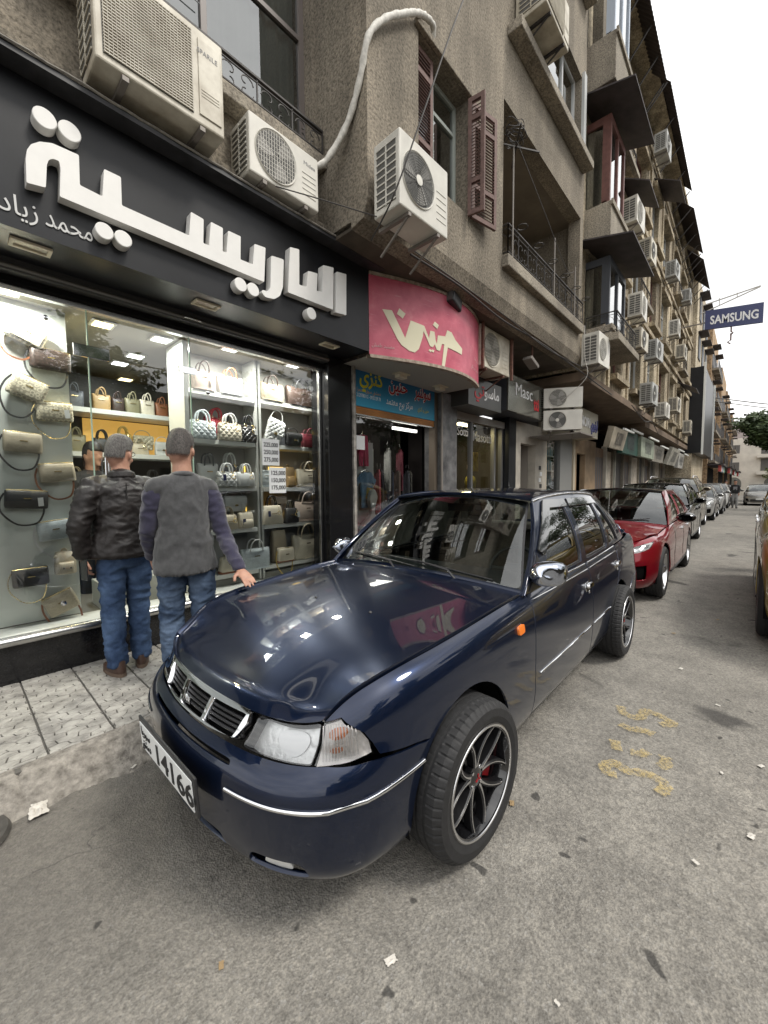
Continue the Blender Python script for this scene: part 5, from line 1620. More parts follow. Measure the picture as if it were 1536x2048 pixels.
# ------------------------------------------------------------------ building materials
def stucco(name, col, dark, scale=60., streak=1.0, strength=.6):
  m, nt, b = nmat(name)
  g = N(nt, 'ShaderNodeNewGeometry'); pos = g.outputs['Position']
  big = N(nt, 'ShaderNodeTexNoise', Scale=.9, Detail=7, Roughness=.65); nt.links.new(pos, big.inputs['Vector'])
  mp = N(nt, 'ShaderNodeMapping'); mp.inputs['Scale'].default_value = (2.0, 2.0, .35); nt.links.new(pos, mp.inputs[0])
  stn = N(nt, 'ShaderNodeTexNoise', Scale=1.3, Detail=6, Roughness=.6); nt.links.new(mp.outputs[0], stn.inputs['Vector'])
  fine = N(nt, 'ShaderNodeTexNoise', Scale=scale, Detail=3, Roughness=.7); nt.links.new(pos, fine.inputs['Vector'])
  c = ramp(nt, big.outputs[0], [(.3, tuple(x * .62 for x in col)), (.5, tuple(x * .95 for x in col)), (.7, tuple(min(1, x * 1.25) for x in col))]).outputs[0]
  c = mixc(nt, ramp(nt, stn.outputs[0], [(.42, (.9 * streak,) * 3), (.62, (0, 0, 0))]).outputs[0], c, dark)
  c = mixc(nt, .75, c, ramp(nt, fine.outputs[0], [(.36, (.42, .41, .39)), (.5, (1, 1, 1)), (.64, (1.5, 1.47, 1.42))]).outputs[0], 'MULTIPLY')
  nt.links.new(c, b.inputs['Base Color']); b.inputs['Roughness'].default_value = .92; b.inputs['Specular IOR Level'].default_value = .2
  bp = N(nt, 'ShaderNodeBump', Strength=strength, Distance=.012); nt.links.new(fine.outputs[0], bp.inputs['Height']); nt.links.new(bp.outputs[0], b.inputs['Normal'])
  return m
M_STUC = stucco('roughcast stucco', (.245, .214, .170), (.11, .098, .08), 40., .6)
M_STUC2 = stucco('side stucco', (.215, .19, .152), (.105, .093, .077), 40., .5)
M_STONE = stucco('yellow weathered stone', (.46, .395, .285), (.20, .165, .12), 22., 1.0, .4)
M_CONC = stucco('grey concrete', (.30, .27, .22), (.15, .13, .11), 40., .5, .5)
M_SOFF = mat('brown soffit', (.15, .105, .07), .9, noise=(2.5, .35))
M_FRAMEW = mat('pale aluminium frame', (.52, .53, .52), .4, metal=.3)
M_FRAMEB = mat('red brown frame', (.15, .062, .05), .55, noise=(8, .3))
M_FRAMED = mat('dark frame', (.05, .055, .065), .5)
M_SHUTR = mat('old brown shutter', (.145, .085, .072), .7, noise=(20, .35))
M_IRON = mat('wrought iron', (.03, .026, .024), .6)
M_RUST = mat('rusty steel', (.15, .07, .05), .8, noise=(25, .5))
M_AWN = mat('dark metal awning', (.045, .035, .036), .6, noise=(4, .5))
M_ACW = mat('ac casing white', (.60, .58, .52), .45, noise=(3.5, .16))
M_ACOLD = mat('ac casing aged', (.52, .49, .41), .5, noise=(5, .3, (.34, .30, .23)))
M_ACDK = mat('ac fins dark', (.10, .098, .09), .6)
M_BRKT = mat('steel bracket', (.21, .19, .17), .6, metal=.3)
M_WINGL = glass_mat('flat window glass', (.42, .46, .45), .12)
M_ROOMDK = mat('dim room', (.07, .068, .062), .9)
M_CURT = mat('grey curtain', (.50, .52, .50), .85)
M_CURTD = mat('brown curtain', (.10, .09, .078), .9)

def wall_open(name, x0, x1, z0, z1, y0, y1, opens, m, parent):
  """wall slab in the street plane with rectangular openings (x0, x1, z0, z1)"""
  mb = MB()
  xs = sorted({x0, x1, *[v for o in opens for v in (o[0], o[1])]})
  xs = [x for x in xs if x0 <= x <= x1]
  for a, b in zip(xs, xs[1:]):
    cuts = sorted([(max(o[2], z0), min(o[3], z1)) for o in opens if o[0] <= a + 1e-6 and o[1] >= b - 1e-6])
    z = z0
    for c0, c1 in cuts:
      if c0 > z + 1e-6: mb.box(a, b, y0, y1, z, c0)
      z = max(z, c1)
    if z < z1 - 1e-6: mb.box(a, b, y0, y1, z, z1)
  bm = bmesh.new()
  me = mb.mesh(); bm.from_mesh(me); bpy.data.meshes.remove(me)
  bmesh.ops.remove_doubles(bm, verts=bm.verts, dist=1e-5)
  # drop the inner faces shared by neighbouring blocks
  seen = {}
  for f in bm.faces:
    k = tuple(sorted(v.index for v in f.verts)); seen.setdefault(k, []).append(f)
  bmesh.ops.delete(bm, geom=[f for fs in seen.values() if len(fs) > 1 for f in fs], context='FACES')
  me = bpy.data.meshes.new(name); bm.to_mesh(me); bm.free(); me.materials.append(m)
  return obj_from(name, me, parent)

def window(parent, x0, x1, z0, z1, y, frame=None, fw=.05, muls=1, trans=None, back=M_ROOMDK, curtain=None, depth=.35, rail=False, sill=True):
  """window in a wall facing the street (-y)"""
  frame = frame or M_FRAMEW
  w = bpy.data.objects.new('window', None); COL.objects.link(w); w.parent = parent; w.location = (x0, y, z0)
  W, H = x1 - x0, z1 - z0
  f = MB()
  f.box(0, fw, 0, .05, 0, H).box(W - fw, W, 0, .05, 0, H).box(fw, W - fw, 0, .05, 0, fw).box(fw, W - fw, 0, .05, H - fw, H)
  for k in range(1, muls + 1):
    xx = W * k / (muls + 1); f.box(xx - fw * .45, xx + fw * .45, .001, .049, fw, H - fw)
  if trans:
    f.box(fw, W - fw, .002, .048, H * trans - fw * .4, H * trans + fw * .4)
  f.build('frame', frame, w)
  MB().add([(fw, .025, fw), (W - fw, .025, fw), (W - fw, .025, H - fw), (fw, .025, H - fw)], [(0, 1, 2, 3)]).build('pane', M_WINGL, w, fix=False)
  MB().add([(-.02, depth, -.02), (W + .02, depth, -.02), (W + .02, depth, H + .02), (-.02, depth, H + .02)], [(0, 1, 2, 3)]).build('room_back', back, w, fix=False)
  if curtain:
    n = max(10, int(W / .03))
    MB().grid(lambda a, b: (fw + (W - 2 * fw) * a, .09 + .018 * math.sin(a * W * 42), fw + (H - 2 * fw) * b), n * 2, 2).build('curtain', curtain, w, smooth=180)
  if sill:
    MB().box(-.06, W + .06, -.07, .02, -.06, -.001).build('sill', M_CONC, w)
  return w

def scroll_rail(name, p0, p1, h, parent, step=.28, m=None):
  """wrought-iron railing with scrolls between two floor points"""
  m = m or M_IRON
  p0 = Vector(p0); p1 = Vector(p1)
  d = p1 - p0; L = d.length; d.normalize(); up = Vector((0, 0, 1))
  r = bpy.data.objects.new(name, None); COL.objects.link(r); r.parent = parent
  for zz, t in ((h, .028), (h * .86, .012), (.04, .018)):
    MB().bar(p0 + up * zz, p1 + up * zz, t, t * .6).build('rail_bar', m, r)
  n = max(1, int(L / step))
  for k in range(n + 1):
    q = p0 + d * (L * k / n)
    MB().bar(q, q + up * h, .012, .012).build('baluster', m, r)
  for k in range(n):
    c0 = p0 + d * (L * (k + .5) / n) + up * (h * .45)
    s = MB()
    w = L / n * .42
    for sx in (-1, 1):
      for sz in (-1, 1):
        pts = []
        for j in range(11):
          a = j / 10
          th = a * 4.6
          rr = w * .48 * (1 - a * .75)
          pts.append(c0 + d * (sx * (w * .50 + rr * math.cos(th) - w * .02)) + up * (sz * (h * .20 + rr * math.sin(th) * .9 - h * .05)))
        s.tube(pts, .005, 4)
    s.build('scroll', m, r)['kind'] = 'stuff'
  return r

def ac_unit(loc, label, w=.80, h=.56, d=.30, kind='fan', m=None, rotz=0., mark=None, rack=None, strut=True, group='air conditioning units along the facade', detail=True):
  """outdoor unit; front looks to -y, local origin bottom left back corner of the front width"""
  m = m or M_ACW
  t = thing('air_conditioner', label, 'air conditioner', loc, rotz, group)
  MB().box(0, w, -d, 0, 0, h).build('casing', m, t, bevel=.012 if detail else 0)
  yf = -d
  if kind == 'fan' or kind == 'bars':
    cx, cz, r = w * .36, h * .5, min(w * .30, h * .41)
    MB().lathe([(r, -.002), (r * 1.06, -.012), (r * 1.08, -.001)], origin=(cx, yf, cz), axis='y', n=36).build('fan_ring', m, t, smooth=40)
    MB().lathe([(.0005, -.0015), (r, -.0015)], origin=(cx, yf, cz), axis='y', n=32).build('fan_recess', M_ACDK, t)
    bl = MB()
    for k in range(3):
      a0 = 2.1 * k + .4
      bl.grid(lambda a, b: (cx + r * (.18 + .74 * b) * math.cos(a0 + a * (1.0 - .25 * b)), yf - .003 - .005 * a, cz + r * (.18 + .74 * b) * math.sin(a0 + a * (1.0 - .25 * b))), 5, 3)
    bl.build('fan_blades', mat('fan blade grey', (.26, .25, .23), .5), t)
    g = MB()
    if kind == 'fan':
      for k in range(9 if detail else 4):
        rr = r * (.22 + .78 * k / 8) if detail else r * (.3 + .22 * k)
        g.tube([(cx + rr * math.cos(q), yf - .011, cz + rr * math.sin(q)) for q in np.linspace(0, 2 * math.pi, 26, endpoint=False)], .0022, 4, closed=True)
      for k in range(6):
        a = k * math.pi / 6
        g.tube([(cx - r * math.cos(a), yf - .009, cz - r * math.sin(a)), (cx + r * math.cos(a), yf - .009, cz + r * math.sin(a))], .0022, 4)
      g.build('fan_guard', M_ACDK, t)
      MB().lathe([(.0005, -.016), (r * .2, -.014), (r * .22, -.008)], origin=(cx, yf, cz), axis='y', n=16).build('fan_hub', M_ACW, t, smooth=40)
    else:
      nb = 15
      for k in range(nb):
        x = cx - r + 2 * r * (k + .5) / nb; hh = math.sqrt(max(0, r * r - (x - cx) ** 2))
        g.tube([(x, yf - .010, cz - hh), (x, yf - .010, cz + hh)], .0022, 4)
      g.build('fan_guard', m, t)
      g2 = MB()
      for k in range(11):
        z = cz - r + 2 * r * (k + .5) / 11; hh = math.sqrt(max(0, r * r - (z - cz) ** 2))
        g2.tube([(cx - hh, yf - .012, z), (cx + hh, yf - .012, z)], .0016, 4)
      g2.build('fan_guard', m, t)
  elif kind == 'louvre':
    MB().box(w * .05, w * .72, yf - .003, yf - .0005, h * .07, h * .93).build('fan_recess', M_ACDK, t)
    n = 30
    for k in range(n):
      z = h * (.085 + .83 * k / (n - 1))
      MB().box(w * .055, w * .715, yf - .012, yf - .0035, z - .0036, z + .0026).build('louvre', m, t)
    g = MB()
    for k in range(24):
      x = w * (.06 + .65 * k / 23); g.box(x - .0012, x + .0012, yf - .0145, yf - .0125, h * .07, h * .93)
    g.build('guard_wires', m, t)
    MB().box(w * .77, w * .97, yf - .008, yf - .0005, h * .10, h * .90).build('service_panel', m, t, bevel=.005)
    for k in range(3):
      MB().box(w * .79, w * .95, yf - .0105, yf - .0085, h * (.30 + .0 * k) + .02 * k, h * .30 + .02 * k + .004).build('panel_rib', m, t)
  if kind in ('fan', 'bars') and detail:
    for k in range(5):
      MB().box(w * .74, w * .95, yf - .004, yf - .0005, h * (.18 + .10 * k), h * (.18 + .10 * k) + .006).build('panel_rib', m, t)
  # intake slots on the end that looks down the street
  MB().box(-.003, -.0005, -d * .86, -d * .14, h * .09, h * .91).build('side_fins', M_ACDK, t)
  s = MB()
  for k in range(9):
    z = h * (.11 + .78 * k / 8); s.box(-.010, -.0035, -d * .88, -d * .12, z - .007, z + .004)
  s.box(-.011, -.0036, -d * .53, -d * .49, h * .08, h * .92)
  s.build('side_grille', m, t)
  if mark:
    text_obj('maker_mark', mark, .045, mat('faded print', (.16, .16, .17), .6), t, (w * .76, yf - .0015 if kind != 'louvre' else yf - .0095, h * .74), depth=.0006, width=w * .18)
  for x in (w * .2, w * .8):
    b = MB().box(x - .018, x + .018, -d * .98, .06, -.03, -.001)
    if strut: b.bar((x, -d * .9, -.028), (x, .05, -.24), .016, .016)
    b.build('bracket', M_BRKT if rack is None else rack, t)
  return t

# ------------------------------------------------------------------ building A: brown roughcast block over the shops
A = thing('apartment_block', 'brown roughcast apartment block with projecting bay over the handbag shop', 'building', (0, 0, 0))
YO, YW = 2.6, 3.3
# main wall on the left, set back
wall_open('wall', -3, 2.67, 3.96, 13.5, YW, YW + .3, [(.62, 2.62, 4.78, 6.75), (.62, 2.62, 7.9, 9.9)], M_STUC, A)
window(A, .62, 2.62, 4.78, 6.75, YW + .12, mat('grey brown frame', (.13, .11, .10), .5), .055, 1, .55, curtain=M_CURT, sill=False)
window(A, .62, 2.62, 7.9, 9.9, YW + .12, M_FRAMEB, .055, 1, .42, curtain=M_CURT)
# the thin wires of the bamboo blind behind the left pane
for k in range(9):
  z = 4.95 + .2 * k
  MB().tube([(.70, YW + .10, z), (1.58, YW + .10, z)], .004, 4).build('blind_cord', M_FRAMED, A)
MB().box(.5, 2.66, YW - .16, YW - .001, 4.55, 4.66).build('ledge', M_CONC, A, bevel=.01)
MB().box(-3, 2.66, YW - .11, YW - .001, 3.965, 4.06).build('string_course', M_STUC2, A)
scroll_rail('window_railing', (.55, YW - .12, 4.66), (2.64, YW - .12, 4.66), .24, A, .32)
# bay: side, front with the shuttered window, loggia, upper storeys
bay_op = [(3.41, 4.37, 4.70, 6.0), (3.41, 4.37, 8.0, 9.3), (5.28, 8.55, 4.62, 6.62), (6.45, 8.45, 7.62, 9.1), (3.41, 4.37, 10.9, 12.2), (6.45, 8.45, 10.6, 12.0)]
wall_open('bay_wall', 2.67, 8.72, 4.05, 13.5, YO, YO + .22, bay_op, M_STUC, A)
ch = MB()   # rounded lower edge of the bay
ch.add([(2.67, YO, 4.05), (8.72, YO, 4.05), (8.72, YO + .06, 3.90), (2.67, YO + .06, 3.90), (8.72, YO + .22, 3.86), (2.67, YO + .22, 3.86), (2.67, YO + .22, 4.05), (8.72, YO + .22, 4.05)], [(0, 1, 2, 3), (3, 2, 4, 5), (0, 3, 5, 6), (1, 7, 4, 2)])
ch.build('bay_skirt', M_STUC, A)
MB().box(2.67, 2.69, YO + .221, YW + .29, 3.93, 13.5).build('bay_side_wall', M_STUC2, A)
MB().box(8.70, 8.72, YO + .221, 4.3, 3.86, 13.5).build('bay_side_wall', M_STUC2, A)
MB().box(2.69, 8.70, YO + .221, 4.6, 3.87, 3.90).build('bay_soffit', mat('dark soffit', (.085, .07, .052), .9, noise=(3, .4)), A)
for z in (4.70, 8.0, 10.9):
  window(A, 3.41, 4.37, z, z + 1.3, YO + .17, mat('grey green frame', (.33, .36, .33), .5), .05, 1, .74)
  # hood moulding above the opening
  MB().box(3.34, 4.44, YO - .05, YO - .001, z + 1.30, z + 1.36).build('window_hood', M_STUC, A, bevel=.008)
  MB().add([(3.41, YO + .22, z), (4.37, YO + .22, z), (4.37, YO, z - .001), (3.41, YO, z - .001)], [(0, 1, 2, 3)]).build('window_ledge', M_CONC, A)
def shutter(x, z, w, h, ang, y=YO - .012):
  s = bpy.data.objects.new('shutter', None); COL.objects.link(s); s.parent = A; s.location = (x, y, z); s.rotation_euler = (0, 0, ang)
  f = MB(); f.box(0, .045, -.035, 0, 0, h).box(w - .045, w, -.035, 0, 0, h)
  for zz in (0, h * .27, h * .80, h - .05): f.box(.045, w - .045, -.034, -.001, zz, zz + .05)
  f.build('shutter_frame', M_SHUTR, s)
  for (a, b) in ((.05, h * .27), (h * .27 + .05, h * .80), (h * .80 + .05, h - .05)):
    n = int((b - a) / .034)
    for k in range(n):
      zz = a + (b - a) * (k + .5) / n
      MB().obox((w / 2, -.018, zz), (w / 2 - .046, 0, 0), (0, .014, .010), (0, -.0022, .003)).build('slat', M_SHUTR, s)
shutter(3.42, 4.71, .32, 1.27, 0., YO + .09)
shutter(4.39, 4.66, .44, 1.30, R(-12), YO - .02)
shutter(4.36, 4.66, .20, 1.30, R(-82), YO - .02)
shutter(2.96, 7.98, .44, 1.32, R(3))
shutter(4.39, 7.98, .44, 1.32, R(-6))
# loggia
M_LOGW = mat('loggia wall', (.27, .225, .165), .9, noise=(4, .3))
MB().box(5.26, 8.58, YO - .10, 4.2, 4.44, 4.60).build('balcony_slab', M_CONC, A, bevel=.015)
MB().box(5.2, 8.699, 3.9, 4.0, 4.601, 6.62).build('loggia_back_wall', M_LOGW, A)
MB().box(5.2, 5.279, YO + .221, 3.899, 4.601, 6.62).build('loggia_side_wall', M_LOGW, A)
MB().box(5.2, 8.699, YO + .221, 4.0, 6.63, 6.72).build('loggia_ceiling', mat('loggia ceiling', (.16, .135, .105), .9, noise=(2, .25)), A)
MB().box(5.9, 6.75, 3.86, 3.899, 4.61, 6.45).build('balcony_door', M_FRAMED, A)
scroll_rail('balcony_railing', (5.30, YO - .07, 4.60), (8.56, YO - .07, 4.60), .40, A, .30)
scroll_rail('balcony_railing', (5.30, YO - .07, 4.60), (5.30, YO + .30, 4.60), .40, A, .30)
for k in range(6):   # iron rings for flower pots
  x = 5.55 + .58 * k
  MB().tube([(x + .07 * math.cos(q), YO - .16 + .07 * math.sin(q), 5.03) for q in np.linspace(0, 6.28, 14, endpoint=False)], .007, 5, closed=True).tube([(x, YO - .09, 5.03), (x, YO - .07, 4.98)], .006, 5).build('pot_ring', M_IRON, A)
for x, h in ((5.42, 6.05), (7.0, 5.55), (8.05, 5.5)):
  MB().tube([(x, YO - .08, 4.6), (x, YO - .08, h)], .011, 6).build('washing_line_post', M_BRKT, A)
cr = MB()
cr.bar((5.15, YO - .30, 6.05), (5.75, YO + .1, 6.05), .018, .018).bar((5.15, YO + .1, 6.05), (5.75, YO - .30, 6.05), .018, .018)
for k in range(9):
  q0 = random.uniform(0, 6.28); c0 = (5.42 + random.uniform(-.06, .06), YO - .1 + random.uniform(-.05, .05), 6.12 + .02 * k)
  cr.tube([(c0[0] + .13 * math.cos(q + q0) * (1 + .15 * math.sin(3 * q)), c0[1] + .11 * math.sin(q + q0), c0[2] + .03 * math.sin(q * 2 + k)) for q in np.linspace(0, 6.28, 18, endpoint=False)], .005, 4, closed=True)
cr.build('wire_coil', M_IRON, A)
# ledge and big window on the second floor
MB().box(5.36, 8.62, YO - .20, YO - .001, 7.46, 7.60).build('ledge', M_CONC, A, bevel=.012)
MB().box(5.36, 8.62, YO - .20, YO - .001, 10.4, 10.54).build('ledge', M_CONC, A, bevel=.012)
window(A, 6.45, 8.45, 7.62, 9.1, YO + .12, M_FRAMEW, .05, 2, None, back=M_CURT, sill=False)
window(A, 6.45, 8.45, 10.6, 12.0, YO + .12, M_FRAMEW, .05, 2, None, back=M_CURT, sill=False)
MB().box(8.46, 8.60, YO - .05, YO - .001, 7.62, 9.2).build('window_post', M_FRAMEW, A)
MB().box(-3, 8.9, YO - .35, YO + .6, 13.5, 13.7).build('roof_slab', M_CONC, A)
MB().box(-3, 8.7, YO + .6, 9, 13.5, 13.7).build('roof', M_CONC, A)
MB().box(-3, 8.7, 6.31, 6.4, 0, 13.5).build('rear_wall', M_CONC, A)
# ------------------------------------------------------------------ air conditioners on building A
ac_unit((.72, YW - .04, 3.99), 'large old air conditioner with louvred front above the shop sign', .78, .62, .36, 'louvre', M_ACOLD, mark='SPARILE', strut=False)
ac_unit((1.74, YW - .02, 3.96), 'air conditioner with fan grille on the ledge above the sign letters', .68, .45, .30, 'bars', M_ACW, mark='Midea', strut=False)
ac_unit((2.64, YO - .10, 3.79), 'white air conditioner with round fan hung beside the shuttered window', .68, .60, .30, 'fan', M_ACW, rotz=R(-1.5))
ac_unit((5.40, 3.32, 3.25), 'air conditioner in a rusty rack above the black boutique sign', .95, .60, .34, 'bars', M_ACOLD, rack=M_RUST)
for x in (5.42, 6.38):
  tag(MB().box(x - .02, x + .02, 2.94, 2.975, 3.2, 4.2).build('steel_post', M_RUST), 'rusty steel post of the air conditioner rack, %s one' % ('nearer' if x < 6 else 'farther'), 'post', 'rack posts')
ac_unit((5.55, YO - .02, 7.72), 'caged air conditioner high on the brown block above the loggia', .85, .6, .42, 'louvre', M_ACOLD, rack=M_IRON)
# insulated pipe that climbs from the ledge unit round the bay
pp = smooth_poly([(2.40, 3.02, 4.36), (2.50, 2.95, 4.45), (2.62, 2.80, 4.75), (2.645, 2.66, 5.05), (2.66, 2.565, 5.35), (2.85, 2.54, 5.62), (3.10, 2.54, 5.86), (3.30, 2.54, 6.03), (3.46, 2.54, 6.12), (3.60, 2.55, 6.14), (3.64, 2.62, 6.05)], 5, closed=False)
tag(MB().tube(pp, [.028 + .004 * math.sin(k * 2.3) for k in range(len(pp))], 9).build('insulated_pipe', mat('taped white pipe', (.58, .56, .51), .7, noise=(25, .3)), smooth=60), 'white taped pipe climbing from the ledge air conditioner round the bay', 'pipe')
# floodlight under the bay
fl = thing('floodlight', 'black floodlight under the bay above the pink sign', 'lamp', (4.45, 2.86, 3.80))
MB().obox((0, 0, .0), (.13, .02, -.03), (-.01, .08, 0), (.01, 0, .075)).build('housing', M_BLKPL, fl, bevel=.02)
MB().obox((-.135, -.02, .03), (.006, .002, 0), (0, .07, 0), (.0, 0, .06)).build('lens', mat('floodlight lens', (.12, .12, .12), .15), fl)
MB().bar((0, 0, .05), (0, 0, .12), .03, .02).build('arm', M_BLKPL, fl)
fl2 = thing('floodlight', 'small grey floodlight under the bay beyond the rusty rack', 'lamp', (6.9, 2.85, 3.58))
MB().obox((0, 0, 0), (.16, .0, -.05), (0, .08, 0), (.02, 0, .03)).build('housing', M_BRKT, fl2, bevel=.01)
MB().bar((.05, .0, .02), (.05, .0, .30), .02, .02).build('arm', M_RUST, fl2)

# ------------------------------------------------------------------ shop 2: children's clothes under the pink curved sign
pk = thing('curved_sign', 'pink curved sign with cream Arabic lettering beside the black sign', 'sign', (0, 0, 0))
def pky(x):
  t = (x - 3.285) / 2.13
  t = np.clip(t, 0, 1)
  return 3.20 - .40 * np.sin(np.pi * t * .80 + .0) ** 1.0 * (1 - .0 * t) + .06 * t
def pk_pink():
  m, nt, b = nmat('faded pink vinyl')
  g = N(nt, 'ShaderNodeNewGeometry')
  n = N(nt, 'ShaderNodeTexNoise', Scale=3.5, Detail=6, Roughness=.6); nt.links.new(g.outputs['Position'], n.inputs['Vector'])
  mp = N(nt, 'ShaderNodeMapping'); mp.inputs['Rotation'].default_value = (0, R(35), 0); mp.inputs['Scale'].default_value = (3, 3, 30); nt.links.new(g.outputs['Position'], mp.inputs[0])
  n2 = N(nt, 'ShaderNodeTexNoise', Scale=2., Detail=4); nt.links.new(mp.outputs[0], n2.inputs['Vector'])
  c = ramp(nt, n.outputs[0], [(.3, (.40, .055, .10)), (.6, (.55, .12, .17)), (.8, (.66, .26, .28))]).outputs[0]
  c = mixc(nt, ramp(nt, n2.outputs[0], [(.62, (0, 0, 0)), (.75, (.22, .22, .22))]).outputs[0], c, (.75, .55, .55))
  nt.links.new(c, b.inputs['Base Color']); b.inputs['Roughness'].default_value = .4
  return m
M_PINK = pk_pink()
XS = np.linspace(3.285, 5.415, 40)
def pk_strip(z0, z1, off, off2=None):
  mb = MB()
  vs = []
  for x in XS:
    y = float(pky(x)); vs += [(x, y - off, z0), (x, y - off, z1)]
  mb.add(vs, [(2 * i, 2 * i + 2, 2 * i + 3, 2 * i + 1) for i in range(len(XS) - 1)])
  return mb
pk_strip(2.955, 3.83, 0).build('sign_face', M_PINK, pk, smooth=180)
for z0, z1 in ((2.925, 2.96), (3.825, 3.86)):
  mb = MB(); vs = []
  for x in XS:
    y = float(pky(x))
    vs += [(x, y - .012, z0), (x, y - .012, z1), (x, y + .05, z1), (x, y + .05, z0)]
  fs = [(4 * i + j, 4 * i + 4 + j, 4 * i + 4 + (j + 1) % 4, 4 * i + (j + 1) % 4) for i in range(len(XS) - 1) for j in range(4)]
  mb.add(vs, fs); mb.build('sign_edging', mat('aged cream edging', (.36, .31, .24), .6, noise=(18, .5, (.16, .10, .08))), pk, smooth=40)
for z in (2.945, 3.84):
  mb = MB(); vs = []
  for x in XS: vs += [(x, float(pky(x)), z), (x, 3.93, z)]
  mb.add(vs, [(2 * i, 2 * i + 2, 2 * i + 3, 2 * i + 1) for i in range(len(XS) - 1)]); mb.build('sign_soffit', mat('grey sign soffit', (.34, .33, .30), .7), pk)
MB().box(5.40, 5.415, float(pky(5.415)), 3.93, 2.946, 3.839).build('sign_end', M_PINK, pk)
for x in (4.10, 5.0):
  sl = bpy.data.objects.new('soffit_lamp', None); COL.objects.link(sl); sl.parent = pk; sl.location = (x, 3.42, 2.944)
  MB().box(-.11, .11, -.07, .07, -.012, 0).build('lamp_plate', M_CREAM, sl)
  MB().box(-.075, .075, -.045, .045, -.06, -.0125).build('lamp_box', mat('cream lamp box', (.66, .60, .48), .5), sl, bevel=.006)
PINK_BODY = [(3.432, 3.473), (3.54, 3.48), (3.698, 3.197), (3.768, 3.409), (3.951, 3.382), (3.973, 3.337), (4.018, 3.254), (4.039, 3.345), (4.101, 3.344), (4.119, 3.246), (4.138, 3.208), (4.157, 3.314), (4.283, 3.328), (4.318, 3.412), (4.401, 3.404), (4.484, 3.328), (4.644, 3.26), (4.634, 3.183), (4.327, 3.205), (4.27, 2.951), (4.222, 2.957), (4.263, 3.229), (4.222, 3.225), (4.189, 3.134), (4.138, 3.138), (4.107, 3.198), (4.077, 3.159), (4.035, 3.161), (3.94, 3.321), (3.929, 3.255), (3.875, 3.101), (3.823, 3.052), (3.752, 3.059), (3.654, 3.111), (3.607, 3.165)]
PINK_DOT1 = [(3.628, 3.519), (3.704, 3.472), (3.67, 3.413), (3.6, 3.452)]
PINK_DOT2 = [(4.107, 3.466), (4.169, 3.438), (4.144, 3.386), (4.077, 3.422)]
PINK_DOT3 = [(4.03, 3.128), (4.062, 3.117), (4.047, 3.094), (4.012, 3.106)]
PINK_DOT4 = [(4.071, 3.131), (4.101, 3.122), (4.086, 3.096), (4.059, 3.105)]
M_CRLET = mat('cream vinyl letters', (.66, .62, .45), .5)
for nm, pl in (('sign_lettering', PINK_BODY), ('letter_dot', PINK_DOT1), ('letter_dot', PINK_DOT2), ('letter_dot', PINK_DOT3), ('letter_dot', PINK_DOT4)):
  panel(nm, pl, lambda p, q: (p, pky(np.asarray(p)) - .006, q), M_CRLET, pk, res=.08, rim=.005)
def curved_text(s, size, x0, z0, width, m):
  o = text_obj('small_lettering', s, size, m, pk, (x0, 0, z0), depth=.001, width=width)
  me = o.data
  for v in me.vertices:
    v.co.y = float(pky(v.co.x)) - .004
  return o
curved_text(arabic('حصنيد طمنان'), .06, 3.31, 3.05, .26, mat('white vinyl', (.7, .62, .6), .5))
curved_text(arabic('سعد و نهاد'), .07, 5.08, 3.24, .26, MATS['white vinyl'])
curved_text(arabic('و ط معتمد حصة رافق'), .075, 4.95, 3.10, .42, MATS['white vinyl'])
s2 = thing('clothes_shop', 'children clothes shop under the pink sign with clothes behind glass', 'shop', (0, 0, 0))
YS = 3.75
bl = thing('shop_sign', 'blue sign panel with yellow and red Arabic words above the orange shutter', 'sign', (0, 0, 0))
def grad(name, c0, c1, z0, z1):
  m, nt, b = nmat(name)
  g = N(nt, 'ShaderNodeNewGeometry'); sx = N(nt, 'ShaderNodeSeparateXYZ'); nt.links.new(g.outputs['Position'], sx.inputs[0])
  mr = N(nt, 'ShaderNodeMapRange'); mr.inputs['From Min'].default_value = z0; mr.inputs['From Max'].default_value = z1; nt.links.new(sx.outputs['Z'], mr.inputs[0])
  nt.links.new(ramp(nt, mr.outputs[0], [(0, c0), (1, c1)]).outputs[0], b.inputs['Base Color']); b.inputs['Roughness'].default_value = .4
  return m
MB().box(3.50, 5.235, YS - .06, YS - .02, 2.50, 3.075).build('sign_panel', grad('blue printed vinyl', (.03, .30, .48), (.012, .085, .24), 2.5, 3.05), bl)
M_YT = mat('yellow print', (.62, .56, .03), .5); M_RT = mat('red print', (.42, .01, .02), .5); M_WT = mat('white print', (.78, .78, .78), .5)
for s_, x, z, sz, w, m_, bd in (('كنزي', 3.60, 2.80, .26, .44, M_YT, .006), ('حنين', 4.16, 2.80, .24, .40, M_RT, .004), ('سولنير', 4.74, 2.80, .24, .40, M_RT, .004), ('مركز بيع معتمد', 4.10, 2.60, .13, .58, M_WT, .001), ('حنين و كنزي', 4.80, 2.60, .085, .28, M_YT, 0)):
  if m_ is M_RT:
    text_obj('sign_word_outline', arabic(s_), sz, M_WT, bl, (x, YS - .0625, z), depth=.001, width=w, bold=bd + .009)
  text_obj('sign_word', arabic(s_), sz, m_, bl, (x, YS - .0645, z), depth=.001, width=w, bold=bd)
for k in range(2):
  text_obj('sign_small_print', arabic('دمشق سوق الحمرا') if k == 0 else '2129780112 - 0932129 78', .065, M_WT if k else mat('orange print', (.6, .3, .1), .5), bl, (3.55, YS - .0635, 2.685 - .07 * k), depth=.001, width=.44)
M_ORW = mat('orange wood shutter', (.36, .15, .035), .55, noise=(3, .3))
for k in range(3):
  MB().box(3.50, 5.235, YS - .05, YS - .01, 2.405 + .031 * k, 2.433 + .031 * k).build('shutter_slat', M_ORW, s2)
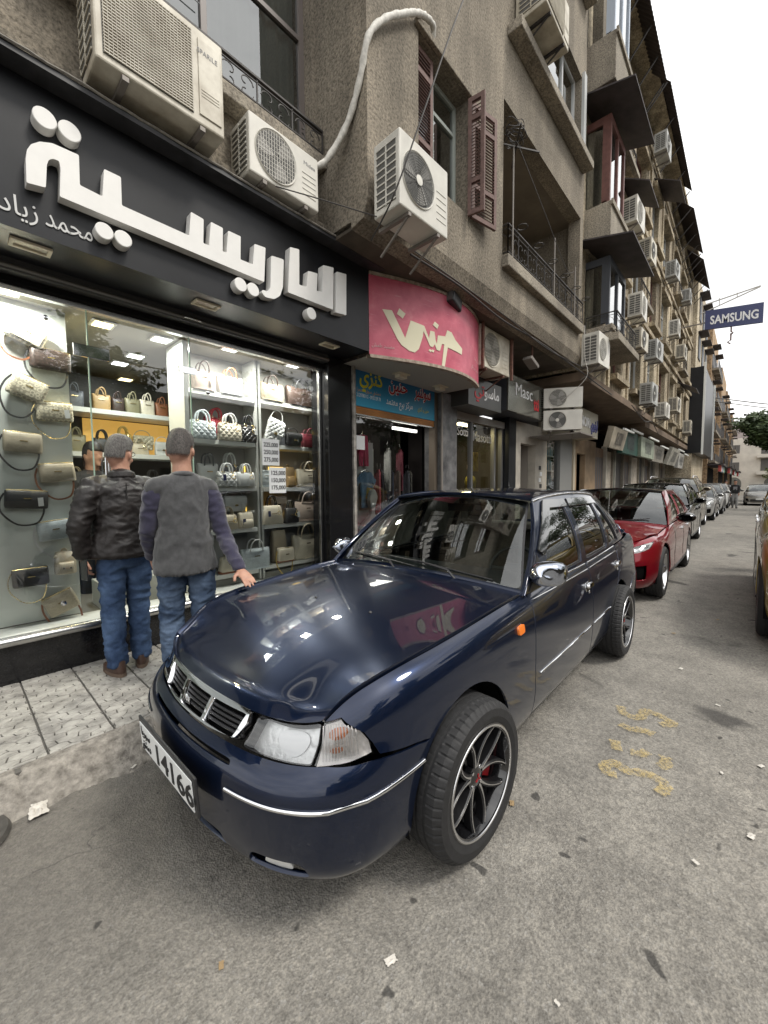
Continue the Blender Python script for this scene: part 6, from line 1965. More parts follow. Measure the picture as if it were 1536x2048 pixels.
MB().box(3.50, 5.235, YS - .055, YS - .005, 2.385, 2.403).build('shutter_bar', M_STEEL, s2)
MB().box(3.46, 3.52, YS - .08, YS + .05, PZ, 3.08).build('door_jamb', MATS['worn pillar edge'], s2)
MB().box(5.24, 5.32, YS - .06, YS + .05, PZ, 3.08).build('door_jamb', mat('bronze jamb', (.16, .13, .10), .5, metal=.4), s2)
MB().add([(3.52, YS + .02, .4), (4.50, YS + .02, .4), (4.50, YS + .02, 2.39), (3.52, YS + .02, 2.39)], [(0, 1, 2, 3)]).build('glass_pane', M_GLASS, s2, fix=False)
MB().box(3.5, 5.25, YS + .03, 6.0, PZ, .2).build('shop_floor', M_DARK, s2)
MB().box(3.45, 6.3, 6.0, 6.1, PZ, 3.0).build('back_wall', mat('dark clothes shop wall', (.05, .042, .04), .8), s2)
MB().box(3.45, 5.6, YS + .06, 6.0, 2.5, 2.6).build('shop_ceiling', MATS['dark clothes shop wall'], s2)
MB().box(3.334, 3.46, YS + .06, 6.0, PZ, 2.9).build('side_wall', MATS['dark clothes shop wall'], s2)
MB().box(6.2, 6.3, YS + .6, 6.0, PZ, 3.2).build('side_wall', MATS['dark clothes shop wall'], s2)
MB().box(3.53, 4.16, YS + .25, YS + .30, .4, 2.1).build('display_panel', mat('grey display panel', (.42, .42, .41), .7), s2)
MB().box(4.45, 5.0, YS + .1, YS + .14, 2.31, 2.35).build('tube_lamp', mat('lit tube', (.9, .9, .9), .5, emit=(1, .97, .9), estr=1.6), s2)
for x, y in ((4.4, 5.0), (4.2, 4.3)):
  ld = bpy.data.lights.new('tube_lamp_light', 'AREA'); ld.energy = 5; ld.size = .5; ld.color = (1, .96, .88)
  lo = bpy.data.objects.new('tube_lamp_light', ld); COL.objects.link(lo); lo.parent = s2; lo.location = (x, y, 2.46)
def garment(kind, loc, col, label, w=.3, h=.4, yaw=0., group='clothes in the children shop'):
  m = mat('cloth %s' % (col,), col, .85, noise=(20, .25))
  t = thing({'shirt': 'shirt', 'pants': 'trousers', 'suit': 'hanging_garment'}[kind], label, 'clothes', loc, yaw, group)
  if kind == 'shirt':
    pl = [(-.18, 1), (-.07, 1), (0, .94), (.07, 1), (.18, 1), (.5, .78), (.42, .62), (.27, .74), (.28, 0), (-.28, 0), (-.27, .74), (-.42, .62), (-.5, .78)]
  elif kind == 'pants':
    pl = [(-.3, 1), (.3, 1), (.36, .45), (.34, 0), (.10, 0), (.02, .55), (-.02, .55), (-.10, 0), (-.34, 0), (-.36, .45)]
  else:
    pl = [(-.12, 1), (.12, 1), (.5, .88), (.46, .3), (.40, 0), (-.40, 0), (-.46, .3), (-.5, .88)]
  def f(p, q):
    return (np.asarray(p) * w, -.018 - .02 * np.cos(np.asarray(p) * 3) - .006 * np.sin(np.asarray(p) * 22 + np.asarray(q) * 3), np.asarray(q) * h)
  panel('front', pl, f, m, t, res=.07, rim=.03)
  MB().tube([(-w * .22, 0, h * 1.0), (0, 0, h * 1.06), (w * .22, 0, h * 1.0)], .004, 5).tube([(0, 0, h * 1.06), (0, 0, h * 1.14)], .003, 5).build('hanger', M_STEEL, t)
  return t
garment('pants', (3.92, YS + .22, 1.76), (.50, .03, .10), 'pink child trousers hanging in the clothes shop window', .25, .42)
garment('shirt', (3.97, YS + .22, 1.18), (.16, .28, .42), 'light blue child shirt with a colourful print in the clothes shop window', .40, .50)
panel('shirt_print', [(3.66 - 3.7, 0), (.10, .02), (.12, .14), (-.02, .16)], lambda p, q: (np.asarray(p) + 0 * np.asarray(q), -.048 + 0 * np.asarray(p), np.asarray(q)), mat('colour print', (.45, .20, .06), .8, noise=(30, 1., (.06, .25, .08))), bpy.data.objects['shirt'], res=.05, rim=0).location = (0, 0, .13)
cols = [(.40, .40, .38), (.55, .52, .48), (.30, .06, .08), (.06, .06, .07), (.62, .62, .60), (.10, .12, .18), (.35, .25, .22), (.50, .15, .2), (.25, .27, .3), (.6, .58, .5)]
nm_ = ['grey', 'beige', 'dark red', 'black', 'white', 'navy', 'brown', 'rose', 'steel grey', 'ivory']
for k in range(10):
  garment('suit', (4.75 + .13 * k, 4.72 + .05 * (k % 2), 1.02 + .38 * (k % 3 == 1)), cols[k], '%s garment on the rail inside the clothes shop' % nm_[k], .30, .75, R(62), 'clothes on the rail')
for k in range(8):
  garment('shirt', (4.3 + .16 * k, 5.85, 1.75), cols[(k * 3 + 1) % 10], '%s shirt on the back wall of the clothes shop' % nm_[(k * 3 + 1) % 10], .2, .34, 0, 'clothes on the back wall')
tag(MB().box(3.56, 3.76, YS + .012, YS + .016, 1.96, 2.14).build('paper_notice', MATS['white card']), 'white paper notice taped inside the clothes shop window', 'notice')
# mannequin form, white swan-shaped display in the low corner
sw_ = thing('display_stand', 'white curved display stand in the corner of the clothes shop window', 'stand', (3.88, YS + .12, .72))
MB().prism(smooth_poly([(-.12, 0), (.16, 0), (.20, .25), (.14, .42), (.20, .62), (.12, .72), (.05, .58), (.08, .38), (-.10, .22)], 4), lambda p, q, d: (p, d, q), -.03, .03).build('panel', M_WHITE, sw_)
# pillar between the shops
pl2 = thing('marble_pillar', 'scuffed grey marble pillar between the clothes shop and the boutique', 'pillar', (0, 0, 0))
MB().box(5.33, 5.78, 3.62, 3.95, PZ, 2.95).build('shaft', mat('scuffed marble', (.13, .13, .13), .35, noise=(6, .9, (.045, .045, .048))), pl2)
MB().box(5.31, 5.345, 3.60, 3.62, PZ, 2.95).build('edge_strip', M_BRKT, pl2)

# ------------------------------------------------------------------ shop 3: black boutique
s3 = thing('boutique', 'black framed boutique with mannequins and yellow lit window', 'shop', (0, 0, 0))
MB().box(5.79, 7.70, 3.70, 3.80, 2.62, 2.75).build('head_frame', mat('pale lintel', (.28, .27, .25), .7), s3)
for x in (5.80, 6.42, 7.30, 7.62):
  MB().box(x, x + .06, 3.72, 3.80, PZ, 2.62).build('window_mullion', mat('grey mullion', (.16, .16, .16), .4, metal=.5), s3)
MB().add([(5.80, 3.76, .4), (7.62, 3.76, .4), (7.62, 3.76, 2.62), (5.80, 3.76, 2.62)], [(0, 1, 2, 3)]).build('glass_pane', glass_mat('dark shop glass', (.72, .74, .72), .03), s3, fix=False)
MB().box(5.79, 6.42, 4.3, 4.35, .2, 2.62).build('inner_wall', M_DARK, s3)
MB().box(5.79, 8.0, 5.0, 5.1, .2, 2.7).build('back_wall', M_DARK, s3)
MB().box(7.66, 7.70, 3.81, 5.0, .2, 2.7).build('side_wall', mat('boutique side wall', (.05, .042, .03), .7), s3)
MB().box(7.70, 8.02, 3.60, 3.95, PZ, 3.3).build('black_post', M_BLK, s3)
MB().box(5.79, 7.70, 3.81, 5.0, 2.66, 2.72).build('shop_ceiling', M_DARK, s3)
MB().box(5.79, 7.70, 3.78, 5.0, .3, .40).build('window_floor', mat('window floor', (.25, .22, .16), .6), s3)
text_obj('window_lettering', 'ASotti', .22, M_WT, s3, (5.86, 3.752, 2.36), depth=.003, width=.50)
text_obj('window_lettering', 'Masotti', .26, mat('dim white vinyl', (.4, .4, .4), .5), s3, (6.52, 3.752, 2.30), depth=.003, width=.70)
ld = bpy.data.lights.new('window_lamp_light', 'AREA'); ld.energy = 10; ld.size = .3; ld.color = (1, .82, .4)
lo = bpy.data.objects.new('window_lamp_light', ld); COL.objects.link(lo); lo.parent = s3; lo.location = (6.7, 4.1, 2.6)
MB().box(6.5, 6.9, 4.0, 4.1, 2.62, 2.655).build('window_lamp', mat('lit warm lamp', (.9, .8, .5), .5, emit=(1, .85, .5), estr=5), s3)
def bust(loc, col, label, hood=None):
  t = thing('mannequin', label, 'mannequin', loc, R(20), 'boutique mannequins')
  prof = [(.10, 0), (.13, .02), (.135, .10), (.12, .22), (.15, .42), (.165, .52), (.13, .60), (.06, .64), (.05, .70)]
  MB().lathe(prof, n=20).build('torso', mat('cloth %s' % (col,), col, .8, noise=(20, .3)), t, smooth=60).scale = (1, .7, 1)
  MB().lathe([(.0005, .0), (.05, .02), (.075, .09), (.07, .15), (.0005, .20)], origin=(0, 0, .69), n=16).build('head', mat('mannequin skin', (.30, .22, .17), .5), t, smooth=60)
  if hood:
    MB().lathe([(.0005, .235), (.08, .20), (.105, .10), (.10, 0), (.15, -.10), (.17, -.2)], origin=(0, .02, .68), n=18).build('headscarf', mat('cloth %s' % (hood,), hood, .85), t, smooth=60)
  MB().tube([(0, 0, -.75), (0, 0, 0)], .02, 8).build('stand', M_STEEL, t)
  return t
bust((6.18, 4.05, 1.15), (.20, .055, .03), 'mannequin in a rust top with beige headscarf in the boutique window', (.42, .33, .22))
bust((5.98, 4.16, 1.65), (.03, .03, .035), 'mannequin in a black top in the boutique window')
bust((7.05, 4.10, 1.05), (.30, .26, .05), 'mannequin in a yellow top in the boutique window')
tag(MB().box(6.50, 6.76, 3.768, 3.772, 1.75, 2.10).build('poster', mat('yellow poster', (.55, .42, .08), .5, noise=(14, .9, (.25, .12, .03)))), 'yellow lit poster hanging in the boutique window', 'poster')
b3 = thing('shop_sign', 'black boutique sign with white and red Arabic word under the rusty rack', 'sign', (0, 0, 0))
MB().box(5.60, 6.72, 3.30, 3.9, 2.76, 3.22).build('sign_box', mat('dark sign face', (.045, .045, .042), .3), b3, bevel=.006)
text_obj('sign_word', arabic('ماسو'), .26, M_WT, b3, (6.10, 3.297, 2.95), depth=.006, width=.52, bold=.004)
text_obj('sign_word', arabic('تي'), .26, mat('bright red acrylic', (.5, .02, .03), .4), b3, (5.78, 3.297, 2.95), depth=.006, width=.32, bold=.004)
g3 = thing('shop_sign', 'grey mirrored sign with thin white Latin letters and red figure', 'sign', (0, 0, 0))
MB().obox((7.82, 3.28, 3.17), (.90, 0, 0), (0, .02, .0), (0, -.0, .33)).build('sign_panel', mat('grey mirrored panel', (.24, .24, .21), .18, metal=.7), g3, bevel=.004)
MB().box(6.93, 8.70, 3.301, 3.9, 2.85, 3.48).build('sign_box', M_FRAMED, g3)
text_obj('sign_word', 'Masc', .34, M_WT, g3, (7.18, 3.255, 3.15), depth=.004, width=.78)
text_obj('sign_word', 'tti', .34, MATS['bright red acrylic'], g3, (8.06, 3.255, 3.0), depth=.004, width=.26, bold=.01)

# ------------------------------------------------------------------ building B: stone block with glazed bays, farther up the street
Bd = thing('apartment_block', 'weathered yellow stone apartment block with many air conditioners farther up the street', 'building', (0, 0, 0))
YB2 = 2.75
floors = [(4.3, 6.1), (7.0, 8.8), (9.7, 11.4), (12.3, 13.4)]
cols_b = [(11.7, 12.8), (13.9, 15.4), (16.6, 17.8), (18.9, 20.4), (21.6, 22.8), (24.0, 25.4), (26.6, 27.8)]
ops = [(a, b, z0, z1) for (a, b) in cols_b for (z0, z1) in floors[:3]]
wall_open('wall', 8.9, 29.4, 3.85, 13.0, YB2, YB2 + .3, ops, M_STONE, Bd)
for ci, (a, b) in enumerate(cols_b):
  for fi, (z0, z1) in enumerate(floors[:3]):
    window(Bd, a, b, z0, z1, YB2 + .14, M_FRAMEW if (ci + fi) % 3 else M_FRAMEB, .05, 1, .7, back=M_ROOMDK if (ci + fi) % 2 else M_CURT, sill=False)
    MB().box(a - .16, b + .16, YB2 - .20, YB2 - .001, z0 - .14, z0 - .002).build('window_sill', M_STONE, Bd)
    MB().box(a - .16, b + .16, YB2 - .13, YB2 - .001, z1 + .002, z1 + .16).build('window_lintel', M_STONE, Bd)
    if (ci * 3 + fi) % 7 == 1:
      mb = MB(); mb.add([(a - .1, YB2 - .02, z1 + .3), (b + .1, YB2 - .02, z1 + .3), (b + .1, YB2 - .75, z1 - .12), (a - .1, YB2 - .75, z1 - .12), (a - .1, YB2 - .02, z1 + .27), (b + .1, YB2 - .02, z1 + .27), (b + .1, YB2 - .75, z1 - .15), (a - .1, YB2 - .75, z1 - .15)], [(0, 1, 2, 3), (4, 7, 6, 5), (0, 3, 7, 4), (1, 5, 6, 2), (3, 2, 6, 7), (0, 4, 5, 1)])
      mb.build('awning', M_AWN, Bd)
    if (ci + fi) % 4 == 2:
      scroll_rail('window_railing', (a, YB2 - .22, z0), (b, YB2 - .22, z0), .45, Bd, .4)
      MB().box(a - .1, b + .1, YB2 - .3, YB2 - .201, z0 - .12, z0).build('balcony_slab', M_CONC, Bd)
for x in (11.3, 13.4, 16.0, 18.4, 21.1, 23.4, 26.0):
  MB().box(x, x + .16, YB2 - .05, YB2 - .001, 3.86, 12.9).build('stone_pilaster', M_STONE, Bd)
for z in (6.55, 9.25, 12.0):
  MB().box(11.2, 29.4, YB2 - .10, YB2 - .051, z, z + .14).build('string_course', M_STONE, Bd)
MB().box(8.9, 29.4, YB2 - .45, YB2 + .5, 13.0, 13.16).build('cornice', M_STONE, Bd)
MB().box(8.9, 29.4, YB2 + .5, 9, 12.9, 13.1).build('roof', M_CONC, Bd)
MB().box(8.9, 29.4, 4.5, 4.6, 0, 12.9).build('rear_wall', M_DARK, Bd)
MB().box(8.9, 9.0, YB2 + .301, 4.5, 3.86, 12.9).build('side_wall', M_STONE, Bd)
# corrugated awnings along the top
for x0, x1, y0, z0 in ((10.2, 14.0, 2.08, 12.55), (14.3, 20.0, 2.04, 12.75), (20.4, 24.6, 2.0, 12.3), (25.0, 29.0, 2.0, 12.2)):
  n = int((x1 - x0) / .07)
  mb = MB(); mb.grid(lambda a, b: (x0 + (x1 - x0) * a, 2.68 - (2.68 - y0) * b, z0 + .75 - .75 * b + .02 * math.sin(a * n * math.pi)), n * 2, 2)
  mb.build('roof_awning', M_AWN, Bd, smooth=180)
  for k in range(5):
    x = x0 + (x1 - x0) * k / 4
    MB().bar((x, 2.70, z0 - .6), (x, y0 + .08, z0 + .03), .03, .03).build('awning_strut', M_IRON, Bd)
# glazed bays at the near end
def glazed_bay(z0, z1, fm, below, aw, x0=9.35, x1=10.55, y0=2.30):
  f = MB()
  for x in (x0, (x0 + x1) / 2 - .04, x1 - .08): f.box(x, x + .08, y0, y0 + .06, z0, z1)
  for y in (y0 + .061, YB2 - .0):
    f.box(x0, x0 + .06, y, y + .09, z0, z1)
  f.box(x0, x1, y0 - .002, y0 + .058, z1, z1 + .14).box(x0, x1, y0 - .002, y0 + .058, z0 - .06, z0).box(x0 - .002, x0 + .058, y0 + .06, YB2 + .09, z1, z1 + .14)
  f.build('bay_frame', fm, Bd)
  MB().add([(x0 + .08, y0 + .03, z0), (x1 - .08, y0 + .03, z0), (x1 - .08, y0 + .03, z1), (x0 + .08, y0 + .03, z1)], [(0, 1, 2, 3)]).build('bay_pane', M_WINGL, Bd, fix=False)
  MB().add([(x0 + .03, y0 + .15, z0), (x0 + .03, YB2, z0), (x0 + .03, YB2, z1), (x0 + .03, y0 + .15, z1)], [(0, 1, 2, 3)]).build('bay_pane', M_WINGL, Bd, fix=False)
  MB().box(x0 + .3, x1, YB2 + .05, YB2 + .08, z0, z1).build('bay_back', M_CURTD, Bd)
  MB().grid(lambda a, b: (x0 + .5 + (x1 - x0 - .6) * a, y0 + .14 + .02 * math.sin(a * 40), z0 + (z1 - z0) * b), 40, 2).build('bay_curtain', M_CURT, Bd, smooth=180)
  MB().box(x0 - .05, x1 + .05, y0 - .05, YB2 + .28, z0 - below, z0 - .061).build('bay_parapet', M_CONC, Bd, bevel=.015)
  MB().box(x0 - .08, x1 + .08, y0 - .09, y0 - .051, z0 - .16, z0 - .061).build('bay_sill', M_CONC, Bd)
  if aw:
    za, zb = z1 + .16, z1 + .42
    mb = MB()
    o_ = .50
    mb.add([(x0 - o_, y0 - o_, za), (x1 + o_ * .6, y0 - o_, za), (x1 + o_ * .6, YB2 - .01, zb), (x0 - o_, YB2 + .25, zb), (x0 - o_, y0 - o_, za + .03), (x1 + o_ * .6, y0 - o_, za + .03), (x1 + o_ * .6, YB2 - .01, zb + .03), (x0 - o_, YB2 + .25, zb + .03)],
        [(3, 2, 1, 0), (4, 5, 6, 7), (0, 1, 5, 4), (1, 2, 6, 5), (2, 3, 7, 6), (3, 0, 4, 7)])
    mb.build('bay_awning', M_AWN, Bd)
glazed_bay(7.25, 8.75, M_FRAMEB, .85, True)
glazed_bay(4.85, 6.05, M_FRAMED, .28, True, 9.45, 10.85, 2.28)
glazed_bay(10.3, 11.9, mat('blue white frame', (.40, .45, .52), .5), .95, False, 9.2, 10.4, 2.25)
scroll_rail('balcony_railing', (9.40, 2.12, 4.60), (11.2, 2.12, 4.60), .42, Bd, .3)
scroll_rail('balcony_railing', (9.40, 2.12, 4.60), (9.40, 2.70, 4.60), .42, Bd, .3)
MB().box(9.3, 11.3, 2.05, YB2 - .001, 4.42, 4.568).build('balcony_slab', M_CONC, Bd, bevel=.01)
# canopy slab over the farther shops
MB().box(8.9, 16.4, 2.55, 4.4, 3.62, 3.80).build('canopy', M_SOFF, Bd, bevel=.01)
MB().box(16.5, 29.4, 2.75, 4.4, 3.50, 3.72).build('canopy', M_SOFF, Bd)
ACG = [(11.55, 2.52, 7.75, 'beside the brown bay'), (13.35, 2.52, 7.62, 'right of the brown bay'), (14.9, 2.52, 11.55, 'highest, near the roof'), (12.2, 2.52, 5.85, 'upper of the pair by the railing bay'), (12.5, 2.52, 5.05, 'lower of the pair by the railing bay'),
    (14.7, 2.52, 5.30, 'beyond the railing bay'), (19.2, 2.52, 7.2, 'middle of the stone block'), (21.2, 2.52, 6.8, 'far along the stone block'), (14.15, 2.50, 3.86, 'standing on the canopy end'), (16.4, 2.50, 3.80, 'second beyond the canopy end'),
    (19.2, 2.50, 4.35, 'third beyond the canopy end'), (22.1, 2.52, 9.5, 'high at the far end of the stone block'), (8.72, 2.58, 3.86, 'on the near canopy end'), (24.5, 2.52, 4.0, 'low at the far end of the stone block'), (17.7, 2.52, 8.9, 'under the second floor window of the stone block')]
for k, (x, y, z, l) in enumerate(ACG):
  q_ = random.uniform(.82, 1.12)
  ac_unit((x + random.uniform(-.2, .2), y, z), 'air conditioner on the stone block, %s' % l, .78 * q_, .56 * random.uniform(.85, 1.1), .32, 'fan' if k % 3 else 'bars', (M_ACW, M_ACOLD, mat('ac casing grey', (.40, .40, .38), .5, noise=(5, .3)))[k % 3], rotz=R(random.uniform(-4, 4)), detail=False)
# two stacked units that stand across the pavement
for z, l in ((3.07, 'upper'), (2.62, 'lower')):
  t_ = ac_unit((8.75, 2.95, z), '%s of two stacked condensers by the marble entrance' % l, .74, .40, .30, 'fan' if l == 'lower' else 'bars', M_ACW, detail=False)
  t_.rotation_euler = (0, 0, R(-62)); t_.location = (8.72, 3.35, z)
  g = MB()
  for i in range(9): g.box(-.012 + 0, -.002, -.30 + .033 * i, -.285 + .033 * i, .03, .43)
MB_p = thing('bracket_shelf', 'steel shelf carrying the stacked condenser units', 'bracket', (8.75, 3.3, 2.56))
MB().box(-.05, .95, -.75, .3, -.03, -.005).build('shelf_frame', M_BRKT, MB_p)

# ------------------------------------------------------------------ shops beyond the boutique
ent = thing('building_entrance', 'pale marble building entrance with recessed doorway beyond the boutique', 'entrance', (0, 0, 0))
M_MARB = mat('pale marble', (.50, .46, .39), .5, noise=(3, .25))
wall_open('marble_surround', 8.03, 9.75, PZ, 2.82, 3.62, 3.80, [(8.30, 9.10, PZ, 2.38)], M_MARB, ent)
MB().box(8.2, 9.2, 4.2, 4.3, PZ, 2.4).build('inner_wall', mat('inner marble', (.33, .30, .26), .6), ent)
MB().box(8.2, 8.29, 3.81, 4.2, PZ, 2.4).build('side_wall', MATS['inner marble'], ent)
MB().box(9.11, 9.2, 3.81, 4.2, PZ, 2.4).build('side_wall', MATS['inner marble'], ent)
MB().box(8.72, 8.95, 4.17, 4.199, 1.4, 1.85).build('mail_box', M_BRKT, ent)
MB().box(8.03, 9.75, 3.70, 3.9, 2.821, 3.0).build('iron_fanlight', M_IRON, ent)
for k in range(7):
  MB().box(9.30 + .06 * (k % 2), 9.42 + .06 * (k % 2), 3.612, 3.619, 1.0 + .14 * k, 1.09 + .14 * k).build('stuck_notice', MATS['white card'] if k % 3 else M_INK, ent)
s5 = thing('cosmetics_shop', 'cosmetics shop with lit blue product shelves behind glass', 'shop', (0, 0, 0))
MB().box(9.76, 9.9, 3.66, 3.85, PZ, 2.85).build('door_jamb', mat('cream jamb', (.50, .43, .32), .6), s5)
MB().box(10.95, 11.9, 3.70, 3.85, PZ, 2.85).build('side_panel', mat('grey panel', (.22, .22, .21), .6), s5)
MB().box(9.9, 10.95, 3.95, 4.0, PZ, 2.6).build('back_wall', mat('product wall', (.16, .22, .26), .5), s5)
for r_ in range(5):
  MB().box(9.92, 10.93, 3.86, 3.949, .7 + .38 * r_, .73 + .38 * r_).build('product_shelf', M_WHITE, s5)
  for k in range(9):
    MB().box(9.95 + .108 * k, 10.03 + .108 * k, 3.88, 3.94, .731 + .38 * r_, .731 + .38 * r_ + random.uniform(.14, .27)).build('product_box', mat('product %d' % (k % 4), [(.45, .55, .6), (.15, .32, .45), (.62, .64, .62), (.3, .45, .5)][k % 4], .5), s5)
MB().add([(9.9, 3.78, .3), (10.95, 3.78, .3), (10.95, 3.78, 2.6), (9.9, 3.78, 2.6)], [(0, 1, 2, 3)]).build('glass_pane', M_GLASS, s5, fix=False)
MB().box(11.91, 12.05, 3.66, 3.85, PZ, 2.85).build('door_jamb', MATS['cream jamb'], s5)
wall_open('wood_front', 12.06, 14.2, PZ, 2.85, 3.70, 3.85, [(12.3, 13.1, PZ, 2.4)], mat('light wood', (.36, .25, .15), .6, noise=(3, .3)), s5)
MB().box(12.2, 13.2, 3.95, 4.0, PZ, 2.5).build('doorway_back', M_DARK, s5)
o5 = thing('shop_sign', 'cream sign box with silver Latin and blue Arabic letters', 'sign', (0, 0, 0))
MB().box(9.45, 12.45, 3.20, 3.9, 2.76, 3.44).build('sign_box', mat('cream sign face', (.46, .43, .34), .45), o5, bevel=.01)
text_obj('sign_word', 'ONORI', .34, M_WT, o5, (10.55, 3.197, 3.0), depth=.03, width=1.1, bold=.01)
text_obj('sign_word', arabic('اونوري'), .34, mat('blue acrylic', (.06, .07, .25), .4), o5, (11.75, 3.197, 3.0), depth=.03, width=.62, bold=.012)
for lab, x0, x1, y, z0, z1, c, tilt in (('pale tilted shop sign with a brown stain beyond the cream sign', 12.9, 14.6, 2.95, 2.55, 3.15, (.40, .35, .27), .22), ('dark green shop sign box at the end of the canopy', 15.2, 17.6, 3.15, 2.55, 3.35, (.008, .07, .05), 0),
                   ('pale green poster sign beyond the green sign box', 17.7, 20.4, 3.05, 2.55, 3.3, (.30, .34, .26), 0), ('grey shop sign farther along the canopy', 20.6, 23.4, 3.1, 2.5, 3.2, (.26, .24, .2), .08), ('tilted sign with dark lettering far along the canopy', 23.8, 26.6, 2.9, 2.45, 3.3, (.42, .40, .34), .3), ('far white shop sign at the end of the stone block', 27.0, 29.3, 2.9, 2.4, 3.2, (.42, .41, .38), .1)):
  t_ = thing('shop_sign', lab, 'sign', ((x0 + x1) / 2, y, (z0 + z1) / 2), group='signs under the canopy')
  t_.rotation_euler = (tilt, 0, 0)
  MB().box(-(x1 - x0) / 2, (x1 - x0) / 2, 0, .16, -(z1 - z0) / 2, (z1 - z0) / 2).build('sign_box', mat('sign %s' % lab[:12], c, .5, noise=(3, .5, tuple(v * .55 for v in c))), t_)
  MB().box(-(x1 - x0) * .2, (x1 - x0) * .25, -.006, -.001, -(z1 - z0) * .3, (z1 - z0) * .3).build('sign_print', mat('print %s' % lab[:12], tuple(v * .45 + .03 for v in c), .6, noise=(9, .8)), t_)
  MB().box(-(x1 - x0) * .35, (x1 - x0) * .4, -.22, -.16, (z1 - z0) * .42, (z1 - z0) * .5).build('strip_lamp', M_WHITE, t_)
# ground floor fronts under the canopy
g5 = thing('shop_row', 'row of narrow old shop fronts with shutters under the far canopy', 'shops', (0, 0, 0))
x = 14.25
kinds = ['wood', 'shut', 'green', 'door', 'wood', 'shut', 'door', 'wood', 'door', 'shut', 'wood']
for k, kd in enumerate(kinds):
  w = [1.1, .9, .35, 1.3, 1.4, 1.5, 1.2, 1.5, 1.4, 1.6, 1.6][k]
  c = {'wood': (.16, .10, .06), 'shut': (.50, .44, .36), 'green': (.01, .10, .08), 'door': (.06, .055, .05)}[kd]
  if kd == 'shut':
    for j in range(22):
      MB().box(x, x + w - .08, 3.70, 3.74 + .012 * (j % 2), PZ + .115 * j, PZ + .112 + .115 * j).build('shutter_slat', mat('front %s' % kd, c, .6, noise=(6, .3)), g5)
  else:
    MB().box(x, x + w - .08, 3.74, 3.80, PZ, 2.7).build('front_panel', mat('front %s' % kd, c, .6, noise=(6, .3)), g5)
    if kd == 'wood':
      for j in range(4): MB().box(x + .05 + j * w * .23, x + .05 + j * w * .23 + w * .14, 3.735, 3.739, .4, 2.4).build('front_pane', M_FRAMED, g5)
  MB().box(x + w - .079, x + w, 3.64, 3.80, PZ, 2.8).build('pier', M_CONC if k % 2 else M_MARB, g5)
  x += w

# ------------------------------------------------------------------ building C (black cladding), D and the far cross-street
Cb = thing('apartment_block', 'building with tall black cladding panel and white edges far up the street', 'building', (0, 0, 0))
MB().box(29.5, 37.0, 2.55, 9, 0, 13.4).build('wall', stucco('pale far stone', (.50, .44, .33), (.30, .24, .17), 12., .7, .2), Cb)
MB().box(29.45, 29.49, 2.08, 9, 3.3, 8.2).build('black_panel', M_BLK, Cb)
MB().box(29.49, 36.8, 2.08, 2.54, 3.3, 8.2).build('cladding', M_BLK, Cb)
MB().box(29.40, 29.449, 2.03, 2.13, 3.2, 8.4).build('white_edge', M_WHITE, Cb)
MB().box(36.8, 36.9, 2.0, 2.08, 3.2, 8.4).build('white_edge', M_WHITE, Cb)
for k in range(3):
  for j in range(2):
    MB().box(30.6 + 2.2 * k, 31.7 + 2.2 * k, 2.50, 2.549, 9.0 + 2.2 * j, 10.3 + 2.2 * j).build('window', M_FRAMED, Cb)
    MB().box(30.4 + 2.2 * k, 31.9 + 2.2 * k, 2.1, 2.549, 10.45 + 2.2 * j, 10.5 + 2.2 * j).build('awning', M_AWN, Cb)
Db = thing('apartment_block', 'row of narrow orange brown houses beyond the black cladding', 'building', (0, 0, 0))
M_DFAR = stucco('orange brown render', (.42, .30, .19), (.22, .155, .10), 8., .6, .2)
for k, (x0, x1, y0, h) in enumerate(((37.2, 44, 2.3, 12.8), (44.2, 52, 2.0, 11.2), (52.2, 60, 1.9, 10.6), (60.2, 68, 1.7, 9.5))):
  ww = MB().box(x0, x1, y0, 9, 0, h).build('house_wall', M_DFAR, Db)
  for i in range(4):
    for j in range(4):
      xa = x0 + .6 + i * (x1 - x0 - .8) / 4
      if 3.3 + 2.2 * j + 1.3 > h: continue
      MB().box(xa, xa + .9, y0 - .03, y0 - .001, 3.3 + 2.2 * j, 4.6 + 2.2 * j).build('window', M_FRAMED, ww)
      MB().box(xa - .2, xa + 1.1, y0 - .40, y0 - .031, 3.05 + 2.2 * j, 3.2 + 2.2 * j).build('balcony_slab', M_CONC, ww)
      MB().box(xa - .2, xa + 1.1, y0 - .40, y0 - .36, 3.21 + 2.2 * j, 3.7 + 2.2 * j).build('balcony_rail', M_IRON, ww)
      if (i + j) % 2: MB().box(xa - .3, xa + 1.2, y0 - .45, y0 - .001, 4.75 + 2.2 * j, 4.8 + 2.2 * j).build('awning', M_AWN, ww)
  MB().box(x0, x1, y0 - .9, y0 - .001, 2.85, 2.95).build('shop_canopy', M_AWN, ww)
  MB().box(x0 + .3, x1 - .3, y0 - .02, y0 - .001, .1, 2.7).build('shop_opening', M_DARK, ww)
  for i in range(5):
    MB().box(x0 + .3 + 1.3 * i, x0 + 1.3 + 1.3 * i, y0 - .75, y0 - .6, 2.4, 2.84).build('shop_sign', mat('far sign %d' % i, [(.5, .08, .07), (.6, .6, .58), (.1, .2, .35), (.55, .5, .4), (.08, .3, .2)][i], .5), ww)
Eb = thing('apartment_block', 'pale four storey building closing the view at the end of the street', 'building', (0, 0, 0))
M_PALE = mat('pale far plaster', (.66, .62, .55), .9, noise=(1.2, .15))
XE = 72.0
MB().box(XE, XE + 10, -26, 2.6, 0, 7.6).build('wall', M_PALE, Eb)
MB().box(XE + 1.5, XE + 10, -26, 2.6, 7.6, 9.6).build('upper_storey', mat('brown set back storey', (.30, .26, .25), .9), Eb)
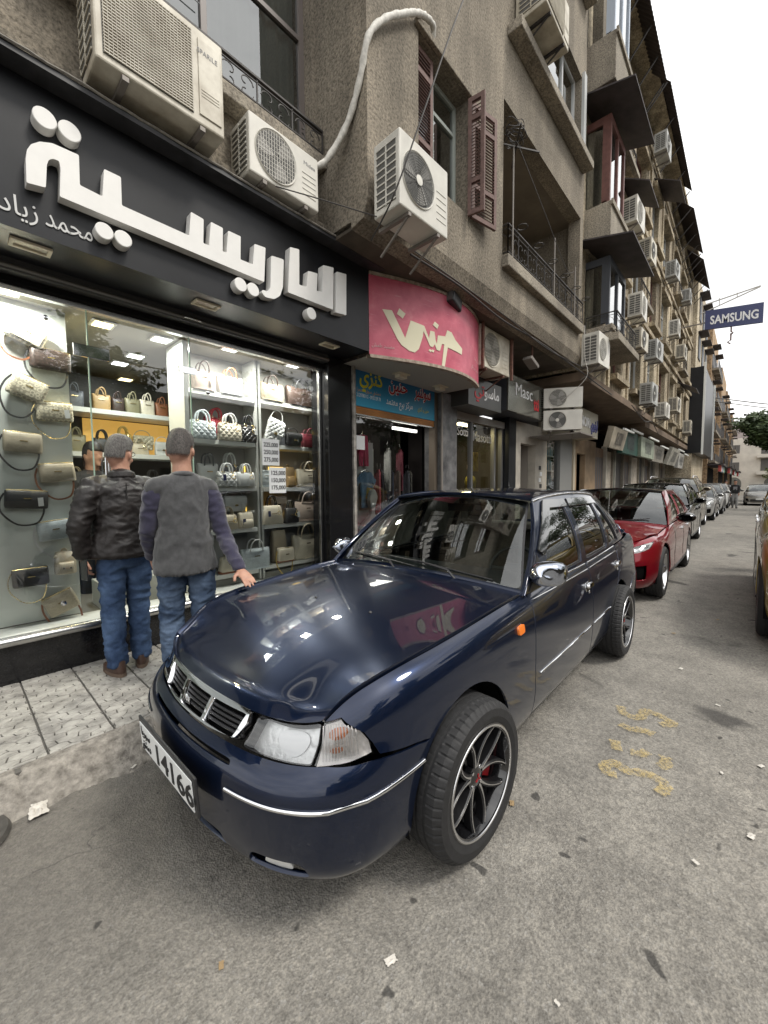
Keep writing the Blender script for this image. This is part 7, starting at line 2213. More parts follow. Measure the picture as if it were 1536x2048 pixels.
for z in (2.7, 4.9, 7.4):
  MB().box(XE - .9, XE - .001, -24, -.6, z, z + .35).build('balcony_slab', M_PALE, Eb)
for y0, y1, z0, z1 in ((1.1, 2.2, 5.6, 6.7), (1.1, 2.2, 3.3, 4.4), (-4.2, -1.0, 3.2, 4.8), (-4.2, -1.0, 5.4, 7.0), (-9, -5.6, 3.2, 4.8), (-9, -5.6, 5.4, 7.0), (-14, -10.5, 3.2, 4.8)):
  MB().box(XE - .04, XE - .001, y0, y1, z0, z1).build('window', mat('far blind grey', (.12, .115, .11), .7), Eb)
for y in (1.6, -2.2, -4.6, -7.0):
  MB().prism([(-.8, 0), (.8, 0), (.8, 1.3)] + [(.8 * math.cos(R(a)), 1.3 + .8 * math.sin(R(a))) for a in range(15, 180, 15)] + [(-.8, 1.3)], lambda p, q, d: (d, y + p, .3 + q), XE - .05, XE - .001).build('arched_opening', mat('far arch grey', (.16, .16, .14), .7), Eb)
MB().box(XE - 2.1, XE - 2.0, -26, 2.6, 0, 1.1).build('garden_wall', M_PALE, Eb)

# ------------------------------------------------------------------ blue projecting sign with white letters, its arm and hanging hooks
XS_ = 24.0
sg = thing('projecting_sign', 'dark blue sign with white capital letters projecting over the street', 'sign', (XS_, .8, 8.9))
MB().obox((0, 0, 0), (.05, 0, 0), (0, .98, .10), (0, 0, .42)).build('sign_panel', mat('navy sign', (.035, .045, .13), .4), sg)
text_obj('sign_letters', 'SAMSUNG', .52, M_WT, sg, (-.056, .80, -.13), right=(0, -.995, -.0) if False else (0, -1, -.102), up=(0, 0, 1), depth=.006, width=1.62, bold=.012)
MB().bar((.0, 1.15, .45), (0, -.85, 1.02), .04, .04).bar((0, 1.15, .80), (0, -.85, 1.05), .04, .04).bar((0, .5, .65), (0, .5, .95), .03, .03).bar((0, -.1, .8), (0, -.1, 1.0), .03, .03).build('arm', mat('pale steel', (.5, .48, .44), .6), sg)
MB().bar((.0, .95, 0), (0, 1.9, 0), .05, .05).build('wall_mount', M_BRKT, sg)
MB().tube([(0, .05, -.42), (0, .05, -.62), (0, -.02, -.70), (0, .08, -.78)], .03, 5).tube([(0, .05, -.70), (0, .05, -1.0), (0, .16, -1.06), (0, .06, -1.16)], .03, 5).build('hanging_hook', M_RUST, sg)

# ------------------------------------------------------------------ overhead wires
def wire(pts, r, label, m=None, sag=.0):
  P = smooth_poly(pts, 8, closed=False)
  return tag(MB().tube(P, r, 5).build('cable', m or M_IRON, smooth=60), label, 'cable', 'overhead cables')
wire([(3.30, 1.9, 5.9), (3.0, 1.95, 5.2), (2.72, 2.05, 4.4), (2.55, 2.2, 3.80), (2.6, 2.5, 3.6)], .007, 'black cable hanging down past the round fan air conditioner')
wire([(1.95, 2.95, 3.93), (2.3, 2.75, 3.90), (2.66, 2.45, 3.80)], .005, 'thin cable from the sign lip to the hung air conditioner')
wire([(3.3, 2.62, 3.82), (4.2, 2.58, 3.80), (5.3, 2.58, 3.74), (6.6, 2.56, 3.76), (8.3, 2.52, 3.7), (9.2, 2.50, 3.66), (10.8, 2.5, 3.62)], .012, 'bundled cable along the lower edge of the bay')
wire([(3.3, 2.60, 3.86), (5.3, 2.56, 3.80), (6.8, 2.54, 3.72), (8.5, 2.50, 3.78)], .007, 'second thin cable along the lower edge of the bay')
wire([(8.62, 2.5, 4.6), (8.60, 2.48, 4.0), (8.66, 2.46, 3.6), (8.6, 2.9, 3.2)], .007, 'pale cable dropping from the loggia corner', mat('pale cable', (.5, .48, .44), .6))
wire([(30, 1.6, 6.4), (34, -2, 6.0), (38, -6, 6.2), (42, -12, 6.9)], .03, 'dark cable crossing the far street')
wire([(30, 1.6, 6.2), (35, -3, 5.7), (40, -9, 6.2)], .025, 'lower dark cable crossing the far street')
wire([(12.5, 2.4, 3.6), (14.0, 2.35, 3.35), (15.5, 2.4, 3.5), (17.5, 2.5, 3.3)], .012, 'slack cable under the canopy edge')
wire([(5.35, 2.45, 6.05), (6.0, 2.3, 5.35), (6.9, 2.3, 4.95), (7.6, 2.4, 5.2)], .004, 'thin wire drooping across the loggia')
wire([(-.2, 3.1, 5.9), (.35, 3.2, 5.0), (.68, 3.2, 4.55)], .006, 'dark cable on the wall left of the large air conditioner')

# ------------------------------------------------------------------ trees
def bark(name, col): return mat(name, col, .9, noise=(9, .5), bump=(20, .8))
M_BARK = bark('tree bark', (.12, .09, .065))
def leafm(name, a, b):
  m, nt, bs = nmat(name)
  oi = N(nt, 'ShaderNodeNewGeometry')
  n = N(nt, 'ShaderNodeTexNoise', Scale=.8, Detail=5); nt.links.new(oi.outputs['Position'], n.inputs['Vector'])
  mx = mixc(nt, .5, ramp(nt, n.outputs[0], [(.35, a), (.65, b)]).outputs[0], ramp(nt, oi.outputs['Random Per Island'], [(0, a), (1, b)]).outputs[0])
  nt.links.new(mx, bs.inputs['Base Color']); bs.inputs['Roughness'].default_value = .6
  return m
M_LEAF = leafm('green foliage', (.022, .040, .014), (.075, .115, .035))
M_LEAF2 = leafm('yellow green foliage', (.06, .085, .02), (.15, .17, .05))
def tree(loc, label, h, rad, nleaf, seed, leaf=.09, m=None, flat=.6, trunk_r=.16, group=None, zc=.72):
  rnd = random.Random(seed)
  t = thing('tree', label, 'tree', loc, 0, group)
  mb = MB()
  tips = []
  def limb(p, d, L, r, lev):
    pts = [p]; rs = [r]
    q = p.copy(); dd = d.copy()
    n = 5
    for k in range(n):
      dd = (dd + Vector((rnd.uniform(-.18, .18), rnd.uniform(-.18, .18), rnd.uniform(-.03, .12)))).normalized()
      q = q + dd * L / n; pts.append(q.copy()); rs.append(r * (1 - .65 * (k + 1) / n))
      if lev >= 1: tips.append(q.copy())
    mb.tube(pts, rs, 7 if lev < 2 else 5)
    if lev < 3:
      for k in range(4 if lev == 0 else 3):
        a = rnd.uniform(0, 6.28); b_ = pts[rnd.randint(3, 5)]
        nd = (dd * .5 + Vector((math.cos(a), math.sin(a), rnd.uniform(.05, .5)))).normalized()
        limb(b_.copy(), nd, rad * (.62 if lev == 0 else .42 if lev == 1 else .28), r * .42, lev + 1)
  limb(Vector((0, 0, 0)), Vector((.03, .02, 1)), h * .55, trunk_r, 0)
  mb.build('trunk', M_BARK, t, smooth=60)
  lv = MB()
  vs = []; fs = []
  clumps = [(tp, rnd.uniform(.30, .62) * rad * .42) for tp in tips]
  for k in range(nleaf):
    c, cr_ = clumps[rnd.randrange(len(clumps))]
    while True:
      o_ = Vector((rnd.uniform(-1, 1), rnd.uniform(-1, 1), rnd.uniform(-1, 1)))
      if o_.length < 1: break
    p = c + Vector((o_.x * cr_, o_.y * cr_, o_.z * cr_ * flat))
    a = Vector((rnd.gauss(0, 1), rnd.gauss(0, 1), rnd.gauss(0, .5))).normalized(); b_ = a.orthogonal().normalized()
    b_ = (b_ + a.cross(b_) * rnd.uniform(-1, 1)).normalized()
    s_ = leaf * rnd.uniform(.6, 1.3)
    n = len(vs)
    vs += [p - a * s_, p + b_ * s_ * .42, p + a * s_, p - b_ * s_ * .42]
    fs.append((n, n + 1, n + 2, n + 3))
  lv.add(vs, fs)
  lv.build('crown', m or M_LEAF, t, fix=False)
  return t
tree((50, -4.0, 0), 'broad green tree standing above the parked cars at the end of the street', 8.6, 4.6, 9000, 3, .22, flat=.45, trunk_r=.25)
tree((60, -3.2, 0), 'yellow green shrub tree beside the far pale building', 4.2, 2.4, 2500, 9, .16, M_LEAF2, trunk_r=.1)
# street trees across the road: seen only as reflections in the glass and the car paint
for k, (x, y, h, r_) in enumerate(((-4.0, -9.5, 7.0, 3.2), (3.6, -10.2, 8.0, 3.4), (11.5, -8.6, 8.5, 3.8), (18.5, -8.2, 9.0, 4.2), (26, -8, 9.0, 4.2), (34, -8, 9.0, 4.2))):
  tree((x, y, 0), 'street tree across the road mirrored in the shop glass, %s' % ('nearest the camera', 'second', 'third', 'fourth', 'fifth', 'sixth')[k] + ('' if k == 0 else ' along the road'), h, r_, 5000, 20 + k, .15, trunk_r=.2, group='street trees across the road')
op = thing('apartment_block', 'low pale building across the road mirrored in the car paint', 'building', (0, 0, 0))
M_OPP = mat('opposite plaster', (.13, .115, .095), .9, noise=(.8, .4))
wall_open('wall', -14, 60, 0, 6.2, -14.3, -14.0, [(-12 + 3.2 * k, -10.4 + 3.2 * k, z, z + 1.5) for k in range(22) for z in (1.0, 4.0)], M_OPP, op)
MB().box(-14, 60, -16, -14.9, 0, 6.2).build('room_back', M_DARK, op)

# ------------------------------------------------------------------ other cars
def simple_car(name, label, loc, col, L=4.5, W=1.78, H=1.45, kind='sedan', rotz=0., wheel='five', wr=.32, fine=False, metal=.3, group='cars parked along the kerb', roofcol=None, front=True, rails=False, grille='bar', lamp='sweep', gh=(.30, .46, .80, .95), mirrors=(1, -1)):
  """parked car: nose at local x=0, tail at L"""
  t = thing(name, label, 'car', loc, rotz, group)
  PT = paint('car paint %s' % (col,), col, metal)
  hw = W / 2
  k = H / 1.45
  zs = {'sedan': 1.0, 'suv': 1.12, 'hatch': 1.03}[kind] * k
  hz = .76 * zs; bz = .93 * zs; tz = (1.0 if kind == 'sedan' else 1.02) * zs
  def T(rows): return [(i, z) for i, z in rows]
  F = [(.09, .20), (.03, .27), (.0, .38), (-.004, .48), (.0, .55 * zs), (.02, .60 * zs), (.04, .65 * zs), (.065, .69 * zs), (.11, .73 * zs), (.18, .755 * zs)]
  Wd = [(.05, .22), (.02, .28), (.0, .38), (0, .48), (-.002, .56 * zs), (0, .64 * zs), (.008, .71 * zs), (.025, .77 * zs), (.06, .815 * zs), (.10, .835 * zs)]
  D = [(.05, .22), (.01, .28), (.004, .38), (.008, .48), (.004, .58 * zs), (0, .67 * zs), (.006, .76 * zs), (.018, .84 * zs), (.04, .90 * zs), (.06, bz)]
  Q = [(.05, .24), (.02, .30), (.005, .40), (0, .50), (-.002, .60 * zs), (0, .70 * zs), (.008, .79 * zs), (.02, .88 * zs), (.045, .95 * zs), (.075, .99 * zs)]
  RC = [(.07, .27), (.02, .33), (0, .43), (0, .52), (.012, .60 * zs), (.03, .68 * zs), (.05, .76 * zs), (.07, .86 * zs), (.09, .95 * zs), (.13, tz)]
  b = hw
  st = [(0, 0, 'F'), (.012, .25 * b, 'F'), (.05, .5 * b, 'F'), (.11, .68 * b, 'F'), (.21, .83 * b, ('F', 'W', .25)), (.36, .92 * b, ('F', 'W', .6)), (.58, .965 * b, 'W'), (.85, .985 * b, 'W'), (1.15, .995 * b, ('W', 'D', .4)), (.33 * L, b, ('W', 'D', .8)),
     (.45 * L, b, 'D'), (.58 * L, b, 'D'), (.7 * L, .995 * b, ('D', 'Q', .5)), (.8 * L, .985 * b, 'Q'), (.89 * L, .955 * b, 'Q'), (.955 * L, .89 * b, ('Q', 'RC', .5)), (.985 * L, .72 * b, 'RC'), (.995 * L, .4 * b, 'RC'), (L, 0, 'RC')]
  g = CarGeom(st, dict(F=F, W=Wd, D=D, Q=Q, RC=RC), *[None] * 6)
  o = g.o
  uf, ur = .19 * L, .775 * L
  RA = wr + .05
  res = .28 if not fine else .16
  for sg in (1, -1):
    bot = [(o + .0, .0)] + [(o + x, 0.) for x in (2., 4., 5.)]
    a1 = g.side(arc(uf, wr, RA, 196, -16, 22), 1, (0, 9)); a2 = g.side(arc(ur, wr, RA, 196, -16, 22), 1, (0, 9))
    pl = bot + a1 + a2 + [(2 * o - 3., 0), (2 * o, 0), (2 * o, 9)] + [(x, 9.) for x in np.linspace(2 * o - 1, o + 1, 30)] + [(o, 9.)]
    # openings at the nose
    hol = []
    lampo = [(o + 2.3, 6.15), (o + 3.6, 6.0), (o + 4.9, 6.6), (o + 5.6, 7.6), (o + 4.6, 7.95), (o + 3.2, 7.6), (o + 2.3, 7.2)] if lamp == 'sweep' else [(o + 2.2, 6.0), (o + 4.0, 6.0), (o + 4.6, 6.3), (o + 4.6, 7.8), (o + 2.3, 7.8)]
    lampo = rpoly(lampo, .12)
    hol.append(lampo)
    inta = rpoly([(o + 2.9, 1.3), (o + 4.3, 1.5), (o + 4.3, 3.3), (o + 3.3, 3.1)], .15)
    hol.append(inta)
    if sg < 0:
      pl = [(2 * o - a, c) for a, c in pl]; hol = [[(2 * o - a, c) for a, c in h] for h in hol]
    bd = panel('body_side', pl, g, PT, t, holes=hol, res=res, estep=.12)
    lm = panel('headlamp', hol[0], g, M_LENS, t, res=res, rim=0)
    panel('reflector', hol[0], g, M_REFL if lamp != 'sweep' else mat('dark lamp reflector', (.2, .2, .21), .2, metal=.9), lm, res=res, lift=-.04, rim=0)
    cen = np.mean(np.array(hol[0]), 0)
    drl = [hol[0][i] for i in range(0, len(hol[0]), 2)]
    curve_strip('running_light', g, [(cen[0] + (a - cen[0]) * .88, cen[1] + (c - cen[1]) * .82) for a, c in hol[0][:len(hol[0]) * 3 // 5]], .010 if fine else .008, M_WHITE if fine else M_SILV, lm, lift=-.012 if sg > 0 else -.012, n=5)
    for dx in (-.35, .45):
      bowl = [(cen[0] + dx * sg + .26 * math.cos(a), cen[1] + .42 * math.sin(a)) for a in np.linspace(0, 2 * math.pi, 12, endpoint=False)]
      panel('lamp_bowl', bowl, g, M_CHROME, lm, res=.2, lift=-.024, rim=.01)
    panel('air_intake', hol[1], g, M_DARK, t, res=res, lift=-.04, rim=0)
    # door seams and handles
    for u in (.36 * L, .565 * L, .72 * L):
      P = g.side(lerp_path([(u, .30), (u + .015, .6 * zs), (u, .9 * zs)], 8), 1); P = P if sg > 0 else [(2 * o - a, c) for a, c in P]
      curve_strip('door_seam', g, P, .003, M_DARK, bd, lift=.0005, n=4)
    for u in (.53 * L, .69 * L):
      P = g.side(rpoly([(u - .09, .80 * zs), (u + .09, .81 * zs), (u + .09, .835 * zs), (u - .09, .825 * zs)], .01), 1); P = P if sg > 0 else [(2 * o - a, c) for a, c in P]
      panel('door_handle', P, g, M_CHROME if fine else PT, bd, res=.1, lift=.022, rim=.02)
    P = g.side(lerp_path([(.30 * L, .27), (.68 * L, .28)], 12), 1); P = P if sg > 0 else [(2 * o - a, c) for a, c in P]
    curve_strip('sill_moulding', g, P, .016, M_BLKPL, bd, lift=.0, n=6)
    P = [(2 * o - 3.2, 6.2), (2 * o - 1.4, 6.2), (2 * o - 1.4, 8.0), (2 * o - 3.6, 8.2)]
    panel('tail_lamp', rpoly(P if sg > 0 else [(2 * o - a, c) for a, c in P], .2), g, M_REDL, t, res=res, lift=.006)
  # grille, plate, low intake
  gl = panel('grille', rpoly([(o - 2.2, 6.35), (o + 2.2, 6.35), (o + 2.15, 7.3), (o - 2.15, 7.3)], .15), g, M_BLKGL, t, res=res, lift=.008, rim=.01)
  curve_strip('grille_chrome', g, [(o + x, 6.3) for x in np.linspace(-2.2, 2.2, 14)], .010, M_CHROME, gl, lift=.010, n=5)
  curve_strip('grille_chrome', g, [(o + x, 7.35) for x in np.linspace(-2.2, 2.2, 14)], .008, M_CHROME, gl, lift=.010, n=5)
  panel('low_intake', rpoly([(o - 2.6, 1.2), (o + 2.6, 1.2), (o + 2.4, 2.6), (o - 2.4, 2.6)], .2), g, M_BLKPL, t, res=res, lift=.006, rim=.01)
  MB().box(-.025, -.01, -.26, .26, .40, .51).build('number_plate', M_PLATE, t)
  # bonnet
  hoodL = gh[0] * L - .10
  ed = np.array([np.array(g(np.array([o + x]), np.array([9.0])))[:, 0] for x in np.linspace(0, 11, 45)])
  rows = []
  for a in np.linspace(0, 1, 6):
    row = []
    for f in np.linspace(-1, 1, 9):
      ab = abs(f); fr = np.array(g(np.array([o + 5.2 * ab]), np.array([9.0])))[:, 0]
      u = fr[0] + (hoodL + .06 * ab ** 2 - fr[0]) * a
      ey = np.interp(u, ed[20:, 0], ed[20:, 1]) if u > ed[20, 0] else fr[1]
      ez = np.interp(u, ed[:, 0], ed[:, 2])
      s_ = min(1, a * 2.5)
      y = fr[1] * (1 - s_) + ey * ab * s_
      zc = F[9][1] + (bz + .02 - F[9][1]) * a ** .8 + .02 * math.sin(math.pi * a)
      z = ez + (zc - ez) * (1 - ab ** 2.2) if a > 0 else fr[2]
      row.append((u, abs(y) * (-1 if f > 0 else 1), z))
    rows.append(row)
  HN = Net(rows)
  panel('bonnet', [(0, .03), (0, 7.97), (5, 7.97), (5, .03)], HN, PT, t, res=.35, estep=.2, rim=.02)
  # glass house
  x0, x1, x2, x3 = [q * L for q in gh]
  zr = H; rw = .70 * hw; bw = hw - .065
  def WS(p, q):
    p = np.asarray(p, float); q = np.asarray(q, float); ab = np.abs(p)
    ub = x0 - .10 + .10 * ab ** 2; ut = x1 + .05 * ab ** 2
    zb = bz + .025 - .035 * ab ** 2; zt = zr - .025 - .04 * ab ** 2
    bul = .03 * 4 * q * (1 - q)
    return (ub + (ut - ub) * q - bul * .6, -p * (bw - .02 + (rw - .02 - bw + .02) * q), zb + (zt - zb) * q + bul * .7)
  panel('windscreen', rpoly([(-1, 0), (1, 0), (1, 1), (-1, 1)], .04), WS, M_WSGL, t, res=.22, rim=0)
  for y in (-.25, .25):
    MB().tube([(x0 - .08, y, bz + .03), (x0 + .02, y - .35, bz + .07)], .008, 5).build('wiper', M_BLKPL, t)
  bk = [(x0 + .0, bw, bz - .005)] + [(x0 + (x3 - x0) * q, bw - .02 * q, bz + (tz - bz) * q * .9) for q in (.2, .4, .6, .8)] + [(x3, bw - .05, tz - .01)]
  tk = [(x1 + .05, rw, zr - .065)] + [(x1 + .05 + (x2 - x1 - .05) * q, rw + .01, zr - .035 - (.02 if kind == 'sedan' else 0) * q) for q in (.2, .4, .6, .8)] + [(x2, rw - .01, zr - .07)]
  rows = [[(a[0] + (c[0] - a[0]) * q, -(a[1] + (c[1] - a[1]) * q + .025 * 4 * q * (1 - q)), a[2] + (c[2] - a[2]) * q) for q in (0, .33, .66, 1)] for a, c in zip(bk, tk)]
  SN = Net(rows)
  def SNm(p, q):
    x = SN(p, q); return x[0], -x[1], x[2]
  w1 = rpoly([(.45, .25), (2.25, .22), (2.2, 2.62), (.95, 2.62)], .12); w2 = rpoly([(2.42, .22), (3.9, .25), (3.75, 2.55), (2.38, 2.62)], .12); w3 = rpoly([(4.05, .3), (4.62, .4), (4.3, 2.2), (3.92, 2.45)], .1)
  for sg in (1, -1):
    fn = SN if sg > 0 else SNm
    panel('cabin_side', [(0, 0), (5, 0), (5, 3), (0, 3)], fn, PT, t, holes=[w1, w2, w3], res=.25, rim=.015, flip=(sg < 0))
    for w_ in (w1, w2, w3):
      panel('side_window', w_, fn, M_CARGL, t, res=.25, rim=0, lift=-.01, flip=(sg < 0))
    if fine:
      curve_strip('window_trim', fn, [(x, .12) for x in np.linspace(.3, 4.7, 20)], .006, M_CHROME, t, lift=.004 * sg, n=5)
    if rails:
      MB().tube([(x1 + .15, -sg * (rw - .04), zr - .02), (x1 + .25, -sg * (rw - .04), zr + .05), (x2 - .3, -sg * (rw - .04), zr + .05), (x2 - .15, -sg * (rw - .04), zr - .02)], .018, 6).build('roof_rail', M_SILV, t, smooth=60)
  rows = []
  for i_, c in enumerate(tk):
    uc = x1 + (x2 - x1) * i_ / 5
    rows.append([(uc + (c[0] - uc) * abs(f) ** 2, -c[1] * f, c[2] + .045 * (1 - abs(f) ** 2.2)) for f in np.linspace(-1, 1, 7)])
  panel('roof', [(0, 0), (0, 6), (5, 6), (5, 0)], Net(rows), roofcol or PT, t, res=.3, rim=.02)
  def RW(p, q):
    p = np.asarray(p, float); q = np.asarray(q, float); ab = np.abs(p)
    ub = x3 + .02 - .04 * ab ** 2; ut = x2 + .0 * ab
    zb = tz; zt = zr - .025 - .045 * ab ** 2.2
    bul = .04 * 4 * q * (1 - q)
    return (ub + (ut - ub) * q + bul * .5, -p * (bw - .05 + (rw - .01 - bw + .05) * q), zb + (zt - zb) * q + bul * .6)
  panel('rear_window', [(-1, 0), (1, 0), (1, 1), (-1, 1)], RW, M_CARGL, t, res=.25, rim=0)
  rows = [[((x3 - .02) * (1 - a) + (np.array(g(np.array([2 * o - 3.0 * abs(f)]), np.array([9.0])))[0, 0]) * a, -f * (bw - .05) * (1 - a) + math.copysign(1, -f) * abs(np.array(g(np.array([2 * o - 3.0 * abs(f)]), np.array([9.0])))[1, 0]) * a, tz + .015 * (1 - f * f)) for f in np.linspace(-1, 1, 7)] for a in (0, .5, 1)]
  panel('boot_lid', [(0, 0), (0, 6), (2, 6), (2, 0)], Net(rows), PT, t, res=.3, rim=.02)
  for sg in mirrors:
    m_ = bpy.data.objects.new('door_mirror', None); COL.objects.link(m_); m_.parent = t; m_.location = (x0 + .32, -sg * (hw - .02), bz + .06)
    MB().grid(lambda a, c: (-.09 + .15 * c, -sg * (.12 + .12 * math.sin(math.pi * min(1, .15 + .85 * c)) ** .5 * math.cos(2 * math.pi * a)), .03 + .075 * math.sin(math.pi * min(1, .15 + .8 * c)) ** .5 * math.sin(2 * math.pi * a)), 16, 6, closed_u=True).build('mirror_shell', M_BLKGL if fine else PT, m_, smooth=180)
    MB().box(.0, .05, min(0, -sg * .06), max(0, -sg * .06), .0, .03).build('mirror_arm', M_BLKPL, m_)
  MB().box(.5, L - .35, -hw + .14, hw - .14, .22, .34).build('floor_pan', M_DARK, t)
  for x in (uf, ur):
    for sg in (1, -1):
      w_ = MB().grid(lambda a, c: ((RA + .012 if c < .9 else .05) * math.cos(R(-14 + 208 * a)), -(hw - .05) + (.28 if c > .4 else 0), (RA + .012 if c < .9 else .05) * math.sin(R(-14 + 208 * a))), 20, 3).build('wheel_well', M_DARK, t, smooth=60, fix=False)
      w_.location = (x, 0, wr); w_.scale = (1, sg, 1)
      add_wheel(t, (x, -sg * (hw - .115), wr), wr, wr * .70, .21, wheel, 0, -sg, fine=False)
  dsh = [(x0 - .05, bz - .02), (x0 + .35, bz - .03), (x0 + .42, bz - .2), (x0 + .35, .5), (x0 - .05, .5)]
  MB().prism(dsh, lambda a, c, d: (a, d, c), -hw + .16, hw - .16).build('dashboard', M_DASH, t)
  for y in (-.36, .36): seat(t, x0 + .95, y, M_SEAT).scale = (1, 1, zs)
  return t
RED = (.20, .006, .014)
simple_car('parked_car', 'dark red sedan with black roof and mirrors parked behind the navy car', (5.42, 1.655, 0), RED, 4.62, 1.80, 1.42, 'sedan', wheel='five', wr=.335, fine=True, metal=.35, roofcol=M_BLKGL, gh=(.315, .49, .80, .94))
simple_car('parked_car', 'glossy black car parked directly behind the red sedan', (10.4, 1.86, 0), (.006, .006, .007), 4.4, 1.84, 1.52, 'hatch', wr=.34, metal=.1, wheel='dark', gh=(.29, .44, .84, .97))
simple_car('parked_car', 'champagne sport utility car with roof rails beyond the black car', (15.2, 2.05, 0), (.26, .22, .165), 4.5, 1.86, 1.72, 'suv', wr=.37, rails=True, gh=(.29, .42, .86, .97))
simple_car('parked_car', 'silver sedan with grey lower bumper beyond the roof rail car', (20.4, 1.85, 0), (.42, .42, .41), 4.5, 1.74, 1.45, 'sedan', wr=.32, lamp='box', metal=.6)
simple_car('parked_car', 'pale silver hatchback beyond the silver sedan', (25.4, 1.75, 0), (.50, .50, .49), 4.1, 1.70, 1.50, 'hatch', wr=.31, lamp='box', metal=.5, gh=(.28, .44, .85, .97))
simple_car('parked_car', 'white car with dark bumper near the end of the parked row', (31.5, 1.75, 0), (.62, .62, .60), 4.4, 1.75, 1.55, 'hatch', wr=.33, metal=0., gh=(.28, .44, .85, .97))
simple_car('parked_car', 'dark grey car last in the parked row on the shop side', (37.5, 1.6, 0), (.08, .08, .085), 4.4, 1.75, 1.46, 'sedan', wr=.32)
simple_car('moving_car', 'silver sedan facing the camera on the right of the far street', (37.0, -.62, 0), (.30, .29, .27), 4.6, 1.80, 1.46, 'sedan', wr=.33, metal=.5, lamp='box', group='cars on the right of the street')
simple_car('parked_car', 'pale car behind the silver sedan at the far right', (43.0, -1.2, 0), (.45, .46, .47), 4.4, 1.75, 1.48, 'hatch', wr=.32, group='cars on the right of the street')
simple_car('parked_car', 'gold car cut off by the right edge with one wheel showing', (4.50, -1.005, 0), (.36, .26, .06), 4.4, 1.84, 1.62, 'suv', wr=.36, fine=True, metal=.2, group='cars on the right of the street', gh=(.29, .43, .86, .97), mirrors=(1,))

# ------------------------------------------------------------------ people
from mathutils import noise as mnoise
def ring_tube(mb, secs, n=18, ref=(1, 0, 0), cap=(.6, .6)):
  """closed limb through sections (centre, rx, ry); rx lies along ref"""
  ref = Vector(ref)
  P = [Vector(s[0]) for s in secs]
  k = len(P)
  vs = []
  for i, (c, rx, ry) in enumerate(secs):
    t = (P[min(i + 1, k - 1)] - P[max(i - 1, 0)]).normalized()
    a = ref - t * ref.dot(t)
    if a.length < 1e-3: a = t.orthogonal()
    a.normalize(); b = t.cross(a)
    for j in range(n):
      th = 2 * math.pi * j / n
      vs.append(P[i] + a * rx * math.cos(th) + b * ry * math.sin(th))
  t0 = (P[0] - P[1]).normalized(); t1 = (P[-1] - P[-2]).normalized()
  m = len(vs)
  vs += [P[0] + t0 * min(secs[0][1], secs[0][2]) * cap[0], P[-1] + t1 * min(secs[-1][1], secs[-1][2]) * cap[1]]
  fs = [(i * n + j, i * n + (j + 1) % n, (i + 1) * n + (j + 1) % n, (i + 1) * n + j) for i in range(k - 1) for j in range(n)]
  fs += [(j, m, (j + 1) % n) for j in range(n)] + [((k - 1) * n + (j + 1) % n, m + 1, (k - 1) * n + j) for j in range(n)]
  mb.add(vs, fs)
def ball(mb, c, r, n=12):
  c = Vector(c); rx, ry, rz = r if isinstance(r, (tuple, list)) else (r, r, r)
  vs = [c + Vector((rx * math.cos(2 * math.pi * j / n) * math.sin(math.pi * i / n), ry * math.sin(2 * math.pi * j / n) * math.sin(math.pi * i / n), rz * math.cos(math.pi * i / n))) for i in range(n + 1) for j in range(n)]
  mb.add(vs, [(i * n + j, i * n + (j + 1) % n, (i + 1) * n + (j + 1) % n, (i + 1) * n + j) for i in range(n) for j in range(n)])
def fuse(name, mb, m, parent, voxel=.01, smooth=6, folds=()):
  """melts overlapping limbs into one skin, smooths it and lays folds: (amp, (fx, fy, fz), ridge)"""
  me = mb.mesh(name)
  o = bpy.data.objects.new(name, me); COL.objects.link(o)
  r = o.modifiers.new('r', 'REMESH'); r.mode = 'VOXEL'; r.voxel_size = voxel; r.use_smooth_shade = True
  s = o.modifiers.new('s', 'SMOOTH'); s.factor = .5; s.iterations = smooth
  dg = bpy.context.evaluated_depsgraph_get()
  me2 = bpy.data.meshes.new_from_object(o.evaluated_get(dg), depsgraph=dg)
  bpy.data.objects.remove(o); bpy.data.meshes.remove(me)
  if folds:
    for v, nv in zip(me2.vertices, [Vector(q.vector) for q in me2.vertex_normals]):
      d = 0.
      p = v.co
      for amp, f, ridge in folds:
        x = mnoise.noise(Vector((p.x * f[0] + 3.1 * amp * 100, p.y * f[1], p.z * f[2])))
        d += amp * ((1 - 2.2 * abs(x)) if ridge else x)
      v.co = p + nv * d
  me2.materials.clear(); me2.materials.append(m)
  me2.shade_smooth()
  me2.name = name
  return obj_from(name, me2, parent)
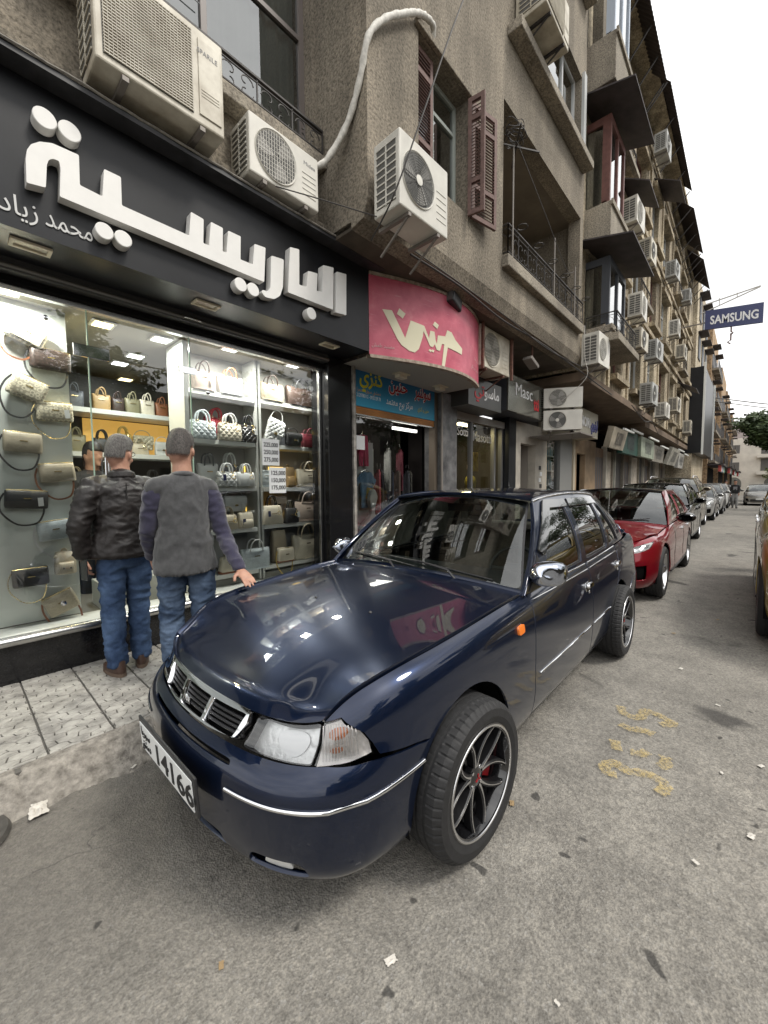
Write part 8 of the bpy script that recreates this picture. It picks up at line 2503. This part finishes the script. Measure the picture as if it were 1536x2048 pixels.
def hand_parts(mb, w, d, nrm, thumb=1, curl=.25, spread=.06, sc=1.):
  """palm, four unequal bent fingers and a thumb; d forward, nrm out of the palm"""
  w = Vector(w); d = Vector(d).normalized(); nrm = Vector(nrm); nrm = (nrm - d * nrm.dot(d)).normalized(); s = d.cross(nrm) * thumb
  ring_tube(mb, [(w - d * .02, .027 * sc, .021 * sc), (w + d * .02 * sc, .034 * sc, .018 * sc), (w + d * .06 * sc, .042 * sc, .017 * sc), (w + d * .092 * sc, .040 * sc, .014 * sc)], 14, s)
  for k, (off, L) in enumerate(((.032, .070), (.011, .080), (-.011, .075), (-.031, .058))):
    b = w + d * (.088 - .004 * abs(k - 1)) * sc + s * off * sc
    dd = (d + s * (off * spread * 30)).normalized()
    pts = [b]; ang = curl * .5
    for seg in (.45, .32, .25):
      q = (dd * math.cos(ang) + nrm * math.sin(ang)).normalized()
      pts.append(pts[-1] + q * L * seg * sc); ang += curl
    rs = [.0098, .0092, .0084, .0070]
    ring_tube(mb, [(p, r * sc, r * sc * .92) for p, r in zip(pts, rs)], 9, s)
  b = w + d * .025 * sc + s * .034 * sc
  pts = [b, b + (d * .6 + s * .75 + nrm * .15).normalized() * .036 * sc, b + (d * .6 + s * .75 + nrm * .15).normalized() * .036 * sc + (d * .9 + s * .35 + nrm * .3).normalized() * .032 * sc]
  ring_tube(mb, [(p, r * sc, r * sc) for p, r in zip(pts, (.0145, .0118, .0092))], 9, nrm)
M_SKIN = mat('skin', (.42, .24, .165), .55, noise=(18, .16, (.33, .165, .115)))
def denim(name, c1, c2):
  m, nt, b = nmat(name)
  g = N(nt, 'ShaderNodeTexCoord')
  n = N(nt, 'ShaderNodeTexNoise', Scale=5., Detail=6, Roughness=.6); nt.links.new(g.outputs['Object'], n.inputs['Vector'])
  f = N(nt, 'ShaderNodeTexNoise', Scale=260., Detail=2); nt.links.new(g.outputs['Object'], f.inputs['Vector'])
  c = ramp(nt, n.outputs[0], [(.34, c1), (.68, c2)]).outputs[0]
  c = mixc(nt, .45, c, ramp(nt, f.outputs[0], [(.35, (.6, .6, .6)), (.65, (1.25, 1.25, 1.25))]).outputs[0], 'MULTIPLY')
  nt.links.new(c, b.inputs['Base Color']); b.inputs['Roughness'].default_value = .85; b.inputs['Specular IOR Level'].default_value = .2
  return m
def hairm(name, c1, c2):
  m, nt, b = nmat(name)
  g = N(nt, 'ShaderNodeTexCoord'); mp = N(nt, 'ShaderNodeMapping'); mp.inputs['Scale'].default_value = (1, 1, .35); nt.links.new(g.outputs['Object'], mp.inputs[0])
  n = N(nt, 'ShaderNodeTexNoise', Scale=150., Detail=4, Roughness=.7); nt.links.new(mp.outputs[0], n.inputs['Vector'])
  nt.links.new(ramp(nt, n.outputs[0], [(.36, c1), (.64, c2)]).outputs[0], b.inputs['Base Color']); b.inputs['Roughness'].default_value = .7
  at = N(nt, 'ShaderNodeAttribute'); at.attribute_name = 'hair_cover'
  n3 = N(nt, 'ShaderNodeTexNoise', Scale=420., Detail=2); nt.links.new(g.outputs['Object'], n3.inputs['Vector'])
  sb = N(nt, 'ShaderNodeMath', _operation='SUBTRACT'); nt.links.new(at.outputs['Fac'], sb.inputs[0]); nt.links.new(n3.outputs[0], sb.inputs[1])
  nt.links.new(ramp(nt, sb.outputs[0], [(.0, (0, 0, 0)), (.12, (1, 1, 1))]).outputs[0], b.inputs['Alpha'])
  bp = N(nt, 'ShaderNodeBump', Strength=.7, Distance=.004); nt.links.new(n.outputs[0], bp.inputs['Height']); nt.links.new(bp.outputs[0], b.inputs['Normal'])
  return m

def person(label, loc, rotz, top_m, leg_m, hair_m, pose=None, sleeve_m=None, shoe_m=None, jacket=False, hi=True, head_yaw=0., head_pitch=0., hgt=1.74, long_hair=False, hair_thin=False, glasses=False, hem=.90, bw=.86):
  t = thing('person', label, 'person', loc, rotz)
  J = dict(pel=(0, 0, .94), ch=(0, .0, 1.25), nk=(0, -.005, 1.46), hd=(0, .02, 1.60),
       shl=(-.185, -.005, 1.385), ell=(-.245, -.03, 1.11), wrl=(-.25, .05, .87), shr=(.185, -.005, 1.385), elr=(.245, -.03, 1.11), wrr=(.25, .05, .87),
       hil=(-.095, 0, .88), knl=(-.105, .015, .48), anl=(-.11, -.03, .085), hir=(.095, 0, .88), knr=(.105, .015, .48), anr=(.11, -.03, .085),
       hdl=(0, .15, -1), hdr=(0, .15, -1), pnl=(1, 0, 0), pnr=(-1, 0, 0), fl=8., fr=-8.)
  J.update(pose or {})
  V = {k: Vector(v) for k, v in J.items() if not isinstance(v, (int, float))}
  for k_, v_ in V.items():
    if k_[:2] in ('sh', 'el', 'wr', 'hi', 'kn', 'an'): v_.x *= bw
  vox = .0052 if hi else .014
  hy = Matrix.Rotation(head_yaw, 3, 'Z') @ Matrix.Rotation(head_pitch, 3, 'X')
  H = V['hd']
  # --- body (skin): one continuous figure
  b = MB()
  nk = V['nk']; ch = V['ch']; pel = V['pel']
  ring_tube(b, [(pel - Vector((0, 0, .06)), .11, .09), (pel, .125, .10), (pel.lerp(ch, .5), .12, .095), (ch, .135, .10), (ch.lerp(nk, .6), .115, .08), (nk - Vector((0, 0, .02)), .07, .07)])
  ring_tube(b, [(nk - Vector((0, 0, .06)), .066, .066), (nk + (H - nk) * .35, .058, .062), (H - Vector((0, .015, .03)), .056, .064)])
  def hp(x, y, z): return H + hy @ Vector((x, y, z))
  ring_tube(b, [(hp(0, .015, -.105), .038, .045), (hp(0, .012, -.085), .054, .072), (hp(0, .005, -.045), .068, .090), (hp(0, 0, .0), .075, .098), (hp(0, -.004, .05), .077, .099), (hp(0, -.006, .09), .066, .084), (hp(0, -.008, .115), .042, .055)], 22, tuple(hy @ Vector((1, 0, 0))))
  ball(b, hp(0, .098, -.022), (.013, .02, .022)); ball(b, hp(0, .085, .008), (.011, .012, .03))
  ball(b, hp(0, .084, -.070), (.024, .012, .007)); ball(b, hp(0, .082, -.10), (.022, .018, .016))
  for s in (-1, 1):
    ball(b, hp(s * .079, -.012, -.008), (.010, .018, .030)); ball(b, hp(s * .03, .083, .028), (.022, .012, .008)); ball(b, hp(s * .045, .06, -.03), (.02, .02, .018))
  for s, a, e, w, hd_, pn in ((-1, 'shl', 'ell', 'wrl', 'hdl', 'pnl'), (1, 'shr', 'elr', 'wrr', 'hdr', 'pnr')):
    ring_tube(b, [(V[a], .05, .05), (V[a].lerp(V[e], .5), .045, .045), (V[e], .038, .038), (V[e].lerp(V[w], .35), .038, .036), (V[w], .026, .022)], 14)
    if hi: hand_parts(b, V[w], V[hd_], V[pn], thumb=J.get('th' + ('l' if s < 0 else 'r'), 1), curl=J.get('curl' + ('l' if s < 0 else 'r'), .32))
    else: ring_tube(b, [(V[w], .03, .02), (V[w] + V[hd_].normalized() * .09, .035, .018), (V[w] + V[hd_].normalized() * .17, .02, .014)], 8)
  for a, k, n_ in (('hil', 'knl', 'anl'), ('hir', 'knr', 'anr')):
    ring_tube(b, [(V[a], .07, .07), (V[a].lerp(V[k], .5), .06, .06), (V[k], .045, .048), (V[k].lerp(V[n_], .35), .046, .048), (V[n_], .032, .035), (V[n_] - Vector((0, 0, .04)), .03, .035)], 14)
  fuse('body', b, M_SKIN, t, vox, 4 if hi else 2)
  # --- trousers
  j = MB()
  ring_tube(j, [(pel + Vector((0, 0, .07)), .166 * bw, .116), (pel, .178 * bw, .124), (pel - Vector((0, .008, .07)), .182 * bw, .132), (pel - Vector((0, 0, .12)), .168 * bw, .118)], 24)
  for sx, a, k, n_ in ((-1, 'hil', 'knl', 'anl'), (1, 'hir', 'knr', 'anr')):
    ring_tube(j, [(V[a] + Vector((0, -.01, .02)), .082, .102), (V[a].lerp(V[k], .3), .085, .098), (V[a].lerp(V[k], .7), .074, .084), (V[k], .067, .073), (V[k].lerp(V[n_], .4), .066, .072), (V[k].lerp(V[n_], .8), .062, .067), (V[n_] + Vector((0, .0, -.012)), .061, .070)], 20)
  fuse('trousers', j, leg_m, t, .009 if hi else .018, 5, [(.010, (9, 9, 15), True), (.005, (22, 22, 40), True)] if hi else ())
  # --- shoes
  for a, fa in (('anl', J['fl']), ('anr', J['fr'])):
    sh = bpy.data.objects.new('shoe', None); COL.objects.link(sh); sh.parent = t
    sh.location = (V[a].x, V[a].y, 0); sh.rotation_euler = (0, 0, R(fa))
    def up(u, v):
      th = 2 * math.pi * u
      L0 = [(-.085, .185, .040, .012), (-.088, .190, .046, .03), (-.086, .185, .047, .05), (-.082, .14, .043, .075), (-.076, .07, .040, .095), (-.070, .055, .038, .115)][min(5, int(round(v * 5)))]
      yc, yl = (L0[0] + L0[1]) / 2, (L0[1] - L0[0]) / 2
      y = yc + yl * math.cos(th)
      wd = L0[2] * (1 - .18 * max(0, (math.cos(th))) ** 3)
      return (wd * math.copysign(abs(math.sin(th)) ** .8, math.sin(th)), y, L0[3] + (.0 if v < .3 else -.02 * max(0, math.cos(th)) * (v > .5)))
    MB().grid(up, 24, 6, closed_u=True).build('upper', shoe_m or mat('brown shoe leather', (.06, .032, .022), .5), sh, smooth=180)
    so = [(.046 * math.copysign(abs(math.sin(q)) ** .8, math.sin(q)) * (1 - .15 * max(0, math.cos(q)) ** 3), .05 + .142 * math.cos(q)) for q in np.linspace(0, 6.283, 24, endpoint=False)]
    MB().prism(so, lambda p, q, d: (p, q, d), .0, .026).build('sole', mat('shoe sole', (.13, .09, .065), .8), sh, smooth=40)
  # --- top
  u = MB()
  fat = 1.12 if jacket else 1.0
  fx = fat * bw
  sl = MB()
  ring_tube(u, [((pel.x, pel.y - .004, hem), .226 * fx, .162 * fat), ((pel.x * .8 + ch.x * .2, pel.y * .8 + ch.y * .2 - .004, hem + .05), .222 * fx, .158 * fat), (pel.lerp(ch, .5) + Vector((0, 0, .02)), .186 * fx, .138 * fat), (ch, .192 * fx, .130 * fat), (ch.lerp(nk, .45), .185 * fx, .114 * fat), (ch.lerp(nk, .75), .122, .094), (nk - Vector((0, 0, .018)), .078, .078)], 26, cap=(-.25, .6))
  tgt = sl if sleeve_m else u
  for a, e, w in (('shl', 'ell', 'wrl'), ('shr', 'elr', 'wrr')):
    k = 1.12 if jacket else .92
    ring_tube(u, [(ch.lerp(nk, .42), .088, .088), (V[a].lerp(ch.lerp(nk, .42), .35), .080, .080), (V[a] + Vector((0, 0, -.012)), .058, .058)], 18, (0, 1, 0))
    ball(u, V[a] + Vector((-math.copysign(.008, V[a].x), 0, -.018)), .066 * (1.2 if jacket else 1.0), 14)
    ring_tube(tgt, [(V[a].lerp(V[e], .10) + Vector((-math.copysign(.012, V[a].x), 0, 0)), .062 * k, .066 * k), (V[a].lerp(V[e], .24), .069 * k, .072 * k), (V[a].lerp(V[e], .5), .061 * k, .064 * k), (V[e], .053 * k, .055 * k), (V[e].lerp(V[w], .4), .05 * k, .05 * k), (V[e].lerp(V[w], .85), .040 * k, .040 * k), (V[w], .036 * k, .034 * k)], 18)
  fo = [(.012, (7, 7, 9), True), (.006, (16, 16, 26), True)] if jacket else [(.009, (8, 8, 8), True), (.004, (20, 20, 14), True)]
  fuse('jacket' if jacket else 'shirt', u, top_m, t, .009 if hi else .018, 4, fo if hi else ())
  if sleeve_m:
    fuse('sleeve', sl, sleeve_m, t, .0085, 4, [(.008, (12, 12, 18), True)]) if hi else fuse('sleeve', sl, sleeve_m, t, .018, 3)
  if jacket:
    hb = MB(); ring_tube(hb, [((pel.x, pel.y, hem - .02), .184, .152), ((pel.x, pel.y, hem + .035), .186, .154)], 40, cap=(.1, .1)); fuse('hem_band', hb, top_m, t, .009, 4, [(.004, (60, 60, 2), False)])
    cb = MB(); ring_tube(cb, [(nk + Vector((0, -.012, -.03)), .092, .092), (nk + Vector((0, -.008, .012)), .082, .086)], 28); fuse('collar', cb, top_m, t, .008, 3, [(.003, (50, 50, 3), False)])
    MB().box(-.004, .004, -.002, .002, 0, .42).build('back_seam', mat('jacket seam', (.008, .007, .007), .5), t).location = (0, -.155, .97)
  else:
    cb = MB(); ring_tube(cb, [(nk + Vector((0, -.004, -.028)), .084, .084), (nk + Vector((0, -.002, -.012)), .078, .080)], 28); fuse('collar', cb, top_m, t, .007, 3)
  # --- hair
  hr = MB()
  def hair(a, c):
    th = 2 * math.pi * a
    x, y = math.cos(th), math.sin(th)          # y forward
    low = {True: -.125, False: -.075}[long_hair] if y < .15 else None
    back = max(0., min(1., (.35 - y) / .6))
    zlow = ((.045 if long_hair else .075) * (1 - back) + (-.070 if not long_hair else -.20) * back)
    if abs(x) > .8 and y > -.5: zlow = max(zlow, .005 if y < .25 else .06)
    z = .156 * math.cos(math.pi / 2 * c) + zlow * (1 - math.cos(math.pi / 2 * c)) if c < 1 else zlow
    rr = math.sin(math.pi / 2 * min(1, c)) ** .78
    k = 1.06 - (.09 if c > .97 else 0)
    sh_ = 1 - (max(0, -.02 - z) / .12) * .22
    n_ = 1 + .012 * mnoise.noise(Vector((x * 6, y * 6, z * 40)))
    return hp(.080 * k * x * rr * sh_ * n_, -.006 + .1045 * k * y * rr * sh_ * n_, z)
  hr.grid(hair, 56, 20, closed_u=True)
  ho = hr.build('hair', hair_m, t, smooth=180, fix=False)
  da = ho.data.attributes.new('hair_cover', 'FLOAT', 'POINT')
  da.data.foreach_set('value', [(1.2 if not hair_thin else .46 + .9 * min(1, (j / 19) * 1.9)) if j < 16 else 1.2 - .30 * (j - 15) for i in range(56) for j in range(20)])
  if glasses:
    for s in (-1, 1):
      MB().tube([hp(s * .034 + .026 * math.cos(q), .10, .024 + .018 * math.sin(q)) for q in np.linspace(0, 6.28, 14, endpoint=False)], .0022, 5, closed=True).tube([hp(s * .06, .098, .028), hp(s * .082, .03, .022), hp(s * .083, -.01, .012)], .002, 5).build('glasses', M_INK, t, smooth=60)
  return t
M_LEATH = mat('dark brown leather', (.013, .0105, .010), .5, noise=(14, .4), spec=.4, bump=(60, .25))
M_GREYK = mat('grey knit', (.055, .056, .058), .95, noise=(40, .25), bump=(300, .3), sheen=.3)
M_NAVYK = mat('navy sleeve knit', (.024, .022, .048), .95, noise=(40, .25), bump=(300, .3), sheen=.3)
M_JEAN1 = denim('blue jeans', (.017, .034, .080), (.085, .138, .245))
M_JEAN2 = denim('faded jeans', (.020, .038, .080), (.125, .175, .26))
M_HAIRG = hairm('greying hair', (.014, .012, .011), (.115, .108, .10))
M_HAIRD = hairm('short dark hair', (.010, .008, .007), (.075, .065, .058))
person('man in a dark brown leather jacket and blue jeans facing the shop window', (.875, 3.40, PZ), R(-4), M_LEATH, M_JEAN1, M_HAIRG, dict(
  shl=(-.20, 0, 1.375), shr=(.20, 0, 1.375), ell=(-.315, -.06, 1.10), wrl=(-.295, -.03, .885), hdl=(.12, .25, -.9), pnl=(1, .2, 0), curll=.5, elr=(.27, .03, 1.10), wrr=(.20, .16, .95), hdr=(-.3, .6, -.4),
  anl=(-.10, -.045, .085), anr=(.10, .03, .085), knl=(-.105, .0, .48), knr=(.10, .05, .48), fl=14., fr=-14.), jacket=True, head_yaw=R(-38), head_pitch=R(-6), glasses=True, hair_thin=True, hem=.875)
person('man in a grey sweater with navy sleeves resting his hand on the car bonnet', (1.075, 2.80, PZ), R(-8), M_GREYK, M_JEAN2, M_HAIRD, dict(
  shl=(-.188, 0, 1.37), shr=(.188, 0, 1.365), ell=(-.245, .03, 1.09), wrl=(-.20, .16, .88), hdl=(.2, .5, -.7), elr=(.262, -.10, 1.02), wrr=(.275, -.375, .822), hdr=(.10, -.92, -.40), pnr=(0, .2, -1), thr=-1, curlr=.16,
  anl=(-.10, .04, .085), anr=(.13, -.06, .085), knl=(-.10, .06, .48), knr=(.12, .0, .48), hir=(.10, -.01, .88), fl=10., fr=-12.), sleeve_m=M_NAVYK, hair_thin=True, head_yaw=R(-26), head_pitch=R(-5), hem=.80)
ph = thing('mobile_phone', 'dark phone held in the left hand of the man in the leather jacket', 'phone', (.62, 3.36, .92), R(20))
MB().box(-.004, .004, -.035, .035, -.075, .075).build('phone_body', M_BLKGL, ph, bevel=.004)
person('shop assistant with dark hair standing behind the counter', (1.06, 5.12, .22), R(205), mat('black blouse', (.02, .02, .022), .8), M_INK, mat('black hair', (.012, .009, .008), .5), hi=False, long_hair=True, hgt=1.6)
person('man in a black printed shirt and grey trousers walking towards the camera', (32.8, .63, 0), R(92), mat('black tee', (.018, .018, .02), .9), mat('grey sweatpants', (.26, .255, .25), .9), mat('black hair', (.012, .009, .008), .5), dict(
  anl=(-.10, .16, .085), knl=(-.10, .12, .50), anr=(.10, -.16, .11), knr=(.10, .06, .47), ell=(-.24, .05, 1.12), wrl=(-.20, .20, .93), elr=(.24, -.05, 1.12), wrr=(.24, .05, .88)), hi=False, shoe_m=M_INK)
MB().box(-.09, .09, .128, .132, 1.12, 1.32).build('shirt_print', mat('grey shirt print', (.22, .22, .23), .8), bpy.data.objects['person.003'])
person('pedestrian in grey clothes behind the walking man', (38.5, 1.25, 0), R(80), mat('grey shirt', (.16, .15, .15), .9), mat('dark trousers', (.04, .035, .045), .9), mat('black hair', (.012, .009, .008), .5), hi=False, shoe_m=M_INK)
person('person in a dark green sweater and navy trousers bending beside the gold car', (9.45, -.66, 0), R(35), mat('dark green sweater', (.018, .045, .035), .9), mat('navy trousers', (.012, .018, .045), .9), mat('black hair', (.012, .009, .008), .5), dict(
  pel=(0, -.12, .86), ch=(0, .10, 1.08), nk=(0, .28, 1.18), hd=(0, .42, 1.24), shl=(-.18, .20, 1.16), shr=(.18, .20, 1.16), ell=(-.24, .40, 1.0), wrl=(-.22, .60, 1.06), hdl=(0, 1, .1), elr=(.24, .36, .95), wrr=(.2, .52, .8),
  hil=(-.095, -.12, .82), hir=(.095, -.12, .82), knl=(-.11, .05, .46), knr=(.11, .0, .46)), hi=False, shoe_m=M_INK, hem=.82)

# ------------------------------------------------------------------ litter on the road
def crumple(loc, s, label, m, seed, group=None, name='paper_scrap', flat=.5):
  rnd = random.Random(seed)
  n = 12
  mb = MB()
  def f(a, b):
    x, y = (a - .5) * 2, (b - .5) * 2
    k = 1 + .25 * mnoise.noise(Vector((x * 2, y * 2, seed)))
    return (x * s * k, y * s * .6 * k + .25 * s * mnoise.noise(Vector((x * 2.5, seed, 0))), max(.002, s * flat * (.35 + .9 * mnoise.noise(Vector((x * 2.3, y * 2.3, seed * 3.7)))) * (1.2 - max(abs(x), abs(y)))))
  mb.grid(f, n, n)
  o = mb.build(name, m, smooth=25)
  o.location = loc; o.rotation_euler = (0, 0, rnd.uniform(0, 6.28))
  return tag(o, label, 'litter', group)
M_PAPER = mat('dirty white paper', (.58, .55, .50), .8, noise=(20, .25))
crumple((.215, 2.365, .004), .055, 'crumpled white paper by the kerb in front of the car', M_PAPER, 4)
GL_ = 'tiny scraps of litter on the road'
for k, (x, y, s) in enumerate(((1.70, .76, .016), (.86, .77, .018), (2.20, -.06, .018), (.73, 2.33, .02), (.60, 2.36, .015), (3.9, .35, .02), (4.8, .5, .018), (2.6, .05, .010), (3.4, .1, .014), (.5, 1.15, .012), (.42, .85, .010), (1.9, .1, .012), (5.6, .2, .02), (2.8, -.1, .016), (1.1, .35, .008))):
  crumple((x, y, .002), s, 'tiny pale scrap of litter lying on the asphalt', M_PAPER if k % 3 else mat('dry leaf', (.30, .21, .11), .8), 10 + k, GL_, 'litter_scrap', .35)
dr = thing('drain_cover', 'round dark drain cover by the kerb at the left edge', 'drain cover', (-.05, 2.36, .0))
MB().lathe([(.0005, .012), (.14, .012), (.15, .018), (.165, .018), (.175, .0)], n=36).build('lid', mat('old iron lid', (.06, .056, .05), .7, noise=(20, .5)), dr, smooth=40)
